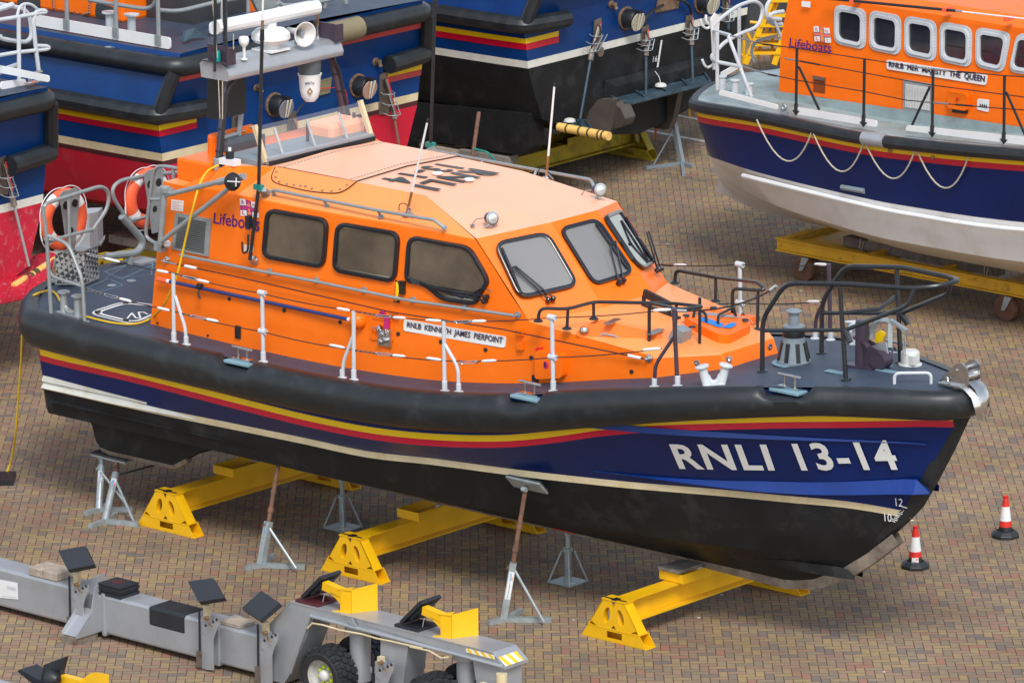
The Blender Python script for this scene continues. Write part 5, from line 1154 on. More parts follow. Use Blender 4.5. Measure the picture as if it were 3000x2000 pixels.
def exhaust(root, y, z, disc, r=.17):
    b = MB(); b.lathe((0, y, z), (-1, 0, 0), [(r, 0), (r, .025), (r*.86, .03)], 24, 0)
    for k in range(14): a = k*2*math.pi/14; b.lathe((-.028, y+math.cos(a)*r*.93, z+math.sin(a)*r*.93), (-1, 0, 0), [(.011, 0), (.008, .01), (0, .01)], 6, 0)
    o = b.build('exhaust_flange', 'brown_metal', root)
    b = MB(); b.lathe((-.02, y, z), (-1, 0, 0), [(r*.84, 0), (r*.8, .17), (r*.7, .2)], 22); b.build('exhaust_pipe', 'rubber', o)
    b = MB(); c_ = V((-.245, y-.0, z-.03)); ax = V((-1, 0, -.25)).normalized(); b.lathe(c_, ax, [(r*.82, -.015), (r*.82, .004), (0, .004)], 26)
    u_ = V((0, 1, 0)); v_ = ax.cross(u_)
    if v_.z < 0: v_ = -v_
    for s in (-1, 1):
        a_ = c_+ax*.02+u_*(s*.035-.0)+v_*.14; e_ = c_+ax*.02+u_*(s*.02)-v_*.12; b.prism([a_+u_*.017, a_-u_*.017, e_-u_*.004, e_+u_*.004], ax*.012, 1)
    b.bar(c_+v_*.13-ax*.1, c_+v_*.15+ax*.02, .09, .05, m=2)
    b.build('exhaust_flap', M(disc, 'foam_batten', 'black'), o)
mat('foam_batten', (.62, .58, .46), .6, var=.1); mat('flap_pink', (.42, .25, .2), .5, var=.08); mat('flap_grey', (.2, .2, .24), .4, var=.1); mat('flap_cream', (.45, .42, .32), .6, var=.12, dirt=(.25, .2, .12), damt=.5, dscale=12)
def actuator(root, y, zt, zb, foot, m='tube_grey', yf=None, lean=0):
    yf = y if yf is None else yf
    b = MB(); P = [V((-.012, y+.09, zt)), V((-.012, y-.07, zt+.02)), V((-.012, y-.09, zb-.02)), V((-.012, y+.11, zb))]; b.prism(P, (-.02, 0, 0)); pl = b.build('tab_bracket', 'steel_worn', root)
    b = MB(); a_ = V((-.05, y, zt-.08)); e_ = V((-.13, y+(yf-y)*.35, zb-.02)); k = V(foot)
    b.tube([a_, e_], .03, 8, 0); b.tube([e_, e_.lerp(k, .15)], .042, 8, 0); b.tube([e_.lerp(k, .12), k], .019, 8, 1)
    b.tube([a_+V((-.02, .04, .02)), a_+V((-.06, .03, -.1)), e_+V((-.01, .03, .05))], .012, 6, 2); b.tube([a_+V((-.01, -.03, .03)), e_+V((0, -.03, .06))], .01, 6, 3)
    b.build('ram', M('steel_worn', m, 'black', 'red'), pl)
    b = MB()
    for t in (.35, .65, .95):
        c_ = a_.lerp(e_, t); pts = [V((-.02, c_.y+.10, c_.z))]+[V((c_.x-.09*math.sin(q*math.pi/6), c_.y+.10*math.cos(q*math.pi/6), c_.z-.02)) for q in range(7)]+[V((-.02, c_.y-.10, c_.z))]; b.tube(pts, .006, 5)
    for s in (-1, 1): b.tube([V((a_.lerp(e_, .35).x-.08, a_.y+.05*s, a_.lerp(e_, .35).z-.02)), V((a_.lerp(e_, .95).x-.08, e_.y+.05*s, a_.lerp(e_, .95).z-.02))], .0065, 5)
    b.build('ram_cage', 'galv', pl)
FB2 = Fr((-4.71, 80.12, 0), 139)
B2 = big_boat(FB2, 'large blue lifeboat with a clean red bottom directly behind the 13-14 boat', 'antifoul_red', band=True)
t2 = lambda px, py, x=0: FB2.at(px, py, 0, x)
z7 = lambda X, Y: (700+X/2.613, Y/2.613)
def tstripe(F, root, A, Bq, w1, x=-.012):       # yellow over red along the transom
    a, b_ = F.at(*A, 0, x), F.at(*Bq, 0, x)
    d1 = V((.026, 0, -w1)); strip(F, root, [a, b_], [a+d1, b_+d1], 'yellow_stripe', 'yellow_stripe', (0, 0, 0)); strip(F, root, [a+d1, b_+d1], [a+d1*2, b_+d1*2], 'red_faded', 'red_stripe', (0, 0, 0))
tstripe(FB2, B2, (522, 208), (1251, 47), .085, x=-.20)
# lower stripe on the port side and round the corner
for s, (z1, z2, mm) in enumerate(((2.53, 2.455, 'yellow_stripe'), (2.455, 2.37, 'red_stripe'))):
    yy = lambda z: .0+(.06)*(z-2.13)/.37+.008
    side_strip(B2, z1, z2, mm)
    strip(FB2, B2, [(-.012, yy(z1), z1), (-.012, -.68, z1)], [(-.012, yy(z2), z2), (-.012, -.68, z2)], mm, mm, (0, 0, 0))
    strip(FB2, B2, [(-.012, -5.2-yy(z1), z1), (-.012, -4.55, z1)], [(-.012, -5.2-yy(z2), z2), (-.012, -4.55, z2)], mm if s == 0 else 'red_faded', mm, (0, 0, 0))
b = MB(); q_ = quad(*[t2(*p, -.015) for p in ((868, 199), (992, 168), (998, 140), (874, 171))]); lettering(b, 'LIFEBOAT', q_, 0, .01); b.build('stern_lettering', 'yellow_stripe', B2)
for X, Y, dsc in ((265, 800, 'flap_grey'), (905, 655, 'flap_pink')):
    p = t2(*z7(X, Y)); exhaust(B2, p.y, p.z, dsc)
for X, Y in ((128, 665), (1040, 470)):
    p = t2(*z7(X, Y)); b = MB(); b.lathe((0, p.y, p.z), (-1, 0, 0), [(.065, 0), (.06, .02), (.035, .03), (.035, .1)], 14); b.cyl((-.06, p.y, p.z), (-.1, p.y-.02, p.z-.07), .03, None, 10); b.build('outlet', 'brown_metal', B2)
b = MB(); P = [t2(*z7(*q), -.01) for q in ((510, 760), (690, 710), (705, 590), (530, 640))]; b.prism(P, (-.02, 0, 0)); qf = quad(*P)
for k in range(8):
    for v in (.07, .93): b.lathe(qf(.06+.88*k/7, v)+V((-.02, 0, 0)), (-1, 0, 0), [(.014, 0), (.01, .01), (0, .01)], 6)
b.build('access_plate', 'olive', B2)
b = MB(); b.tube([t2(*z7(X, Y), -.08) for X, Y in ((560, 725), (520, 770), (460, 830), (440, 870), (435, 910))], .01, 6, 0, .1); b.build('hose', 'black', B2)
b = MB(); b.tube([t2(*z7(X, Y), -.06) for X, Y in ((615, 680), (760, 670), (820, 680), (830, 760), (835, 800))], .006, 6, 0, .1); b.build('red_hose', 'red', B2)
p = t2(*z7(1100, 600)); k = t2(*z7(1225, 1115), -.25); actuator(B2, p.y, p.z+.07, p.z-.5, (k.x, k.y, k.z), 'rust', yf=p.y-.25)
p = t2(*z7(400, 890)); actuator(B2, p.y, p.z+.05, p.z-.45, (-.2, p.y+.0, p.z-1.1), 'galv')
p = t2(*z7(790, 790)); actuator(B2, p.y, p.z+.05, p.z-.45, (-.2, p.y-.05, p.z-1.1), 'galv')
p = t2(690, 350); actuator(B2, p.y, p.z+.12, p.z-.4, (-.2, p.y+.1, p.z-1.1), 'galv')
b = MB(); a_ = t2(930, 60, -.08); c_ = t2(1020, 40, -.08); b.tube([V((-.26, a_.y, 3.33)), V((-.26, c_.y, 3.33))], .165, 14); b.build('fender_sleeve', 'olive', B2)
# toe plates, stanchions, deck house of the big boat
tp_ = 3.53
def plate(root, x0, x1, y, h_, m='white', name='toe_plate'):
    n = 3; P = fillet([V((x0, y, tp_)), V((x1, y, tp_)), V((x1, y, tp_+h_)), V((x0, y, tp_+h_))], .05, 3, True); b = MB(); b.prism(P, (0, .02, 0)); return b.build(name, m, root)
f2 = lambda X, Y: (X/4.126, Y/4.126)
xa = FB2.at(136, 75, 1, -.42).x; xb = FB2.at(517, 137, 1, -.42).x
plate(B2, xb-.1, xa, -.22, .16)
def stan(F, root, px, base, top, y, m='tube_pale', r=.03, name='stanchion', zb=tp_):
    p = F.at(px, base, 1, y); t = F.at(px, top, 1, y); b = MB(); b.tube([(p.x, y, p.z), (p.x, y, t.z)], r, 8); b.box(p.x-.05, p.x+.05, y, y+.03, p.z-.02, p.z+.12); return b.build(name, m, root)
for px, bs in ((197, 82), (341, 106), (465, 128)): stan(FB2, B2, px, bs, -120, -.20, 'tube_grey')
b = MB(); P = lambda X, Y, y=-.4: FB2.at(X, Y, 1, y)
b.tube([P(260, 0), P(345, 15), P(430, 28), P(455, 15), P(460, -30)], .03, 8, 0, .15); b.build('rail', 'tube_grey', B2)
b = MB(); P0 = lambda X, Y: FB2.at(X, Y, 0, .35); b.tube([P0(462, 30), P0(520, 35), P0(640, 5), P0(700, -5)], .03, 8, 0, .2); b.tube([P0(651, 75), P0(651, -20)], .028, 8); b.tube([P0(727, 60), P0(727, -20)], .028, 8); b.build('stern_rail', 'tube_grey', B2)
b = MB(); P0 = lambda X, Y: FB2.at(X, Y, 0, .3); b.tube([P0(*z7(300, 20)), P0(*z7(330, 50)), P0(*z7(400, 50)), P0(*z7(660, 5)), P0(*z7(720, -15))], .04, 8, 0, .1)
b.prism([P0(*z7(80, -60)), P0(*z7(180, 160)), P0(*z7(240, 160)), P0(*z7(300, 30)), P0(*z7(240, -60))], (.05, 0, 0)); b.tube([P0(*z7(235, 150)), P0(*z7(310, 50))], .03, 8)
for X in (540, 655, 820): b.tube([P0(*z7(X, 110-(X-540)*.28)), P0(*z7(X, 20-(X-540)*.1))], .03, 8)
b.build('ladder_rail', 'tube_grey', B2)
plate(B2, .28, .30, -1.15, .14) if 0 else None
b = MB(); b.prism(fillet([V((.16, -1.15, tp_+.03)), V((.16, -3.2, tp_+.03)), V((.16, -3.2, tp_+.2)), V((.16, -1.15, tp_+.2))], .06, 3, True), (.02, 0, 0)); b.build('toe_plate', 'white', B2)
b = MB(); c_ = FB2.at(570, 118, 2, tp_+.02); b.prism([c_+V((.0, .2, 0)), c_+V((.05, .13, .13)), c_+V((.02, -.05, .16)), c_+V((0, -.22, 0)), c_+V((0, -.05, .03)), c_+V((0, .08, .03))], (.04, 0, 0)); b.build('fairlead', 'trim_blue', B2)
b = MB(); c_ = FB2.at(118, 62, 2, tp_+.02); b.prism([c_+V((-.2, .0, 0)), c_+V((-.13, .05, .13)), c_+V((.05, .02, .16)), c_+V((.22, 0, 0))], (0, .05, 0)); b.build('fairlead', 'trim_blue', B2)
for px, bs in ((322, 85), (386, 92)):
    p = FB2.at(px, bs, 2, tp_+.05); b = MB(); b.lathe(p, (0, 0, 1), [(.06, 0), (.055, .2), (.11, .22), (.11, .24), (0, .25)], 16); b.build('bollard', 'tube_pale', B2)
# its deckhouse
p0 = FB2.at(360, 62, 2, tp_+.03); p1 = FB2.at(118, 10, 2, tp_+.03)
b = MB(); yh = p0.y; b.box(p0.x, p0.x+6.5, yh-3.0, yh, tp_, tp_+1.7); dh = b.build('wheelhouse', 'orange_plain', B2, bevel=.04)
for X0_, X1_ in ((278, 338),):
    P = fillet([FB2.at(X, Y, 1, yh+.006) for X, Y in ((X0_, 51), (X1_, 60), (X1_-3, 22), (X0_+2, 8))], .06, 3, True); b = MB(); b.poly(P); b.build('louvre', 'dark_panel', dh)
P = [FB2.at(X, Y, 1, yh+.02) for X, Y in ((155, 0), (158, 24), (245, 43), (262, 38), (263, 0))]; b = MB()
for a_, c_ in zip(P[:-1], P[1:]):
    for t in range(5): b.lathe(a_.lerp(c_, t/5), (0, 1, 0), [(.018, 0), (.012, .012), (0, .014)], 6)
b.build('rivets', 'steel_worn', dh)
P = [FB2.at(X, Y, 1, yh+.006) for X, Y in ((50, 0), (50, 12), (118, 25), (118, 0))]; b = MB(); b.poly(P); b.build('louvre', 'dark_panel', dh)
b = MB(); b.box(p0.x-.9, p0.x-.02, yh-1.6, yh-.45, tp_, tp_+.5); b.build('vent_box', 'dark_panel', B2)
b = MB(); b.box(p0.x-.95, p0.x-.9, yh-1.65, yh-1.55, tp_, tp_+.9); b.build('door_post', 'orange_plain', B2)
# ---- black bottomed boat
FB3 = Fr((.25, 86.18, 0), 140)
B3 = big_boat(FB3, 'large blue lifeboat with black bottom, white boot stripe and rudders showing', 'antifoul')
t3 = lambda px, py, x=0: FB3.at(px, py, 0, x)
for s, (z1, z2, mm) in enumerate(((2.47, 2.395, 'yellow_stripe'), (2.395, 2.30, 'red_stripe'))):
    yy = lambda z: .0+(.06)*(z-2.13)/.37+.008
    side_strip(B3, z1, z2, mm)
    strip(FB3, B3, [(-.012, yy(z1), z1), (-.012, -.70, z1)], [(-.012, yy(z2), z2), (-.012, -.70, z2)], mm, mm, (0, 0, 0))
za = lambda X, Y: (1650+X/3.92, Y/3.92)
for X, Y, dsc in ((715, 210, 'flap_cream'), (1580, 20, 'flap_cream')):
    p = t3(*za(X, Y)); exhaust(B3, p.y, p.z, dsc, .175)
p = t3(*za(545, 50)); b = MB(); b.lathe((0, p.y, p.z), (-1, 0, 0), [(.065, 0), (.06, .02), (.035, .03), (.035, .1)], 14); b.cyl((-.06, p.y, p.z), (-.1, p.y-.02, p.z-.07), .03, None, 10); b.build('outlet', 'brown_metal', B3)
b = MB(); P = [t3(*za(*q), -.01) for q in ((1055, 150), (1310, 95), (1330, -40), (1080, 0))]; b.prism(P, (-.02, 0, 0)); qf = quad(*P)
for k in range(8): b.lathe(qf(.06+.88*k/7, .08)+V((-.02, 0, 0)), (-1, 0, 0), [(.014, 0), (.01, .01), (0, .01)], 6)
b.build('access_plate', 'brown_metal', B3)
b = MB(); b.tube([t3(*za(*q), -.1) for q in ((1150, 60), (1050, 110), (960, 180), (935, 260), (935, 300))], .022, 8, 0, .15); b.tube([t3(*za(*q), -.1) for q in ((1300, -10), (1400, 20), (1460, 80), (1475, 170))], .022, 8, 0, .15); b.build('hose', 'black', B3)
for (X, Y, Xb, Yb, Xf, Yf) in ((385, 240, 300, 540, 195, 1370), (930, 320, 910, 530, 950, 1090), (1440, 190, 1455, 400, 1490, 970), (1860, -60, 1880, 190, 1900, 340)):
    p = t3(*za(X, Y)); q = t3(*za(Xb, Yb)); k = t3(*za(Xf, Yf), -.3); actuator(B3, p.y, p.z+.02, q.z, (k.x, k.y, k.z), 'trim_blue', yf=k.y)
b = MB(); p = t3(*za(415, 595), -.15); b.lathe(p, (-1, 0, 0), [(.075, 0), (.075, .03), (.02, .035)], 16); b.build('pipe_flange', 'steel_worn', B3)
b = MB()
for t, q in (('18', ((1050, 562), (1103, 550), (1108, 485), (1058, 495))), ('16', ((1028, 718), (1078, 708), (1085, 640), (1036, 652)))): lettering(b, t, quad(*[t3(*za(*k), -.02) for k in q]), 0 if t == '16' else 1, 0)
for k in range(22): c_ = t3(*za(1130-k*2.4, 470+k*15.5), -.016); b.obox(c_, (.001, 0, 0), (0, .02, 0), (0, 0, .009), 0)
b.build('draught_marks', M('white', 'black'), B3)
def tab(F, root, pts, z0, chain=True, m='trim_blue'):
    P = [F.at(*q, 2, z0) for q in pts]; b = MB(); b.prism(P, (0, 0, -.03)); n = len(P)
    for a_, c_ in ((P[0], P[1]), (P[1], P[2]), (P[2], P[3]), (P[3], P[0]), (P[0].lerp(P[3], .25), P[1].lerp(P[2], .25)), (P[0].lerp(P[3], .5), P[1].lerp(P[2], .5)), (P[0].lerp(P[3], .75), P[1].lerp(P[2], .75))): b.bar(a_+V((0, 0, .01)), c_+V((0, 0, .01)), .03, .05)
    return b.build('trim_tab', m, root)
tab(FB3, B3, (za(535, 1115), za(710, 1205), za(1690, 950), za(1610, 840)), 1.3)
p = FB3.at(*za(1120, 990), 2, 1.34); b = MB(); b.lathe(p, (0, 0, 1), [(.09, 0), (.08, .03), (.05, .045), (0, .05)], 14); b.tube([p+V((0, 0, .04)), p+V((.08, -.06, .12)), p+V((.14, -.04, .2))], .006, 5); b.build('anode', 'white_dirty', B3)
# underwater transom extension above the tab
b = MB(); P = [t3(*za(*q), -.02) for q in ((475, 925), (545, 985), (1618, 710), (1600, 648))]; P[1].x = P[2].x = -.12; b.poly(P); P2 = [P[1], V((P[1].x, P[1].y, 1.28)), V((P[2].x, P[2].y, 1.28)), P[2]]; b.poly(P2); b.poly([P[0], P[1], P2[1], V((0, P[0].y, 1.28))]); b.build('transom_step', 'antifoul', B3)
p = FB3.at(*za(75, 1395), 2, 1.12); b = MB(); b.lathe(p, (0, 0, 1), [(.09, 0), (.08, .03), (.05, .045), (0, .05)], 14); b.build('anode', 'white_dirty', B3)
tab(FB3, B3, (za(-120, 1380), za(-30, 1500), za(330, 1490), za(250, 1400)), 1.08)
# rudders, propeller tunnel, skegs
def plate3(F, root, pts, ax, val, th, m, name):
    P = [F.at(*q, ax, val) for q in pts]; b = MB(); v = V((0, 0, 0)); v[ax] = th; b.prism([p-v*.5 for p in P], v); return b.build(name, m, root, bevel=.02)
plate3(FB3, B3, [za(*q) for q in ((430, 1135), (600, 1130), (560, 1300), (520, 1520), (430, 1545), (240, 1530), (330, 1270))], 1, -1.0, .12, 'taupe', 'rudder')
plate3(FB3, B3, [za(*q) for q in ((1020, 1130), (1350, 1060), (1290, 1350), (1240, 1480), (1180, 1482), (1040, 1455))], 1, -3.3, .12, 'taupe', 'rudder')
plate3(FB3, B3, [za(*q) for q in ((620, 1160), (720, 1230), (770, 1350), (740, 1430), (650, 1465), (530, 1450), (590, 1250))], 1, -1.5, .25, 'taupe', 'propeller_guard')
b = MB(); b.prism([V((.15, -.55, 1.3)), V((.15, -.55, .78)), V((.3, -.55, .66)), V((4.5, -.55, .62)), V((5.5, -.55, 1.0))], (0, .35, 0)); b.prism([V((.15, -5.0, 1.3)), V((.3, -5.0, .66)), V((4.5, -5.0, .62)), V((5.5, -5.0, 1.0))], (0, .35, 0)); b.build('bilge_keel', 'antifoul', B3, bevel=.03)
b = MB(); b.box(1.6, 8, -4.3, -1.0, .62, 1.4); b.build('tunnel_body', 'antifoul', B3)
e = FB3.empty('foam_padding', (0, 0, 0)); tag(e, 'yellow foam tube with dark tape bands hanging below the black bottomed boat', 'padding', 'foam tubes taped on trim tab edges')
zc_ = lambda X, Y: (1200+X/3.92, 330+Y/3.92)
a_ = FB3.at(*zc_(1715, 165), 2, 1.14); c_ = FB3.at(*zc_(2290, 272), 2, 1.14); b = MB(); b.tube([a_, c_], .065, 14); b.build('foam_tube', 'foam', e)
b = MB()
for t in (.17, .42, .6, .8, .88): b.tube([a_.lerp(c_, t), a_.lerp(c_, t+.035)], .068, 14)
b.build('tape_band', 'tape', e)
# ---- left boat
fb = Fr((-6.13, 77.7, 0), 141); o1 = fb.o+fb.ax[1]*5.2+V((0, 0, 0)); FB1 = Fr(o1, 141)
B1 = big_boat(FB1, 'blue lifeboat with a scuffed, chalky red bottom cut off by the left edge', 'antifoul_worn', topz=3.66)
t1 = lambda px, py, x=0: FB1.at(px, py, 0, x)
p = t1(10, 500); k = t1(85, 780, -.35); actuator(B1, p.y+.05, p.z+.18, p.z-.30, (k.x, k.y, k.z), 'tube_grey', yf=p.y-.12)
tb = tab(FB1, B1, ((165, 742), (118, 860), (-90, 905), (-60, 790)), 1.12, m='antifoul_worn')
p = FB1.at(58, 778, 2, 1.14); b = MB(); b.lathe(p, (0, 0, 1), [(.12, 0), (.1, .02), (0, .03)], 14); b.build('anode', 'galv', B1)
e = FB1.empty('foam_padding'); tag(e, 'yellow foam tube with brown tape on the red trim tab at the left edge', 'padding', 'foam tubes taped on trim tab edges')
a_ = FB1.at(38, 842, 2, 1.1); c_ = FB1.at(160, 765, 2, 1.1); b = MB(); b.tube([a_, c_], .06, 14); b.build('foam_tube', 'foam', e)
b = MB(); b.tube([a_.lerp(c_, .3), a_.lerp(c_, .42)], .063, 14); b.tube([a_.lerp(c_, .46), a_.lerp(c_, .56)], .063, 14); b.build('tape_band', 'tape', e)
b = MB(); b.tube([t1(*f2(X, Y), .12) for X, Y in ((-60, 250), (205, 210), (490, 160), (560, 150), (545, 130), (450, 130), (420, 180), (400, 250), (430, 560), (470, 880))], .028, 8, 0, .1)
b.tube([t1(*f2(X, Y), .12) for X, Y in ((205, 210), (230, 90), (290, 45), (380, 55), (450, 110), (480, 150))], .02, 8, 0, .1); b.tube([t1(*f2(295, 50), .12), t1(*f2(295, 190), .12)], .018, 8)
b.tube([t1(*f2(X, Y), .12) for X, Y in ((-60, 680), (205, 635), (560, 600), (600, 580), (570, 560), (430, 555))], .026, 8, 0, .08); b.tube([t1(*f2(225, 200), .1), t1(*f2(232, 1030), .1)], .028, 8)
b.build('stern_rail', 'tube_pale', B1)
b = MB(); b.tube([t1(*f2(X, Y), .5) for X, Y in ((0, 430), (10, 470), (270, 515), (340, 500), (390, 430), (360, 200), (300, 120), (200, 90), (-30, 50))], .03, 8, 0, .15); b.tube([t1(*f2(X, Y), .3) for X, Y in ((-40, 120), (60, 90), (150, 60))], .04, 8); b.tube([t1(*f2(X, Y), .3) for X, Y in ((-40, 900), (60, 840), (170, 800), (200, 790))], .035, 8); b.build('quarter_rail', 'tube_pale', B1)
b = MB(); b.prism(fillet([t1(*f2(X, Y), .04) for X, Y in ((8, 1085), (315, 1045), (315, 955), (20, 990))], .04, 3, True), (.02, 0, 0)); b.build('toe_plate', 'white', B1)
b = MB(); yy_ = -4.7; b.prism(fillet([FB1.at(*f2(X, Y), 1, yy_) for X, Y in ((605, 995), (600, 915), (250, 840), (-150, 760), (-150, 850), (250, 925))], .03, 3, True), (0, .02, 0)); b.build('toe_plate', 'white', B1)
p = FB1.at(*f2(410, 1005), 2, 3.66); b = MB(); b.box(p.x-.05, p.x+.05, p.y-.14, p.y+.14, p.z, p.z+.02); b.cyl(p+V((0, -.07, 0)), p+V((0, -.07, .13)), .02, None, 8); b.cyl(p+V((0, .07, 0)), p+V((0, .07, .13)), .02, None, 8); b.cyl(p+V((0, -.15, .13)), p+V((0, .15, .13)), .02, None, 10); b.build('cleat', 'steel', B1)
d = MB(); d.box(.05, 12, -4.75, -.45, 3.63, 3.668); d.build('deck_covering', 'deck_worn', B1)
# ================================================================== BOAT ON THE TROLLEY
F4 = Fr((3.92, 81.44, 0), -42)
B4 = F4.empty('lifeboat'); tag(B4, 'white bottomed orange cabined lifeboat resting on a yellow wheeled trolley at top right', 'lifeboat', 'lifeboats laid up ashore')
YK = .85
def rowc(pts, n=40):                       # open curve through points -> n samples (Catmull-Rom)
    P = [V(p) for p in pts]; out = []
    P = [P[0]*2-P[1]]+P+[P[-1]*2-P[-2]]; m_ = len(P)-3
    for i in range(n):
        t = i/(n-1)*m_; k = min(int(t), m_-1); u_ = t-k; a, b_, c_, d_ = P[k:k+4]
        out.append(.5*((2*b_)+(c_-a)*u_+(2*a-5*b_+4*c_-d_)*u_*u_+(3*b_-a-3*c_+d_)*u_**3))
    return out
y4 = lambda x: interp([(-1.15, -.78), (-.75, -1.08), (.4, -1.27), (2, -1.36), (3, -1.38), (4.8, -1.38), (8, -1.1), (10.5, .1), (11.5, .84)], x)
dk4 = [(-1.78, YK, 2.50), (-1.58, .0, 2.51), (-1.15, -.78, 2.53), (-.75, -1.08, 2.56), (.4, -1.27, 2.62), (2, -1.36, 2.60), (3, -1.38, 2.63), (4.8, -1.38, 2.75), (8, -1.1, 3.0), (10.5, .1, 3.3), (11.5, .84, 3.4)]
def shift(f, dz): return [(x+(-.0), YK+(y-YK)*f, z+dz) for x, y, z in dk4]
R4 = [rowc(shift(1, 0)), rowc(shift(.985, -.13)), rowc(shift(.98, -.215)), rowc(shift(.97, -.30))]
low = [(-1.95, YK, 1.70), (-1.65, .1, 1.70), (-1.05, -.62, 1.72), (-.62, -.86, 1.74), (.4, -1.12, 1.73), (2, -1.22, 1.69), (3, -1.24, 1.69), (4.8, -1.22, 1.75), (8, -.8, 1.95), (10.2, .3, 2.3), (11.2, .84, 2.4)]
l2 = [(-2.05, YK, 1.2), (-1.75, .35, 1.2), (-1.2, -.1, 1.22), (-.6, -.35, 1.22), (.4, -.7, 1.18), (2, -.95, 1.12), (3, -1.0, 1.12), (4.8, -.95, 1.15), (8, -.4, 1.3), (10, .4, 1.7), (10.9, .84, 1.8)]
l3 = [(-2.1, YK, .98), (-1.85, .62, .98), (-1.3, .45, .92), (-.6, .3, .88), (.4, .1, .82), (2, -.2, .78), (3, -.25, .78), (4.8, -.2, .8), (8, .2, .9), (9.6, .6, 1.2), (10.5, .84, 1.4)]
l4 = [(-2.15, YK, .80), (-1.9, .76, .78), (-1.3, .75, .66), (-.6, .75, .62), (.4, .75, .61), (2, .75, .60), (3, .75, .60), (4.8, .75, .6), (8, .77, .62), (9.4, .8, .9), (10.2, .84, 1.1)]
R4 += [rowc(low), rowc(l2), rowc(l3), rowc(l4)]
b = MB(); st4 = [0, 1, 2, 0, 3, 3, 3]; b.grid(R4, st4, True); b.grid([[V((p.x, 2*YK-p.y, p.z)) for p in r][::-1] for r in R4], st4, True)
b.build('hull', M('navy', 'yellow_stripe', 'red_stripe', 'white_hull'), B4, sharp=22)
b = MB(); fr_ = [p+V((0, 0, -.06)) for p in R4[0]]; b.tube([V((p.x-.0, p.y-.02 if p.y < YK-.05 else p.y, p.z)) for p in fr_]+[V((p.x, 2*YK-p.y, p.z)) for p in fr_[::-1]], .085, 10); b.build('gunwale_fender', 'rubber', B4)
p = F4.at(2565, 392, 1, -1.38); b = MB(); b.tube([V((p.x-.19, -1.39, 2.55)), V((p.x+.19, -1.40, 2.56))], .093, 12); b.build('fender_guard', 'alu', B4)
b = MB(); b.grid([R4[0], [V((p.x, YK, p.z+.04)) for p in R4[0]], [V((p.x, 2*YK-p.y, p.z)) for p in R4[0]]], 0, True); b.build('deck', 'deck_worn', B4)
b = MB(); rl = [V((x, y, z)) for x, y, z in [(-.1, -1.02, 1.63), (.4, -1.13, 1.64), (2, -1.235, 1.60), (3, -1.26, 1.59), (4.8, -1.24, 1.65), (8, -.8, 1.9)]]; b.tube(rowc(rl, 24), .035, 8); b.build('rubbing_strake', 'white', B4)
pa, pb = F4.at(2467, 548, 1, -1.23), F4.at(2534, 560, 1, -1.24); b = MB(); b.tube([V((pa.x, -1.24, pa.z)), V((pb.x, -1.25, pb.z))], .037, 8); b.build('strake_patch', 'grey_mid', B4)
b = MB(); p = F4.at(2782, 711, 1, .73); b.lathe(p, (0, -1, 0), [(.055, 0), (.055, .01), (.03, .012), (.02, .0), (0, .0)], 18); b.build('keel_boss', 'white_dirty', B4)
zb = lambda X, Y: (2100+X/2.613, Y/2.613)
ends = [zb(*q) for q in ((305, 915), (730, 1000), (1128, 1075), (1523, 1130), (1930, 1185))]; lows = [zb(*q) for q in ((530, 1232), (950, 1313), (1350, 1368), (1735, 1438))]
for i in range(4):
    a_, c_, l_ = F4.at(*ends[i], 1, -1.42), F4.at(*ends[i+1], 1, -1.42), F4.at(*lows[i], 1, -1.36)
    pts = []
    for k in range(13):
        t = k/12; sg_ = 4*t*(1-t); base_ = a_.lerp(c_, t); dep = base_.z-.0-((a_.z+c_.z)/2-(l_.z)); pts.append(V((base_.x, -1.42+.06*sg_, base_.z-((a_.z+c_.z)/2-l_.z)*sg_)))
    b = MB(); b.tube(pts, .011, 6); b.build('grab_rope', 'rope', B4)
for q in ((1330, 1150), (1658, 1205)): p = F4.at(*zb(*q), 1, -1.34); b = MB(); b.lathe(p, (0, -1, 0), [(.03, 0), (.025, .03), (.01, .04)], 10); b.build('hull_fitting', 'bronze', B4)
# cabin
yC = -.47
cw = lambda X, Y, y=yC: F4.at(*zb(X, Y), 1, y)
A0, A1 = cw(470, 690), cw(2352, 960); xa, xb_ = A0.x, 5.2; zt1 = F4.at(3000, 44, 1, yC).z
b = MB(); zb0 = 2.58; sl_ = .06
yl = lambda z: yC+.045*(z-2.6)
za_ = 4.12
prof4 = [(xa+.0, zb0), (xa+.02, 3.5), (xa+.14, za_), (xb_-.45, za_), (xb_, 3.45), (xb_+.05, zb0)]
outer = [V((x, yl(z), z)) for x, z in prof4]
b.prism(outer, (0, 2*(YK-yC)-.0, 0)); cab = b.build('wheelhouse', 'orange_plain', B4, bevel=.03)
b = MB(); b.grid([[V((xa+.14, yl(za_), za_)), V((xb_-.45, yl(za_), za_))], [V((xa+.4, yl(za_)+.28, za_+.10)), V((xb_-.7, yl(za_)+.28, za_+.10))], [V((xa+.4, YK, za_+.14)), V((xb_-.7, YK, za_+.14))]], 0, False); b.build('cabin_top', 'orange_plain', cab)
WN = [((905, 30), (1148, 75), (1142, 385), (900, 330)), ((1172, 75), (1416, 122), (1410, 428), (1168, 378)), ((1440, 118), (1686, 163), (1682, 475), (1438, 422)), ((1712, 162), (1958, 208), (1952, 520), (1708, 468)), ((1985, 205), (2258, 252), (2200, 560), (1982, 510)), ((2300, 250), (2440, 270), (2440, 580), (2235, 550))]
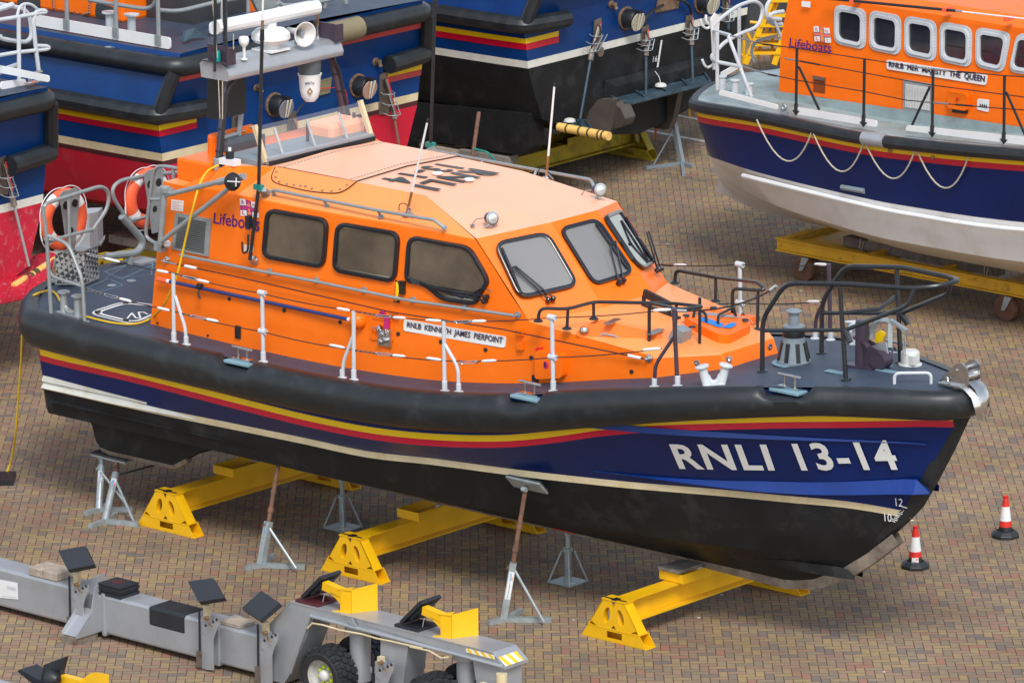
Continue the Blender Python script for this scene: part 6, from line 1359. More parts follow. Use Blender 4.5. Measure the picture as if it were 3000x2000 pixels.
def rwin(corners, off=.0):
    P = []
    for X, Y in corners:
        z = 3.4
        for _ in range(6): p = F4.at(*zb(X, Y), 1, yl(z)-.005); z = p.z
        P.append(p)
    po = fillet(P, .13, 5, True); c_ = sum(po, V())/len(po); d_ = V((0, -.03, 0)); inn = [p+(c_-p)*.16 for p in po]; inn2 = [p+(c_-p)*.30 for p in po]
    w_ = MB(); w_.grid([[p for p in po], [p+d_*.5 for p in po], [p+d_*.5 for p in inn], [p+d_*1.4 for p in inn], [p+d_*1.3 for p in inn2], [p+d_*.1 for p in inn2]], 0, True, True)
    n_ = len(po)
    for i in range(n_):
        for k_ in (0, .5): a = po[i].lerp(po[(i+1) % n_], k_); q = a+(c_-a)*.08+d_*.52; 
    wo = w_.build('window', 'tube_pale', cab, sharp=50)
    rv_ = MB(); L_ = sum((po[(i+1) % n_]-po[i]).length for i in range(n_)); st_, acc_ = L_/44, 0
    for i in range(n_):
        a, c2 = po[i], po[(i+1) % n_]; l_ = (c2-a).length; 
        while acc_ < l_: q = a.lerp(c2, acc_/l_); q = q+(c_-q)*.08+d_*.5; rv_.lathe(q, (0, -1, 0), [(.006, 0), (.004, .004), (0, .005)], 5); acc_ += st_
        acc_ -= l_
    rv_.build('rivets', 'steel_worn', wo)
    g_ = MB(); g_.poly([p+d_*.12 for p in inn2]); g_.build('pane', 'glass_dark', wo)
for w_ in WN: rwin(w_)
P4 = lambda X, Y, o=.006: (lambda p: p)(cw(X, Y, yC+.03-o))
b = MB(); N_ = fillet([P4(*q, .02) for q in ((1300, 530), (2060, 655), (2072, 578), (1298, 458))], .035, 4, True); b.prism(N_, (0, .012, 0)); nb4 = b.build('name_board', 'white', cab)
b = MB(); q1 = quad(*[P4(*q, .030) for q in ((1315, 522), (2045, 640), (2050, 580), (1318, 470))]); q2 = quad(*[P4(*q, .025) for q in ((1320, 528), (2050, 646), (2055, 586), (1323, 476))]); lettering(b, 'RNLB  HER  MAJESTY  THE  QUEEN', q2, 1, .008); lettering(b, 'RNLB  HER  MAJESTY  THE  QUEEN', q1, 0, .006); b.build('lettering', M('navy_ink', 'brown_metal'), nb4)
b = MB(); lettering(b, 'Lifeboats', quad(*[P4(*q, .03) for q in ((553, 362), (877, 408), (877, 335), (560, 290))]), 0, .012); b.build('wordmark', 'purple_ink', cab)
ff = quad(*[P4(*q, .03) for q in ((748, 318), (876, 328), (862, 215), (740, 203))]); flag(lambda u, v, l: ff(u, v)+V((0, -l, 0)), cab, red='pink_red')
b = MB(); Q = [P4(*q, .03) for q in ((648, 52), (716, 60), (718, 16), (650, 8))]; b.poly(Q); b.build('notice_sticker', 'white', cab)
b = MB(); Q = [P4(*q, .04) for q in ((735, 735), (840, 750), (842, 590), (740, 570))]; b.prism(Q, (0, .03, 0), 0); qf = quad(*Q)
for k in range(11): a_, c_ = qf(.07+k*.08, .18), qf(.07+k*.08, .78); b.bar(a_+V((0, -.004, 0)), c_+V((0, -.004, 0)), .008, .004, up=(0, 1, 0), m=1)
b.bar(qf(.02, .88), qf(.92, .88), .04, .05, up=(0, 1, 0), m=2); b.build('small_vent', M('orange_plain', 'black', 'steel_worn'), cab)
b = MB(); Q = [P4(*q, .04) for q in ((1425, 850), (1640, 880), (1640, 645), (1425, 610))]; b.prism(Q, (0, .03, 0), 0); qf = quad(*Q)
for k in range(16): a_, c_ = qf(.12+k*.054, .14), qf(.12+k*.054, .88); b.bar(a_+V((0, -.006, 0)), c_+V((0, -.006, 0)), .014, .012, up=(0, 1, 0), m=1)
b.build('engine_vent', M('tube_grey', 'white_dirty'), cab)
b = MB(); Q = fillet([P4(*q, .02) for q in ((1790, 820), (1935, 845), (1940, 715), (1795, 690))], .04, 3, True); b.prism(Q, (0, -.08, 0)); lb_ = b.build('locker_box', 'orange_plain', cab, bevel=.015)
b = MB(); c_ = P4(1842, 757, .12); b.lathe(c_, (0, -1, 0), [(.022, 0), (.018, .012), (0, .014)], 12); b.build('red_button', 'red', lb_)
b = MB(); Q = [P4(*q, .05) for q in ((1800, 862), (1912, 872), (1912, 845), (1800, 830))]; b.prism(Q, (0, .04, 0)); b.build('buoyancy_hook', 'black', lb_)
b = MB(); Q = fillet([P4(*q, .02) for q in ((1993, 838), (2082, 860), (2086, 765), (1998, 755))], .02, 3, True); b.prism(Q, (0, -.01, 0), 0); qf = quad(*[P4(*q, .035) for q in ((1993, 838), (2082, 860), (2086, 765), (1998, 755))])
for k in range(4): b.poly([qf(.2+k*.17, .25), qf(.3+k*.17, .25), qf(.3+k*.17, .55), qf(.2+k*.17, .55)], 1)
b.build('instruction_plate', M('white', 'black'), cab)
b = MB(); b.grid([[V((xa-.02, yC-.01, 2.58)), V((xb_+.1, yC-.01, 2.66))], [V((xa-.02, yC-.015, 2.74)), V((xb_+.1, yC-.015, 2.84))]], 0, False); b.build('cabin_skirt', 'deck_worn', cab)
b = MB(); a_, c_, d_ = P4(1060, 10, .12), P4(1830, 85, .12), P4(2352, 145, .12); b.tube([a_-(c_-a_)*.3, c_], .02, 8, 0); b.tube([c_, c_.lerp(d_, .1)], .017, 8, 1); b.tube([c_.lerp(d_, .1), d_+(d_-c_)*.6], .011, 8, 2)
for q in ((1045, 10), (1755, 75), (2225, 145)): b.box(P4(*q, .1).x-.03, P4(*q, .1).x+.03, yC-.12, yC+.05, P4(*q, .1).z-.03, P4(*q, .1).z+.03, 3)
b.build('folded_aerial', M('black', 'steel', 'white', 'hi_orange'), cab)
# rails of the trolley boat
for px, tp4, bt in ((2332, 143, 328), (2530, 172, 362), (2731, 203, 392), (2941, 222, 412)):
    p, t = F4.at(px, bt, 1, y4(2)+.06), F4.at(px+(3 if px < 2900 else 2), tp4, 1, y4(2)+.06); b = MB(); b.tube([p, t], .02, 8); b.tube([p, p.lerp(t, .13)], .028, 8); b.prism([p+V((-.06, -.01, .02)), p+V((.06, -.01, .02)), p+V((0, -.01, -.05))], (0, .015, 0)); b.build('stanchion', 'tube_black', B4)
for (x1, y1_), (x2, y2_) in (((2340, 195), (2400, 322)), ((2724, 255), (2665, 382)), ((2948, 270), (3005, 400))):
    b = MB(); b.tube([F4.at(x1, y1_, 1, -1.28), F4.at(x2, y2_, 1, -1.1)], .018, 8); b.build('stanchion_brace', 'tube_black', B4)
for pts, fit in (([(2140, 105), (2235, 130), (2333, 142), (2531, 173), (2731, 204), (2943, 222), (3040, 228)], 0), ([(2180, 197), (2250, 218), (2333, 235), (2529, 268), (2655, 294), (2731, 301), (2930, 318), (3040, 325)], 0), ([(2300, 172), (2345, 180), (2531, 214), (2731, 250), (3040, 290)], 1)):
    P = [F4.at(*q, 1, -1.3 if not fit else -.6) for q in pts]; b = MB(); b.tube(P, .008, 6, 0); b.tube([P[0], P[0].lerp(P[1], .8)], .013, 6, 1); b.tube([P[1], P[1].lerp(P[2], .3)], .014, 6, 0)
    if not fit: b.tube([P[-4].lerp(P[-3], .7), P[-3]], .014, 6, 1); b.tube([P[-3], P[-3].lerp(P[-2], .25)], .015, 6, 1); b.tube([P[-3].lerp(P[-2], .35), P[-3].lerp(P[-2], .6)], .014, 6, 0)
    b.build('guard_wire', M('black', 'steel'), B4)
for q in (((2105, 278), (2279, 322), (2277, 308), (2108, 263)), ((2320, 333), (2568, 373), (2568, 354), (2325, 313)), ((2652, 383), (3040, 430), (3040, 405), (2656, 367))):
    b = MB(); b.prism(fillet([F4.at(*k, 1, y4(1)+.02) for k in q], .03, 3, True), (0, .02, 0)); b.build('toe_plate', 'white', B4)
for X, Y in ((2153, 274), (2194, 284), (2115, 262)):
    p = F4.at(X, Y, 2, 2.55); b = MB(); b.lathe(p, (0, 0, 1), [(.055, 0), (.055, .17), (.07, .175), (.07, .19), (0, .195)], 18); b.build('bollard', 'tube_pale', B4)
p = F4.at(*zb(520, 830), 1, -1.25); b = MB(); b.prism([p+V((-.1, 0, -.08)), p+V((.1, 0, -.1)), p+V((.04, 0, .06)), p+V((-.04, 0, .07))], (0, .03, 0)); b.lathe(p+V((0, -.005, .02)), (0, -1, 0), [(.04, 0), (.03, .02), (.02, .005), (0, .005)], 12); b.build('towing_eye', 'galv', B4)
zs = lambda X, Y, x=-1.45: F4.at(2000+X/5.2275, Y/5.2275, 0, x)
zy = lambda X, Y, y=-1.1: F4.at(2000+X/5.2275, Y/5.2275, 1, y)
b = MB(); b.tube([zs(*q, -1.2) for q in ((500, 360), (620, 250), (850, 90), (1080, 10), (1190, 60), (1230, 160), (1190, 330), (1120, 430), (880, 520), (640, 650), (540, 760), (470, 820), (440, 880), (470, 930))], .027, 8, 0, .1); b.build('stern_rail', 'tube_pale', B4)
b = MB(); b.tube([zs(500, 360, -1.2), zs(440, 430, -1.2), zs(470, 470, -1.2), zy(720, 545)], .027, 8, 0, .05); b.tube([zs(470, 930, -1.2), zy(520, 950), zy(900, 1025)], .027, 8, 0, .05); b.tube([zy(530, 500), zy(530, 1380)], .026, 8); b.tube([zy(700, 560), zy(1055, 1490)], .025, 8); b.tube([zs(865, 90, -1.5), zs(865, 960, -1.5)], .026, 8); b.build('stern_rail', 'tube_pale', B4)
b = MB(); b.prism([zs(*q, -1.2) for q in ((420, 300), (480, 200), (545, 240), (550, 330), (510, 800), (500, 1060), (460, 1070), (440, 650))], (.02, 0, 0))
for ps in (((275, 300), (290, 390), (370, 450), (430, 400)), ((360, 230), (350, 310), (390, 370), (430, 385)), ((300, 915), (330, 1000), (390, 1045), (460, 990))): b.tube([zs(*q, -1.25) for q in ps], .018, 6, 0, .05)
b.build('hook_plate', 'white', B4)
b = MB(); b.tube([zs(*q, -1.6) for q in ((1540, 180), (1400, 200), (1320, 240), (1360, 290), (1500, 300))], .03, 8, 0, .08); b.tube([zs(*q, -1.7) for q in ((1340, 0), (1270, 120), (1290, 300), (1400, 390), (1520, 370))], .028, 8, 0, .1); b.tube([zs(1390, 290, -1.6), zs(1520, 600, -1.6)], .022, 8); b.build('stern_rail', 'tube_pale', B4)
b = MB(); b.grid([[zs(*q, -1.6) for q in ((1470, 520), (1280, 560), (1130, 610), (1050, 680), (1030, 800), (1060, 920), (1100, 960))], [zs(*q, -1.6) for q in ((1460, 570), (1290, 610), (1160, 650), (1100, 710), (1080, 800), (1090, 900), (1120, 950))]], 0, True); b.build('stern_roller', 'steel', B4)
b = MB(); b.prism([zs(*q, -1.35) for q in ((580, 1110), (840, 960), (820, 1000), (610, 1210))] if 0 else [zs(*q, -1.4) for q in ((575, 1230), (580, 1110), (760, 1010), (850, 1040), (620, 1180))], (.02, 0, 0)); b.build('toe_plate', 'white', B4)
# ---- trolley
e = F4.empty('boat_trolley'); tag(e, 'rusty yellow steel boat trolley on brown wheels under the white bottomed boat', 'trolley')
def ibeam(b, a, c, h_, w_, m=0, up=(0, 0, 1), tf=.018):
    a, c, up = V(a), V(c), V(up); b.bar(a+up*(h_-tf/2), c+up*(h_-tf/2), w_, tf, m=m); b.bar(a+up*(tf/2), c+up*(tf/2), w_, tf, m=m); b.bar(a+up*h_/2, c+up*h_/2, .014, h_-2*tf-.004, m=m); return b
for y in (.06, 1.65): b = MB(); ibeam(b, (-.38, y, .355), (6.6, y, .355), .185, .11); b.build('side_beam', 'yellow_worn', e)
for x in (-.32, 1.2, 2.45, 3.9, 5.5): b = MB(); ibeam(b, (x, .13, .36), (x, 1.58, .36), .172, .10); b.build('cross_beam', 'yellow_worn', e)
b = MB(); b.box(-.25, .8, .13, 1.58, .44, .45); b.build('deck_plate', 'yellow_worn', e); b = MB(); b.box(3.3, 4.2, .13, 1.58, .44, .45); b.build('deck_plate', 'yellow_worn', e)
def cwheel(x, y, r=.175):
    b = MB(); w_ = .075; b.lathe((x, y-w_/2, r), (0, 1, 0), [(r*.8, 0), (r, .006), (r, w_-.006), (r*.8, w_)], 26); b.lathe((x, y-w_/2+.01, r), (0, 1, 0), [(.05, -.02), (.05, w_)], 16)
    for k in range(5): a_ = k*2*math.pi/5+.4; b.bar((x+.04*math.cos(a_), y, r+.04*math.sin(a_)), (x+r*.84*math.cos(a_), y, r+r*.84*math.sin(a_)), .03, .035, up=(0, 1, 0))
    b.lathe((x, y-w_/2-.015, r), (0, 1, 0), [(r*.86, .02), (r*.86, w_-.01)], 26)
    w__ = b.build('wheel', 'wheel_rust', e); return w__
for x in (.12, 3.62):
    for y in (.02, .15, 1.5, 1.63): cwheel(x, y)
    for y in (.0, 1.5): b = MB(); b.prism([(x-.03, y-.05, .16), (x+.03, y-.05, .16), (x+.14, y-.05, .35), (x+.02, y-.05, .35)], (0, .012, 0)); b.cyl((x, y-.06, .175), (x, y+.2, .175), .022, None, 10); b.build('fork', 'galv', e)
e2 = F4.empty('timber_baulk'); tag(e2, 'long weathered grey timber baulk lying on the yellow trolley under the keel', 'timber')
a_ = F4.at(2475, 705, 2, .53); c_ = F4.at(2925, 795, 2, .53); a_.z = c_.z = .53; b = MB(); b.bar(a_+V((0, .06, .0)), c_+V((0, .06, .0)), .2, .14); b.build('timber', 'wood_old', e2, bevel=.015)
b = MB()
for t in (.12, .93): c2 = a_.lerp(c_, t)+V((0, .06, 0)); b.tube([c2+V((0, -.11, .09)), c2+V((0, -.13, -.05)), c2+V((.02, -.12, -.1)), c2+V((.06, -.12, .05))], .01, 6)
b.build('webbing_loop', 'rope', e2)
for t, ww in ((.2, .2), (.42, .16), (.66, .16), (.72, .12)):
    c2 = a_.lerp(c_, t)+V((0, .02, .085)); b = MB(); b.box(c2.x-ww/2, c2.x+ww/2, c2.y-.05, c2.y+.14, c2.z-.018, c2.z+.012); tag(b.build('wood_chock', 'wood'), 'small wooden chock wedged between the timber baulk and the white keel', 'wood chock', 'wood chocks under the white keel').parent = None
    o = bpy.context.scene.objects[-1] if 0 else b
# ================================================================== YARD EQUIPMENT
# wood chocks were made in boat coordinates: put them in place
for o in col.objects:
    if o.name.startswith('wood_chock'): o.location = F4.o; o.rotation_euler = (0, 0, F4.h)
def trestle(name, label, x, y0=-1.45, F=F1, m='ral_yellow', Lb=2.9, group='yellow keel trestles'):
    e = F.empty(name, (x, y0, 0)); tag(e, label, 'trestle', group)
    b = MB(); ibeam(b, (0, .1, .2), (0, Lb-.1, .2), .275, .2, tf=.02)
    b.build('beam', m, e)
    for y, s in ((0, 1), (Lb, -1)):
        b = MB(); hw = .47
        # hollow foot with a fork pocket
        P = [(-hw, 0), (-.09, 0), (-.09, .05), (.14, .05), (.14, 0), (hw, 0), (hw-.1, .15), (-hw+.1, .15)]
        for yy in (0, .16):
            b.prism([(-hw, y+s*yy, 0), (-.1, y+s*yy, 0), (-.1, y+s*yy, .15), (-hw+.1, y+s*yy, .15)], (0, .008*s, 0)); b.prism([(.12, y+s*yy, 0), (hw, y+s*yy, 0), (hw-.1, y+s*yy, .15), (.12, y+s*yy, .15)], (0, .008*s, 0))
            b.box(-.1, .12, *sorted((y+s*yy, y+s*(yy+.008))), 0, .045); b.box(-.1, .12, *sorted((y+s*yy, y+s*(yy+.008))), .12, .15)
        b.box(-hw, hw, *sorted((y, y+s*.17)), .001, .009); b.box(-hw+.1, hw-.1, *sorted((y-.004*s, y+s*.17)), .142, .152)
        b.bar((-.105, y+.085*s, .08), (-.105, y+.086*s, .081), .01, .01)
        b.build('foot', m, e, bevel=.004)
        # tapered plate with two oval holes
        b = MB(); outer_ = [(-hw+.1, .152), (hw-.1, .152), (.155, .475), (-.155, .475)]
        def hole(cx, cz, sk):
            return [(cx+.045*math.cos(a)+(.02*sk*math.sin(a)), cz+.095*math.sin(a)) for a in [2*math.pi*k/16 for k in range(16)]]
        for sx in (-1, 1):
            o_ = [V((0*sx, 0, .152)), V((sx*(hw-.1), 0, .152)), V((sx*.155, 0, .475)), V((0, 0, .475))]; hl = hole(sx*.10, .30, -sx)
            ring_o = []; n_ = 16; c2 = V((sx*.10, 0, .30))
            for k in range(n_):
                a = 2*math.pi*k/n_; d_ = V((math.cos(a), 0, math.sin(a))); best = 9
                for i in range(4):
                    p, q = o_[i], o_[(i+1) % 4]; ex, ez = q.x-p.x, q.z-p.z; den = d_.x*ez-d_.z*ex
                    if abs(den) < 1e-9: continue
                    t = ((p.x-c2.x)*ez-(p.z-c2.z)*ex)/den; u_ = ((p.x-c2.x)*d_.z-(p.z-c2.z)*d_.x)/den
                    if t > 0 and -1e-6 <= u_ <= 1+1e-6: best = min(best, t)
                ring_o.append(c2+d_*best)
            h2 = [V((x_, 0, z_)) for x_, z_ in hl]; yo = V((0, y, 0)); th = V((0, .012*s, 0)); dp = V((0, .07*s, 0))
            b.grid([[p+yo for p in ring_o], [p+yo for p in h2], [p+yo+dp for p in h2]], 0, False, True)
            b.grid([[p+yo+th for p in ring_o], [p+yo+th for p in h2]], 0, False, True)
            b.bar((sx*(hw-.1), y+.07*s, .152), (sx*.155, y+.07*s, .475), .15, .012, up=(0, 1, 0)) if 0 else b.prism([(sx*(hw-.1), y, .152), (sx*.155, y, .475), (sx*.143, y, .475), (sx*(hw-.114), y, .152)], (0, .14*s, 0))
        b.box(-.17, .17, *sorted((y-.006*s, y+s*.17)), .475, .487); b.build('end_frame', m, e)
    b = MB(); b.box(-.15, .15, .03, .05, .489, .495); b.box(-.035, .035, 0, .09, .4885, .4975); b.build('tape_cross', 'black', e)
    b = MB(); b.box(-.17, .17, Lb/2-.45, Lb/2+.2, .477, .486, 0); b.box(-.17, -.16, Lb/2-.45, Lb/2+.2, .486, .585); b.box(.16, .17, Lb/2-.45, Lb/2+.2, .486, .585); b.box(-.17, .17, Lb/2-.46, Lb/2-.45, .486, .585); b.build('keel_box', m, e)
    return e
T1 = trestle('trestle', 'yellow steel trestle under the stern of the 13-14 boat', 2.66)
for x, lb in ((5.63, 'yellow steel trestle under the middle of the 13-14 boat, behind the grey trailer'), (9.6, 'yellow steel trestle nearest the bow of the 13-14 boat')):
    t = copy_tree(T1); t.location = F1.o+F1.ax[0]*x+F1.ax[1]*-1.45; t['label'] = lb
for x, y in ((2.66, -.42), (5.63, -.42), (9.6, -.42)):
    pass
o = MB().box(9.45, 9.75, -.5, -.1, .605, .64); o = o.build('packing_board', 'wood_old', F1.empty('keel_packing')); tag(o.parent, 'old packing board between the front trestle and the keel', 'packing board')
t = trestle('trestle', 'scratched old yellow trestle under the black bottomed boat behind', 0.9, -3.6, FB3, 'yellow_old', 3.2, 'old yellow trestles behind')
t.rotation_euler = (0, 0, FB3.h)
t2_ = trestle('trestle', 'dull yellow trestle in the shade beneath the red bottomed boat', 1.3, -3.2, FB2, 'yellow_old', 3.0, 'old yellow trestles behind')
for k, (F_, x, y, lab) in enumerate(((FB3, .95, -.3, 'dirty wooden packing block under the bilge keel of the black bottomed boat'), (FB2, 1.3, -.9, 'wooden packing block in the shade under the red bottomed boat'))):
    e = F_.empty('wood_block', (x, y, .49)); tag(e, lab, 'wood block'); b = MB(); b.box(-.4, .5, -.15, .15, 0, .12); b.build('block', 'wood_old', e, bevel=.01)
e = FB3.empty('plywood_scraps'); tag(e, 'brown timber offcuts on the old trestle right of the slanting prop pole', 'timber'); b = MB()
for q in ((1290, 425), (1330, 440), (1360, 430)): p = FB3.at(*q, 2, .55); b.obox(p, (.3, .05, 0), (0, .08, 0), (0, 0, .03))
b.build('boards', 'wood', e)
# adjustable props
def prop(F, label, hub, arms, top, pad, padn=(0, .0, 1), low=.5, m_up='rust', strut=None, thick=.045, square=True, psize=(.22, .12)):
    hub, top = V(hub), V(top); e = F.empty('boat_prop', hub); tag(e, label, 'prop stand', 'galvanised props round the hulls')
    b = MB()
    for a_ in arms: b.bar(V((0, 0, .03)), V(a_)-hub+V((0, 0, .03)), .06, .055)
    b.build('base', 'galv', e)
    t = top-hub; k = t*low; b = MB()
    if square: b.bar(V((0, 0, .03)), k, .075, .075)
    else: b.tube([V((0, 0, .03)), k], thick*.95, 12)
    b.build('outer_tube', 'galv', e)
    b = MB(); b.tube([k*.98, t], .026 if square else .022, 10); b.tube([k.lerp(t, .15), k.lerp(t, .22)], .036, 10); b.tube([k.lerp(t, .45), k.lerp(t, .5)], .034, 10); b.tube([k*1.0+V((.0, -.03, 0)), k*.9+V((-.04, -.05, -.0))], .01, 6); b.build('inner_tube', m_up, e)
    n_ = V(padn).normalized(); u_ = V((1, 0, 0)); u_ = (u_-n_*u_.dot(n_)).normalized(); v_ = n_.cross(u_); b = MB(); b.obox(t+n_*.02, u_*psize[0], v_*psize[1], n_*.012); b.obox(t+n_*.045, u_*psize[0]*.95, v_*psize[1]*.9, n_*.012, 1); b.tube([t-n_*.04+V((-.03, 0, 0)), t-n_*.04+V((.03, 0, 0))], .03, 8)
    b.build('pad', M('galv', 'dark_panel'), e)
    # printed label wrapped on the tube
    a0, a1 = k*.40, k*.86; ax_ = k.normalized(); cam_d = (F.ray(1500, 1000)[1]).normalized(); nn = (-cam_d); nn = (nn-ax_*nn.dot(ax_)).normalized(); s_ = nn.cross(ax_); r_ = .053 if square else thick*.98
    b = MB()
    if square:
        # lay the label on the flat face nearest the camera
        x_ = k.normalized(); y_ = V((0, 0, 1)).cross(x_)
        y_ = y_.normalized() if y_.length > 1e-4 else V((0, 1, 0)); z_ = x_.cross(y_); best = max((y_, -y_, z_, -z_), key=lambda q: q.dot(nn)); nn = best; s_ = nn.cross(ax_); r_ = .0385
        f = quad(a1+nn*r_-s_*.03, a0+nn*r_-s_*.03, a0+nn*r_+s_*.03, a1+nn*r_+s_*.03); P_ = lambda u, v, l=0: f(u, v)+nn*l
    else:
        def P_(u, v, l=0): th = (v-.5)*1.5; c_ = a1.lerp(a0, u); return c_+(nn*math.cos(th)+s_*math.sin(th))*(r_+.002+l)
    for j in range(4): b.poly([P_(0, j/4), P_(1, j/4), P_(1, (j+1)/4), P_(0, (j+1)/4)])
    lettering(b, 'Lifeboats', lambda u, v: P_(.05+.3*u, .45+.32*v, .002), 1, .01); lettering(b, 'Property of the RNLI', lambda u, v: P_(.42+.54*u, .38+.26*v, .002), 2, .01)
    b.poly([P_(.2, .18, .002), P_(.3, .18, .002), P_(.3, .36, .002), P_(.2, .36, .002)], 3)
    b.build('printed_label', M('white', 'blue_ink', 'navy_ink', 'pink_red'), e)
    if strut:
        b = MB(); s0, s1 = V(strut[0])-hub, V(strut[1])-hub; b.tube([s0, s1], .017, 8); b.build('strut', 'galv', e)
        
    return e
g1 = lambda px, py, z=0: F1.at(px, py, 2, z)
h_ = g1(308, 1532); tp_a = F1.at(343, 1345, 1, -1.12)
prop(F1, 'round galvanised prop nearest the camera under the stern skeg', h_, [g1(264, 1549), g1(406, 1543), g1(338, 1512)], V((tp_a.x, -1.1, .60)), None, m_up='rust', low=.8, square=False, strut=(V(h_).lerp(V((tp_a.x, -1.1, .6)), .72), g1(398, 1540)), psize=(.19, .08))
h_ = g1(290, 1499)
prop(F1, 'round galvanised prop standing just behind the nearest one at the stern skeg', h_, [g1(250, 1510), g1(388, 1498), g1(318, 1485)], V((h_.x-.18, h_.y+.25, .60)), None, m_up='galv', low=.85, square=False, strut=(V((h_.x-.1, h_.y+.15, .45)), g1(385, 1497)), psize=(.12, .08))
h_ = g1(765, 1661); tp3 = F1.at(818, 1342, 1, -1.5)
prop(F1, 'leaning square prop with a rusty upper tube between the rear and middle trestles', h_, [g1(718, 1671), g1(894, 1667), g1(803, 1632)], tp3, None, padn=(0, .45, 1), low=.42, strut=(V(h_).lerp(tp3, .38), g1(868, 1665, .05)), psize=(.26, .1))
h_ = g1(1475, 1821); tp4_ = F1.at(1541, 1424, 1, -1.47)
prop(F1, 'tall leaning prop with a long rusty tube beside the forward hull', h_, [g1(1432, 1831), g1(1616, 1822), g1(1530, 1795)], tp4_, None, padn=(0, .7, .7), low=.44, strut=(V(h_).lerp(tp4_, .41), g1(1592, 1819, .05)), psize=(.25, .1))
def square_stand(F, label, c, top, bx):
    e = F.empty('boat_stand', c); tag(e, label, 'stand', 'square based jack stands under the keel'); t = V(top)-V(c); b = MB(); b.box(-bx, bx, -bx, bx, .001, .012); b.build('base_plate', 'galv', e)
    b = MB(); b.tube([V((0, 0, .01)), V((0, 0, t.z*.62))], .042, 12)
    for sx in (-1, 1):
        for sy in (-1, 1): b.tube([V((sx*bx*.92, sy*bx*.92, .012)), V((sx*.05, sy*.05, t.z*.6))], .012, 6)
    b.build('frame', 'galv', e); b = MB(); b.tube([V((0, 0, t.z*.6)), V((0, 0, t.z*.93))], .026, 10); b.lathe((0, 0, t.z*.6), (0, 0, 1), [(.06, 0), (.06, .03)], 10); b.build('screw', 'galv', e)
    b = MB(); b.obox((0, 0, t.z*.96), (.03, 0, 0), (0, .03, 0), (0, 0, .04)); b.obox((0, 0, t.z*1.03), (.16, 0, 0), (0, .09, 0), (0, 0, .015), 1); b.build('saddle', M('galv', 'red'), e)
    b = MB(); b.box(.02, bx*.8, -bx*.7, -.02, .0125, .0165); b.build('label', 'white_dirty', e); return e
s5 = square_stand(F1, 'square based jack stand under the keel between the middle and front trestles', g1(1664, 1704), g1(1664, 1704)+V((0, 0, .62)), .17)
s6 = copy_tree(s5); s6.location = W0.at(1004, 1545, 2, 0); s6['label'] = 'square based jack stand in the shade between the rear and middle trestles'
h_ = FB3.at(1995, 500, 2, 0)
e = tag(W0.empty('boat_prop', W0.at(1998, 485, 2, 0)), 'dark grey prop with slanting leg, alone below the black boat stern', 'prop stand', 'galvanised props round the hulls')
c_ = W0.at(1998, 485, 2, 0); d_ = lambda *q: W0.at(*q, 2, 0)-c_
b = MB()
for q in ((1892, 497), (2030, 492), (2003, 518)): b.bar(V((0, 0, .03)), d_(*q)+V((0, 0, .03)), .05, .05)
tpz = W0.at(1975, 360, 1, c_.y+.1)-c_; b.bar(V((0, 0, .03)), tpz, .07, .07); b.tube([d_(1915, 492)+V((0, 0, .05)), tpz*.9], .012, 6); b.build('frame', 'grey_mid', e); 
b = MB(); b.tube([W0.at(1403, 330, 1, 86.5)-c_, W0.at(1383, 470, 1, 86.0)-c_], .03, 8)
e2 = tag(W0.empty('prop_pole', c_), 'rusty slanting pole with a teal strap beside the black bottomed hull', 'prop pole'); b.build('pole', 'rust', e2)
b = MB(); k = W0.at(1388, 436, 1, 85.9)-c_; b.tube([k, k+V((.2, -.1, -.03)), k+V((.28, -.1, -.12)), k+V((.33, -.1, -.2))], .018, 6, 0, .05); b.build('strap', 'teal', e2)
# cones
def cone(label, px, py, tagp):
    p = W0.at(px, py, 2, 0); e = tag(W0.empty('traffic_cone', p), label, 'traffic cone', 'striped traffic cones')
    b = MB(); r0, r1, hh = .082, .028, .50
    n_ = 8; P = lambda r, z: [V((r*math.cos(math.pi/4*k+.39), r*math.sin(math.pi/4*k+.39), z)) for k in range(n_)]
    b.grid([P(.172, .001), P(.172, .035), P(.12, .075), P(.1, .08)], 0, False, True); b.build('base', 'rubber', e, bevel=.004)
    rr = lambda z: r0+(r1-r0)*(z-.075)/(hh-.075)
    for nm, z0, z1, mm in (('black_collar', .07, .13, 'rubber'), ('lower_band', .13, .20, 'cone_red'), ('sleeve', .20, .37, 'white'), ('upper_band', .37, .455, 'cone_red')):
        b = MB(); g_ = .002 if nm == 'sleeve' else 0; b.lathe((0, 0, 0), (0, 0, 1), [(rr(z0)+g_, z0), (rr(z1)+g_, z1)], 26); b.build(nm, mm, e)
    b = MB(); b.lathe((0, 0, 0), (0, 0, 1), [(.033, .45), (.026, .462), (.032, .475), (.032, .495), (.022, .5), (.018, .49), (.0, .48)], 20); b.build('tip', 'cone_red', e)
    if tagp:
        dd = V((-.28+.2, -1, 0)).normalized(); s_ = V((-dd.y, dd.x, 0)); f = lambda u, v, l=0: (lambda th: (dd*math.cos(th)+s_*math.sin(th))*(rr(.075+.06*v)+.003+l)+V((0, 0, .075+.06*v)))((u-.5)*1.0)
        b = MB()
        for k in range(5): b.poly([f(k/5, 0), f((k+1)/5, 0), f((k+1)/5, 1), f(k/5, 1)])
        lettering(b, 'Lifeboats', lambda u, v: f(.12+.76*u, .08+.22*v, .002), 1, .01); b.poly([f(.6, .45, .002), f(.85, .45, .002), f(.85, .85, .002), f(.6, .85, .002)], 2); b.build('printed_label', M('white', 'navy_ink', 'pink_red'), e)
    return e
cone('red and white cone with a small printed label, near the bow of the 13-14 boat', 2681, 1661, True)
cone('red and white cone without a label, by the right edge', 2945, 1571, False)
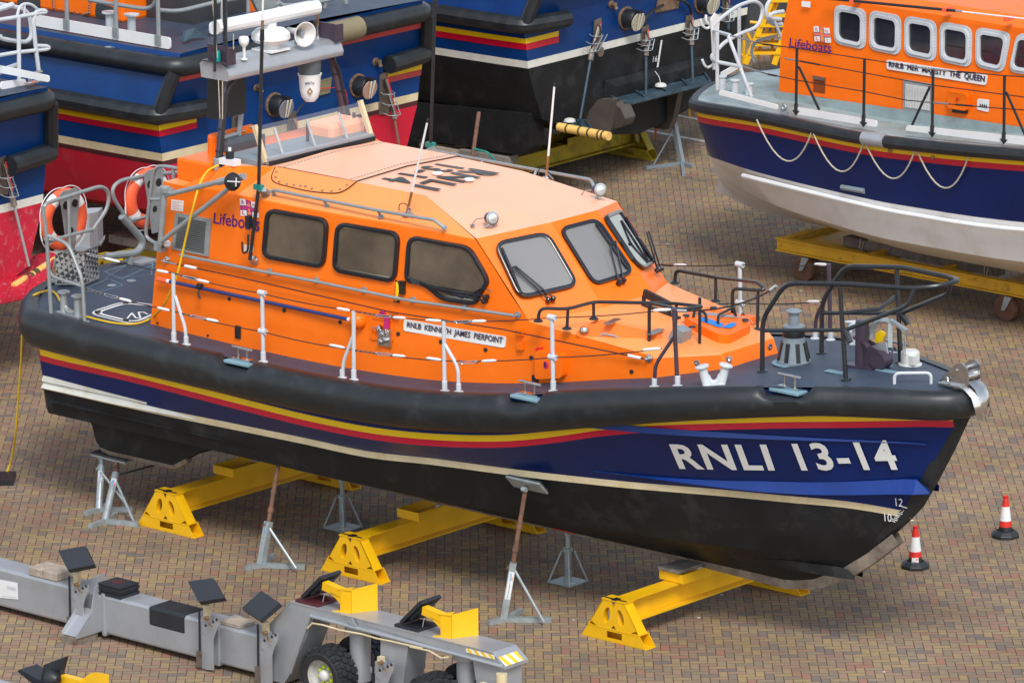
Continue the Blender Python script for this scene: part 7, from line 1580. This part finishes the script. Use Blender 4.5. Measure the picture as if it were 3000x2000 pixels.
# orange and yellow step stools, yellow steps
e = tag(W0.empty('step_stool', W0.at(1850, 415, 2, 0)), 'orange step stool on castors under the rudders of the black bottomed boat', 'step stool'); o = W0.at(1850, 415, 2, 0)
def ang(v, a=140): a = R(a); return V((v[0]*math.cos(a)-v[1]*math.sin(a), v[0]*math.sin(a)+v[1]*math.cos(a), v[2]))
def stool(e, m, w_=.75, d_=.42, h_=.36):
    b = MB(); bx_ = lambda x0, x1, y0, y1, z0, z1: b.obox(ang(((x0+x1)/2, (y0+y1)/2, (z0+z1)/2)), ang(((x1-x0)/2, 0, 0)), ang((0, (y1-y0)/2, 0)), (0, 0, (z1-z0)/2))
    bx_(-d_/2, d_/2, -w_/2, w_/2, h_-.02, h_); bx_(-d_/2-.01, -d_/2, -w_/2, w_/2, h_-.09, h_+.002); bx_(d_/2, d_/2+.01, -w_/2, w_/2, h_-.09, h_+.002); b.build('tread', m, e)
    for x in (-1, 1):
        for y in (-1, 1):
            b = MB(); b.bar(ang((x*d_*.46, y*w_*.46, .06 if x > 0 else 0)), ang((x*d_*.46, y*w_*.46, h_-.02)), .03, .03); lg = b.build('leg', m, e)
            if x > 0: b = MB(); b.lathe(ang((x*d_*.46+.02, y*w_*.46-.015, .06)), ang((0, 1, 0)), [(.06, 0), (.06, .03)], 14); b.build('castor', 'black', lg)
stool(e, 'orange_plain')
e = tag(W0.empty('step_stool', W0.at(2035, 325, 2, 0)), 'yellow step stool on castors behind the stern of the white bottomed boat', 'step stool'); stool(e, 'ral_yellow', .9, .5, .42)
e = tag(W0.empty('access_steps', W0.at(2235, 215, 2, 0)), 'tall yellow mobile access steps beyond the stern rails of the white bottomed boat', 'access steps')
S0 = W0.at(2235, 215, 2, 0); sp = lambda X, Y, dy=0: W0.at(2000+X/5.2275, Y/5.2275, 1, S0.y+dy)-S0
for a_, c_ in (((960, 980), (1370, 0)), ((1400, 990), (1720, 0))):
    b = MB(); b.bar(sp(*a_), sp(*c_), .09, .04, up=(0, 1, 0)); b.build('stringer', 'ral_yellow', e)
for y_ in (820, 690, 550, 400, 250, 20):
    xl = 960+(980-y_)*.42; b = MB(); A_ = sp(xl, y_, -.02); b.obox(A_+V((.38, .12, 0)), (.40, 0, 0), (0, .14, 0), (0, 0, .02)); b.build('tread', 'ral_yellow', e)
b = MB()
for a_, c_ in (((930, 980), (940, 600)), ((1370, 900), (1390, 0)), ((900, 840), (1000, 900)), ((1030, 340), (1200, 360)), ((1170, 760), (1460, 20)), ((990, 510), (1180, 900))): b.tube([sp(*a_, .15), sp(*c_, .15)], .025, 8)
b.build('handrail', 'ral_yellow', e)
# dark cladding added to stand in for a dark hull beyond
e = tag(W0.empty('backdrop_panel', (4.1, 99, 0)), 'dark grey corrugated panel standing in for a hull beyond the yellow access steps', 'stand-in panel'); b = MB(); x = -1.0
n_ = 60; r0, r1 = [], []
for k in range(n_): xx = -.75+k*.09; dy = .04*(k % 4 in (1, 2)); r0.append(V((xx, dy, 0))); r1.append(V((xx, dy, 5)))
b.grid([r0, r1], 0, False); b.build('cladding', 'dark_panel', e)
# ------------------------------------------------------------------ grey boat trailer
_o = W0.at(0, 1664, 2, .52); FT = Fr((_o.x, _o.y, -.26), -41.2)
TR = FT.empty('boat_trailer'); tag(TR, 'long silver grey boat trailer arm with tilting black pads and chunky tyres in front', 'boat trailer')
zt_ = lambda X, Y: (X/3.136, 1500+Y/3.136)
zu = lambda X, Y: (640+X/3.92, 1600+Y/3.92)
zv = lambda X, Y: (1150+X/3.92, 1600+Y/3.92)
Tat = lambda q, y=0: FT.at(*q, 1, y)
W_ = .34
xe_ = Tat(zu(470, 1200)).x
b = MB(); b.box(-1.5, xe_, 0, W_, .33, .78); b.build('main_beam', 'alu', TR, bevel=.03)
# raised wheel frame (side plate with cut-outs), top plate and inner plate
def outline_px(pts, y): return [Tat(q, y) for q in pts]
side_ = [zu(*q) for q in ((455, 1500), (470, 830), (820, 628), (2352, 1000))]
topA, topB = Tat(zu(830, 628)), Tat(zv(1150, 1215)); tz_ = topA.z; L0_, L1_ = topA.x, topB.x
print('trailer top', tz_, topB.z, L0_, L1_)
tz_ = (topA.z+topB.z)/2
bl = Tat(zu(470, 800)).x
wx = [Tat((938, 1968), -.2).x, Tat((1250, 2055), -.2).x]; R_ = .31; ZC_ = .57
b = MB()
b.box(L0_, L1_, -.005, W_+.03, tz_-.012, tz_); b.prism([(L1_, -.005, tz_), (L1_+.17, -.005, tz_-.13), (L1_+.17, -.005, tz_-.16), (L1_, -.005, tz_-.012)], (0, W_+.035, 0)); b.prism([(L0_, -.005, tz_), (L0_, -.005, tz_-.012), (bl, -.005, .77), (bl, -.005, .79)], (0, W_+.03, 0)); b.build('top_plate', 'alu', TR)
zc0 = Tat(zu(1090, 800)).z; xk0 = Tat(zu(1090, 800)).x; xk1 = Tat(zu(850, 1100)).x; xk2 = Tat(zu(740, 1500)).x
print('cut', zc0, xk0, xk1, xk2, 'wheels', wx)
bx0 = Tat(zu(470, 1200)).x
for y in (0, W_):
    b = MB(); P = [(bx0-.02, y, .3), (bx0-.02, y, .79), (bl, y, .79), (L0_, y, tz_-.013), (L1_, y, tz_-.013), (L1_+.16, y, tz_-.15), (L1_+.16, y, zc0-.03), (xk0, y, zc0), (xk1, y, .5), (xk2, y, .3), (bx0+.02, y, .3)]
    b.prism(P, (0, .012, 0)); b.build('side_plate', 'alu', TR)
b = MB(); b.tube([(xk1-.02, -.015, .45), (xk0-.02, -.02, zc0+.005), (L1_+.16, -.02, zc0-.02)], .022, 8); b.build('edge_rail', 'alu', TR)
b = MB(); b.prism([(xk0, 0, zc0), (xk1, 0, .5), (xk2, 0, .3), (xk2+.01, 0, .3), (xk1+.012, 0, .5), (xk0+.012, 0, zc0)], (0, W_, 0)); b.box(xk0, L1_+.1, .02, W_, zc0-.012, zc0-.002); b.build('wheel_arch', 'alu', TR)
# suspension columns and centre post
for x_ in (wx[0]+.25, wx[1]+.25):
    b = MB(); b.cyl((x_, .17, .5), (x_, .17, zc0-.06), .115, None, 22); b.lathe((x_, .17, zc0-.08), (0, 0, 1), [(.115, -.04), (.16, -.02), (.16, .05)], 22); b.build('suspension_column', 'alu', TR)
xm = Tat(zu(2090, 1300)).x
b = MB(); b.prism([(xm-.28, .0, zc0-.02), (xm+.12, 0, zc0-.02), (xm-.0, 0, .45), (xm, 0, .32), (xm-.25, 0, .32), (xm-.3, 0, .5)], (0, .32, 0)); b.build('centre_post', 'alu', TR)
b = MB(); xz = L1_-.05; b.prism([(xz-.25, .02, zc0-.02), (xz+.17, .02, zc0-.02), (xz+.17, .02, .32), (xz-.1, .02, .32)], (0, .3, 0)); b.build('end_post', 'alu', TR)
def tyre(x, y, face=-1):
    w_ = .26; b = MB(); yo = V((x, y, ZC_)); prof_ = [(.185, 0), (.25, -.012), (.288, .01), (.302, .04), (.302, w_-.04), (.288, w_-.01), (.25, w_+.012), (.185, w_)]
    b.lathe(yo, (0, 1, 0), prof_, 40, cap=False)
    for k in range(22):
        for s, yy in ((0, .055), (.5, .128), (0, .2)):
            a = 2*math.pi*(k+s)/22; d_ = V((math.cos(a), 0, math.sin(a))); t_ = V((-math.sin(a), 0, math.cos(a))); c_ = yo+d_*.306+V((0, yy, 0)); hw = .038 if s else .036
            P = [c_+t_*(hw*math.cos(q*math.pi/3))*1.0+V((0, .040*math.sin(q*math.pi/3), 0)) for q in range(6)]
            b.prism([p-d_*.02 for p in P], d_*.034)
        a = 2*math.pi*k/22
        for yy in (.0, w_-.02):
            d_ = V((math.cos(a), 0, math.sin(a))); t_ = V((-math.sin(a), 0, math.cos(a))); c_ = yo+d_*.288+V((0, yy+.01, 0)); b.obox(c_, t_*.029, V((0, .018, 0)), d_*.022)
    w = b.build('wheel', 'tyre', TR, sharp=30)
    b = MB(); f = yo+V((0, .012, 0)) if face < 0 else yo+V((0, w_-.012, 0)); b.lathe(f, (0, -face, 0), [(.195, -.005), (.195, .02), (.17, .03), (.16, .07), (.11, .09), (.06, .09)], 30, cap=False); b.build('rim', 'rim', w)
    b = MB(); b.lathe(f+V((0, -face*.09, 0)), (0, face, 0), [(.065, -.01), (.062, .05), (.05, .07), (.035, .078), (0, .08)], 24); b.build('hub', 'white_dirty', w)
    b = MB()
    for k in range(8):
        a = 2*math.pi*k/8+.3; c_ = f+V((math.cos(a)*.09, -face*.085, math.sin(a)*.09)); b.lathe(c_, (0, face, 0), [(.02, 0), (.02, .02), (.01, .025)], 8); b.prism([c_+V((-.012, face*.01, 0)), c_+V((.012, face*.01, 0)), c_+V((math.cos(a)*.04, face*.01, math.sin(a)*.04))], (0, face*.006, 0))
    b.build('lug_indicators', 'lime', w); return w
for x_ in wx:
    tyre(x_, -.20); tyre(x_, .36, 1)
# tape, eyelet, cable
Yt = -.012
def hz_strip(P, parent, nb=8):
    f = quad(*P); b = MB(); b.poly([f(0, 0), f(1, 0), f(1, 1), f(0, 1)], 0); n_ = (P[1]-P[0]).cross(P[3]-P[0]).normalized(); w_ = 1/(nb*1.0)
    cd_ = F1.ray(1500, 1000)[1]
    n_ = n_ if n_.dot(FT.ray(1500, 1000)[1]) < 0 else -n_
    for k in range(0, nb, 2): u0 = k/nb; sk = .12; b.poly([min(1, u0+sk), min(1, u0+w_+sk)][0:0] or [f(min(1, u0+sk), 0)+n_*.002, f(min(1, u0+w_+sk), 0)+n_*.002, f(u0+w_, 1)+n_*.002, f(u0, 1)+n_*.002], 1)
    return b.build('hazard_tape', M('white', 'yellow_stripe'), parent)
P = [Tat(zv(*q), Yt) for q in ((845, 1212), (1178, 1298), (1170, 1245), (842, 1160))]; hz_strip(P, TR)
e0, e1 = V((L1_+.065, 0, tz_-.048)), V((L1_+.168, 0, tz_-.127)); hz_strip([e1+V((.004, .01, .004)), e1+V((.004, .30, .004)), e0+V((.004, .30, .004)), e0+V((.004, .01, .004))], TR, 5)
b = MB(); P = [Tat(zu(*q), -.04) for q in ((1480, 860), (1520, 905), (1578, 912), (1530, 820), (1510, 825))]; b.prism(P, (0, .012, 0)); b.build('lifting_eye', 'alu', TR)
b = MB(); b.tube([Tat(zu(*q), -.03) for q in ((1020, 940), (1080, 880), (1200, 900), (1400, 960), (1650, 1005), (1820, 1055), (2000, 1090), (2352, 1170))]+[Tat(zv(*q), -.03) for q in ((200, 1150), (420, 1195), (480, 1230), (560, 1280), (640, 1270))], .011, 6); b.build('brake_line', 'cream', TR)
b = MB(); c_ = V((L1_+.14, -.02, tz_-.5)); b.tube([c_+V((0, 0, .3)), c_+V((0, 0, .15))], .06, 14, 0); b.tube([c_+V((0, 0, .15)), c_+V((0, 0, -.0))], .062, 14, 1); b.tube([c_, c_+V((0, 0, -.3))], .06, 14, 0); b.build('foam_buffer', M('cream', 'tape'), TR)
b = MB(); P = [Tat(q, -.008) for q in ((0, 1750), (54, 1755), (52, 1706), (0, 1696))]; P[0] = P[0]+(P[0]-P[1])*.6; P[3] = P[3]+(P[3]-P[2])*.6; b.poly(P); f = quad(*[p+V((0, -.003, 0)) for p in P]); b.poly([f(.62, .55), f(.92, .5), f(.92, .68), f(.62, .72)], 1); b.poly([f(.45, .1), f(.95, .1), f(.95, .13), f(.45, .13)], 1); b.build('maker_plate', M('white', 'blue_label'if 'blue_label' in MATS else 'tube_pale'), TR)
# beam collars, drop bracket, tarpaulin wrap
def collar(x0, x1): b = MB(); b.box(x0, x1, -.02, W_+.02, .31, .80); return b.build('collar', 'alu', TR, bevel=.008)
xc1, xc2, xc3 = Tat(zt_(955, 900)).x, Tat(zt_(1960, 1100)).x, Tat(zt_(2000, 1100)).x
collar(xc1-.02, xc1+.03); collar(xc2-.01, xc3+.03)
xw0, xw1 = Tat(zt_(1362, 900)).x, Tat(zt_(1705, 1000)).x
b = MB(); b.box(xw0, xw1, -.006, W_+.006, .56, .788); b.build('rubber_wrap', 'pad_black', TR, bevel=.03)
xd = Tat(zt_(850, 800)).x; xd0, xd1 = xd-.14, xd+.09
for x_ in (xd0, xd1):
    b = MB(); P = [(x_, -.36, .34), (x_, -.36, .38), (x_, -.12, .6), (x_, -.06, .86), (x_, .0, .88), (x_, .33, .90), (x_, .33, .34), (x_, -.02, .34)]; b.prism(P, (.014, 0, 0)); b.build('bracket_cheek', 'alu', TR)
b = MB(); b.box(xd0, xd1, -.36, -.02, .262, .34); b.build('bracket_pad', 'keel_wood', TR); b = MB(); b.prism([(xd0, -.34, .35), (xd0, -.04, .35), (xd0, -.04, .6)], (xd1-xd0, 0, 0)); b.build('bracket_gusset', 'alu', TR)
def padpost(x, zt, label_n, pad, tilt=1, back=False, y0=-.10):
    """telescopic pad post on the near face of the beam; pad = four px corners of the black pad"""
    b = MB(); b.box(x-.045, x+.045, y0-.02, y0+.08, .28, .87, 0); b.box(x-.03, x+.03, y0-.0, y0+.06, .87, zt, 1); b.build('pad_post', M('alu', 'cream'), TR)
    b = MB()
    for dx in (-.10, .12): pass
    P = [(x+.0, y0-.03, .80), (x+.05, y0-.03, .86), (x+.22, y0-.03, .96), (x+.26, y0-.03, .96), (x+.26, y0-.03, .90), (x+.2, y0-.03, .8), (x+.16, y0-.03, .70), (x+.16, y0-.03, .36), (x+.05, y0-.03, .34), (x+.05, y0-.03, .74), (x-.0, y0-.03, .76)]
    b.prism([(px-.02, py, pz-.06) for px, py, pz in P], (0, .012, 0), 0)
    for k in range(4): c_ = V((x+.04+k*.055, y0-.034, .79+k*.032)); b.lathe(c_, (0, -1, 0), [(.016, 0), (.016, .002), (0, .002)], 10, 1 if k else 1)
    b.lathe((x-.08, y0, .76), (0, -1, 0), [(.035, -.02), (.035, .0), (.014, .0)], 12, 0); b.box(x-.12, x-.04, y0-.01, y0+.01, .73, .79, 0)
    b.build('locking_plate', M('alu', 'black'), TR)
    b = MB(); b.tube([(x-.06, y0-.03, .95), (x-.065, y0-.03, .35)], .012, 6, 0); b.box(x-.09, x-.04, y0-.06, y0-.0, .3, .48, 1); b.tube([(x+.1, y0-.05, .86), (x+.14, y0-.08, .84), (x+.17, y0-.06, .80)], .008, 6, 2); b.lathe((x+.06, y0-.02, .88), (0, -1, 0), [(.025, 0), (.02, .05)], 10, 2); b.build('spring_pin', M('black', 'steel_worn', 'bronze'), TR)
x1_ = Tat(zt_(690, 620), -.1).x; x2_ = Tat(zt_(1885, 920), -.1).x; x3_ = Tat(zu(520, 900), -.1).x; x4_ = Tat(zu(1845, 1250), -.1).x; x5_ = Tat(zv(1020, 1450), -.1).x
def pad(pxs, y, th, m='pad_black', nrm=None, parent=TR):
    """pad plate: centre on plane y, its four corners on a plane facing up, outwards and towards the hull"""
    cx = sum(q[0] for q in pxs)/4; cy = sum(q[1] for q in pxs)/4; c_ = FT.at(cx, cy, 1, y); n_ = V(nrm).normalized(); P = [FT.hit(q[0], q[1], c_, n_) for q in pxs]
    b = MB(); b.prism([p-n_*th for p in P], n_*th); b.build('hull_pad', m, parent, bevel=.012); return c_
nv = (-.25, -.55, .85)
for xx, zt, px in ((x1_, 1.0, ((170, 1612), (250, 1598), (276, 1653), (198, 1668))), (x2_, 1.0, ((550, 1702), (625, 1692), (658, 1750), (582, 1762))), (x3_, .98, ((708, 1780), (765, 1729), (820, 1765), (762, 1815)))):
    padpost(xx, zt, 0, None); pad(px, -.08, .05, nrm=nv)
for xx in (x4_, x5_): 
    b = MB(); padpost(xx, .92, 0, None)
# yellow side brackets with tipped pads on top of the wheel frame
def ybracket(F, parent, c, name='side_bracket'):
    c = V(c); b = MB()
    b.prism([c+V((.32, .16, 0)), c+V((.32, -.14, 0)), c+V((.32, -.14, .30)), c+V((.32, .16, .34))], (.008, 0, 0)) if 0 else None
    P0, P1, P2 = V((.30, -.20, .02)), V((.42, .13, .05)), V((0, 0, 0))
    b.prism([c+V((.30, -.02, .0)), c+V((.44, .24, .0)), c+V((.44, .24, .30)), c+V((.30, -.02, .26))], V((.008, -.004, 0)))       # broad plate
    b.prism([c+V((.18, -.06, .0)), c+V((.30, -.02, .0)), c+V((.30, -.02, .25)), c+V((.18, -.06, .25))], V((.003, -.008, 0)))     # near web
    b.prism([c+V((.10, -.10, .0)), c+V((.31, -.04, .0)), c+V((.24, .08, .0))], (0, 0, .01)); b.prism([c+V((.16, -.08, .25)), c+V((.31, -.04, .25)), c+V((.26, .08, .25))], (0, 0, .01))
    b.bar(c+V((-.08, -.02, .24)), c+V((.2, -.02, .2)), .09, .09); b.prism([c+V((.02, -.065, .2)), c+V((.2, -.065, .16)), c+V((.2, -.065, .08))], (0, .09, 0))
    o = b.build(name, 'ral_yellow', parent); return o
def tipped(F, parent, c, m2):
    c = V(c); b = MB(); b.obox(c+V((-.12, .02, .015)), (.17, 0, 0), (0, .16, 0), (0, 0, .018)); b.build('rubber_base', m2, parent, bevel=.006)
    b = MB(); n_ = V((.7, -.25, .55)).normalized(); u_ = V((.72, 0, .69)).normalized(); v_ = V((0, 1, 0)); n_ = V((.69, 0, -.72)); cc_ = c+V((-.06, .03, .20)); b.obox(cc_, u_*.20, v_*.16, n_*.02, 0); b.obox(cc_+n_*.03, u_*.12, v_*.1, n_*.015, 1); b.lathe(cc_+n_*.04, n_, [(.07, 0), (.05, .04), (.03, .06)], 12, 1); b.tube([cc_+n_*.06+v_*.02, cc_+n_*.06+V((.05, -.08, -.12))], .006, 5, 2); b.build('tipped_pad', M('pad_black', 'dark_panel', 'steel'), parent, bevel=0)
ca = FT.at(915, 1750, 2, tz_); cb = FT.at(1230, 1830, 2, tz_)
for c_, m2, px in ((FT.at(*zu(1330, 700), 2, tz_), 'maroon', 0), (FT.at(*zv(470, 990), 2, tz_), 'pad_black', 0)):
    c_ = V((c_.x-.02, .12, tz_)); ybracket(FT, TR, c_+V((-.0, 0, 0))); tipped(FT, TR, c_+V((-.16, .04, 0)), m2)
# things lying on the trailer
def lying(name, label, cat, fn, group=None): e = FT.empty(name); tag(e, label, cat, group); fn(e); return e
def f_(e):
    c0 = FT.at(*zt_(1145, 690), 2, .83)
    for k in range(4): b = MB(); j = (-1)**k*.008; b.box(c0.x-.17+j, c0.x+.17+j, -.01+.01*k % .02, .30, .785+k*.032, .813+k*.032); b.build('rubber_slab', 'pad_black', e, bevel=.004)
    b = MB(); b.lathe((c0.x-.03, .17, .9095), (0, 0, 1), [(.08, 0), (.05, .0015), (0, .002)], 12); b.build('red_paint_mark', 'maroon', e)
lying('rubber_slabs', 'stack of black rubber slabs with a red paint mark on the trailer beam', 'rubber slabs', f_)
def f_(e):
    c0 = FT.at(*zt_(380, 560), 2, .85)
    for k, (dx, t) in enumerate(((-.13, .0), (.10, .0))): b = MB(); b.box(c0.x+dx-.11+.0, c0.x+dx+.11, .02, .32, .785, .875); b.build('block', 'wood', e, bevel=.006)
lying('timber_blocks', 'two pale weathered timber blocks beside the first tilted pad on the trailer', 'timber blocks', f_)
def f_(e):
    c0 = FT.at(*zu(290, 850), 2, .80)
    for k in range(2): b = MB(); b.box(c0.x-.15+.01*k, c0.x+.15, .02, .27, .785+k*.02, .803+k*.02); b.build('board', 'wood', e, bevel=.003)
lying('plywood_offcuts', 'two small plywood offcuts on the trailer beam left of the third pad', 'plywood', f_)
# second trailer arm, mostly below the picture
FU = Fr(W0.at(60, 2010, 2, .6)-V((0, 0, .6)), -41.2); e = FU.empty('boat_trailer'); tag(e, 'second trailer arm at the bottom left edge with tipped pad and yellow bracket', 'boat trailer')
Ut = lambda px, py, z: FU.at(px, py, 2, z)
b = MB(); b.box(-2.5, 4, -.55, -.2, .33, .72); b.build('main_beam', 'alu', e, bevel=.03)
def up(pts, y, th, m, nm):
    P = [FU.at(*zt_(*q), 1, y) for q in pts]; b = MB(); b.prism(P, (0, th, 0)); return b.build(nm, m, e, bevel=.008)
up(((160, 1460), (180, 1440), (400, 1560), (380, 1640), (330, 1600)), 0, .25, 'pad_black', 'hull_pad'); up(((365, 1600), (400, 1400), (600, 1325), (560, 1480), (545, 1640), (400, 1660)), .02, .05, 'pad_black', 'hull_pad')
up(((535, 1495), (735, 1545), (740, 1640), (540, 1640)), .0, .09, 'ral_yellow', 'side_bracket'); up(((735, 1545), (830, 1475), (890, 1470), (995, 1490), (995, 1660), (740, 1660)), .03, .01, 'ral_yellow', 'bracket_plate')
b = MB(); c_ = FU.at(*zt_(500, 1530), 1, -.05); b.lathe(c_, (1, 0, .1), [(.1, -.06), (.08, .02), (.04, .06)], 16); b.tube([c_+V((.08, 0, 0)), c_+V((.12, -.02, .12)), c_+V((.18, -.02, .1))], .008, 6); b.build('pivot', 'black', e)
# keel bar seen under the hull
e = tag(F1.empty('brace_bar'), 'thin dark brace bar running back from the nearest prop under the stern', 'brace bar'); b = MB(); a_ = F1.at(350, 1390, 1, -1.2); c_ = F1.at(640, 1310, 1, 0.2); b.tube([a_, c_], .012, 6); b.build('bar', 'dark_panel', e)
for o in list(col.objects):
    if o.type == 'MESH' and o.parent is None and not o.get('label') and not o.get('kind'): print('unlabelled', o.name)
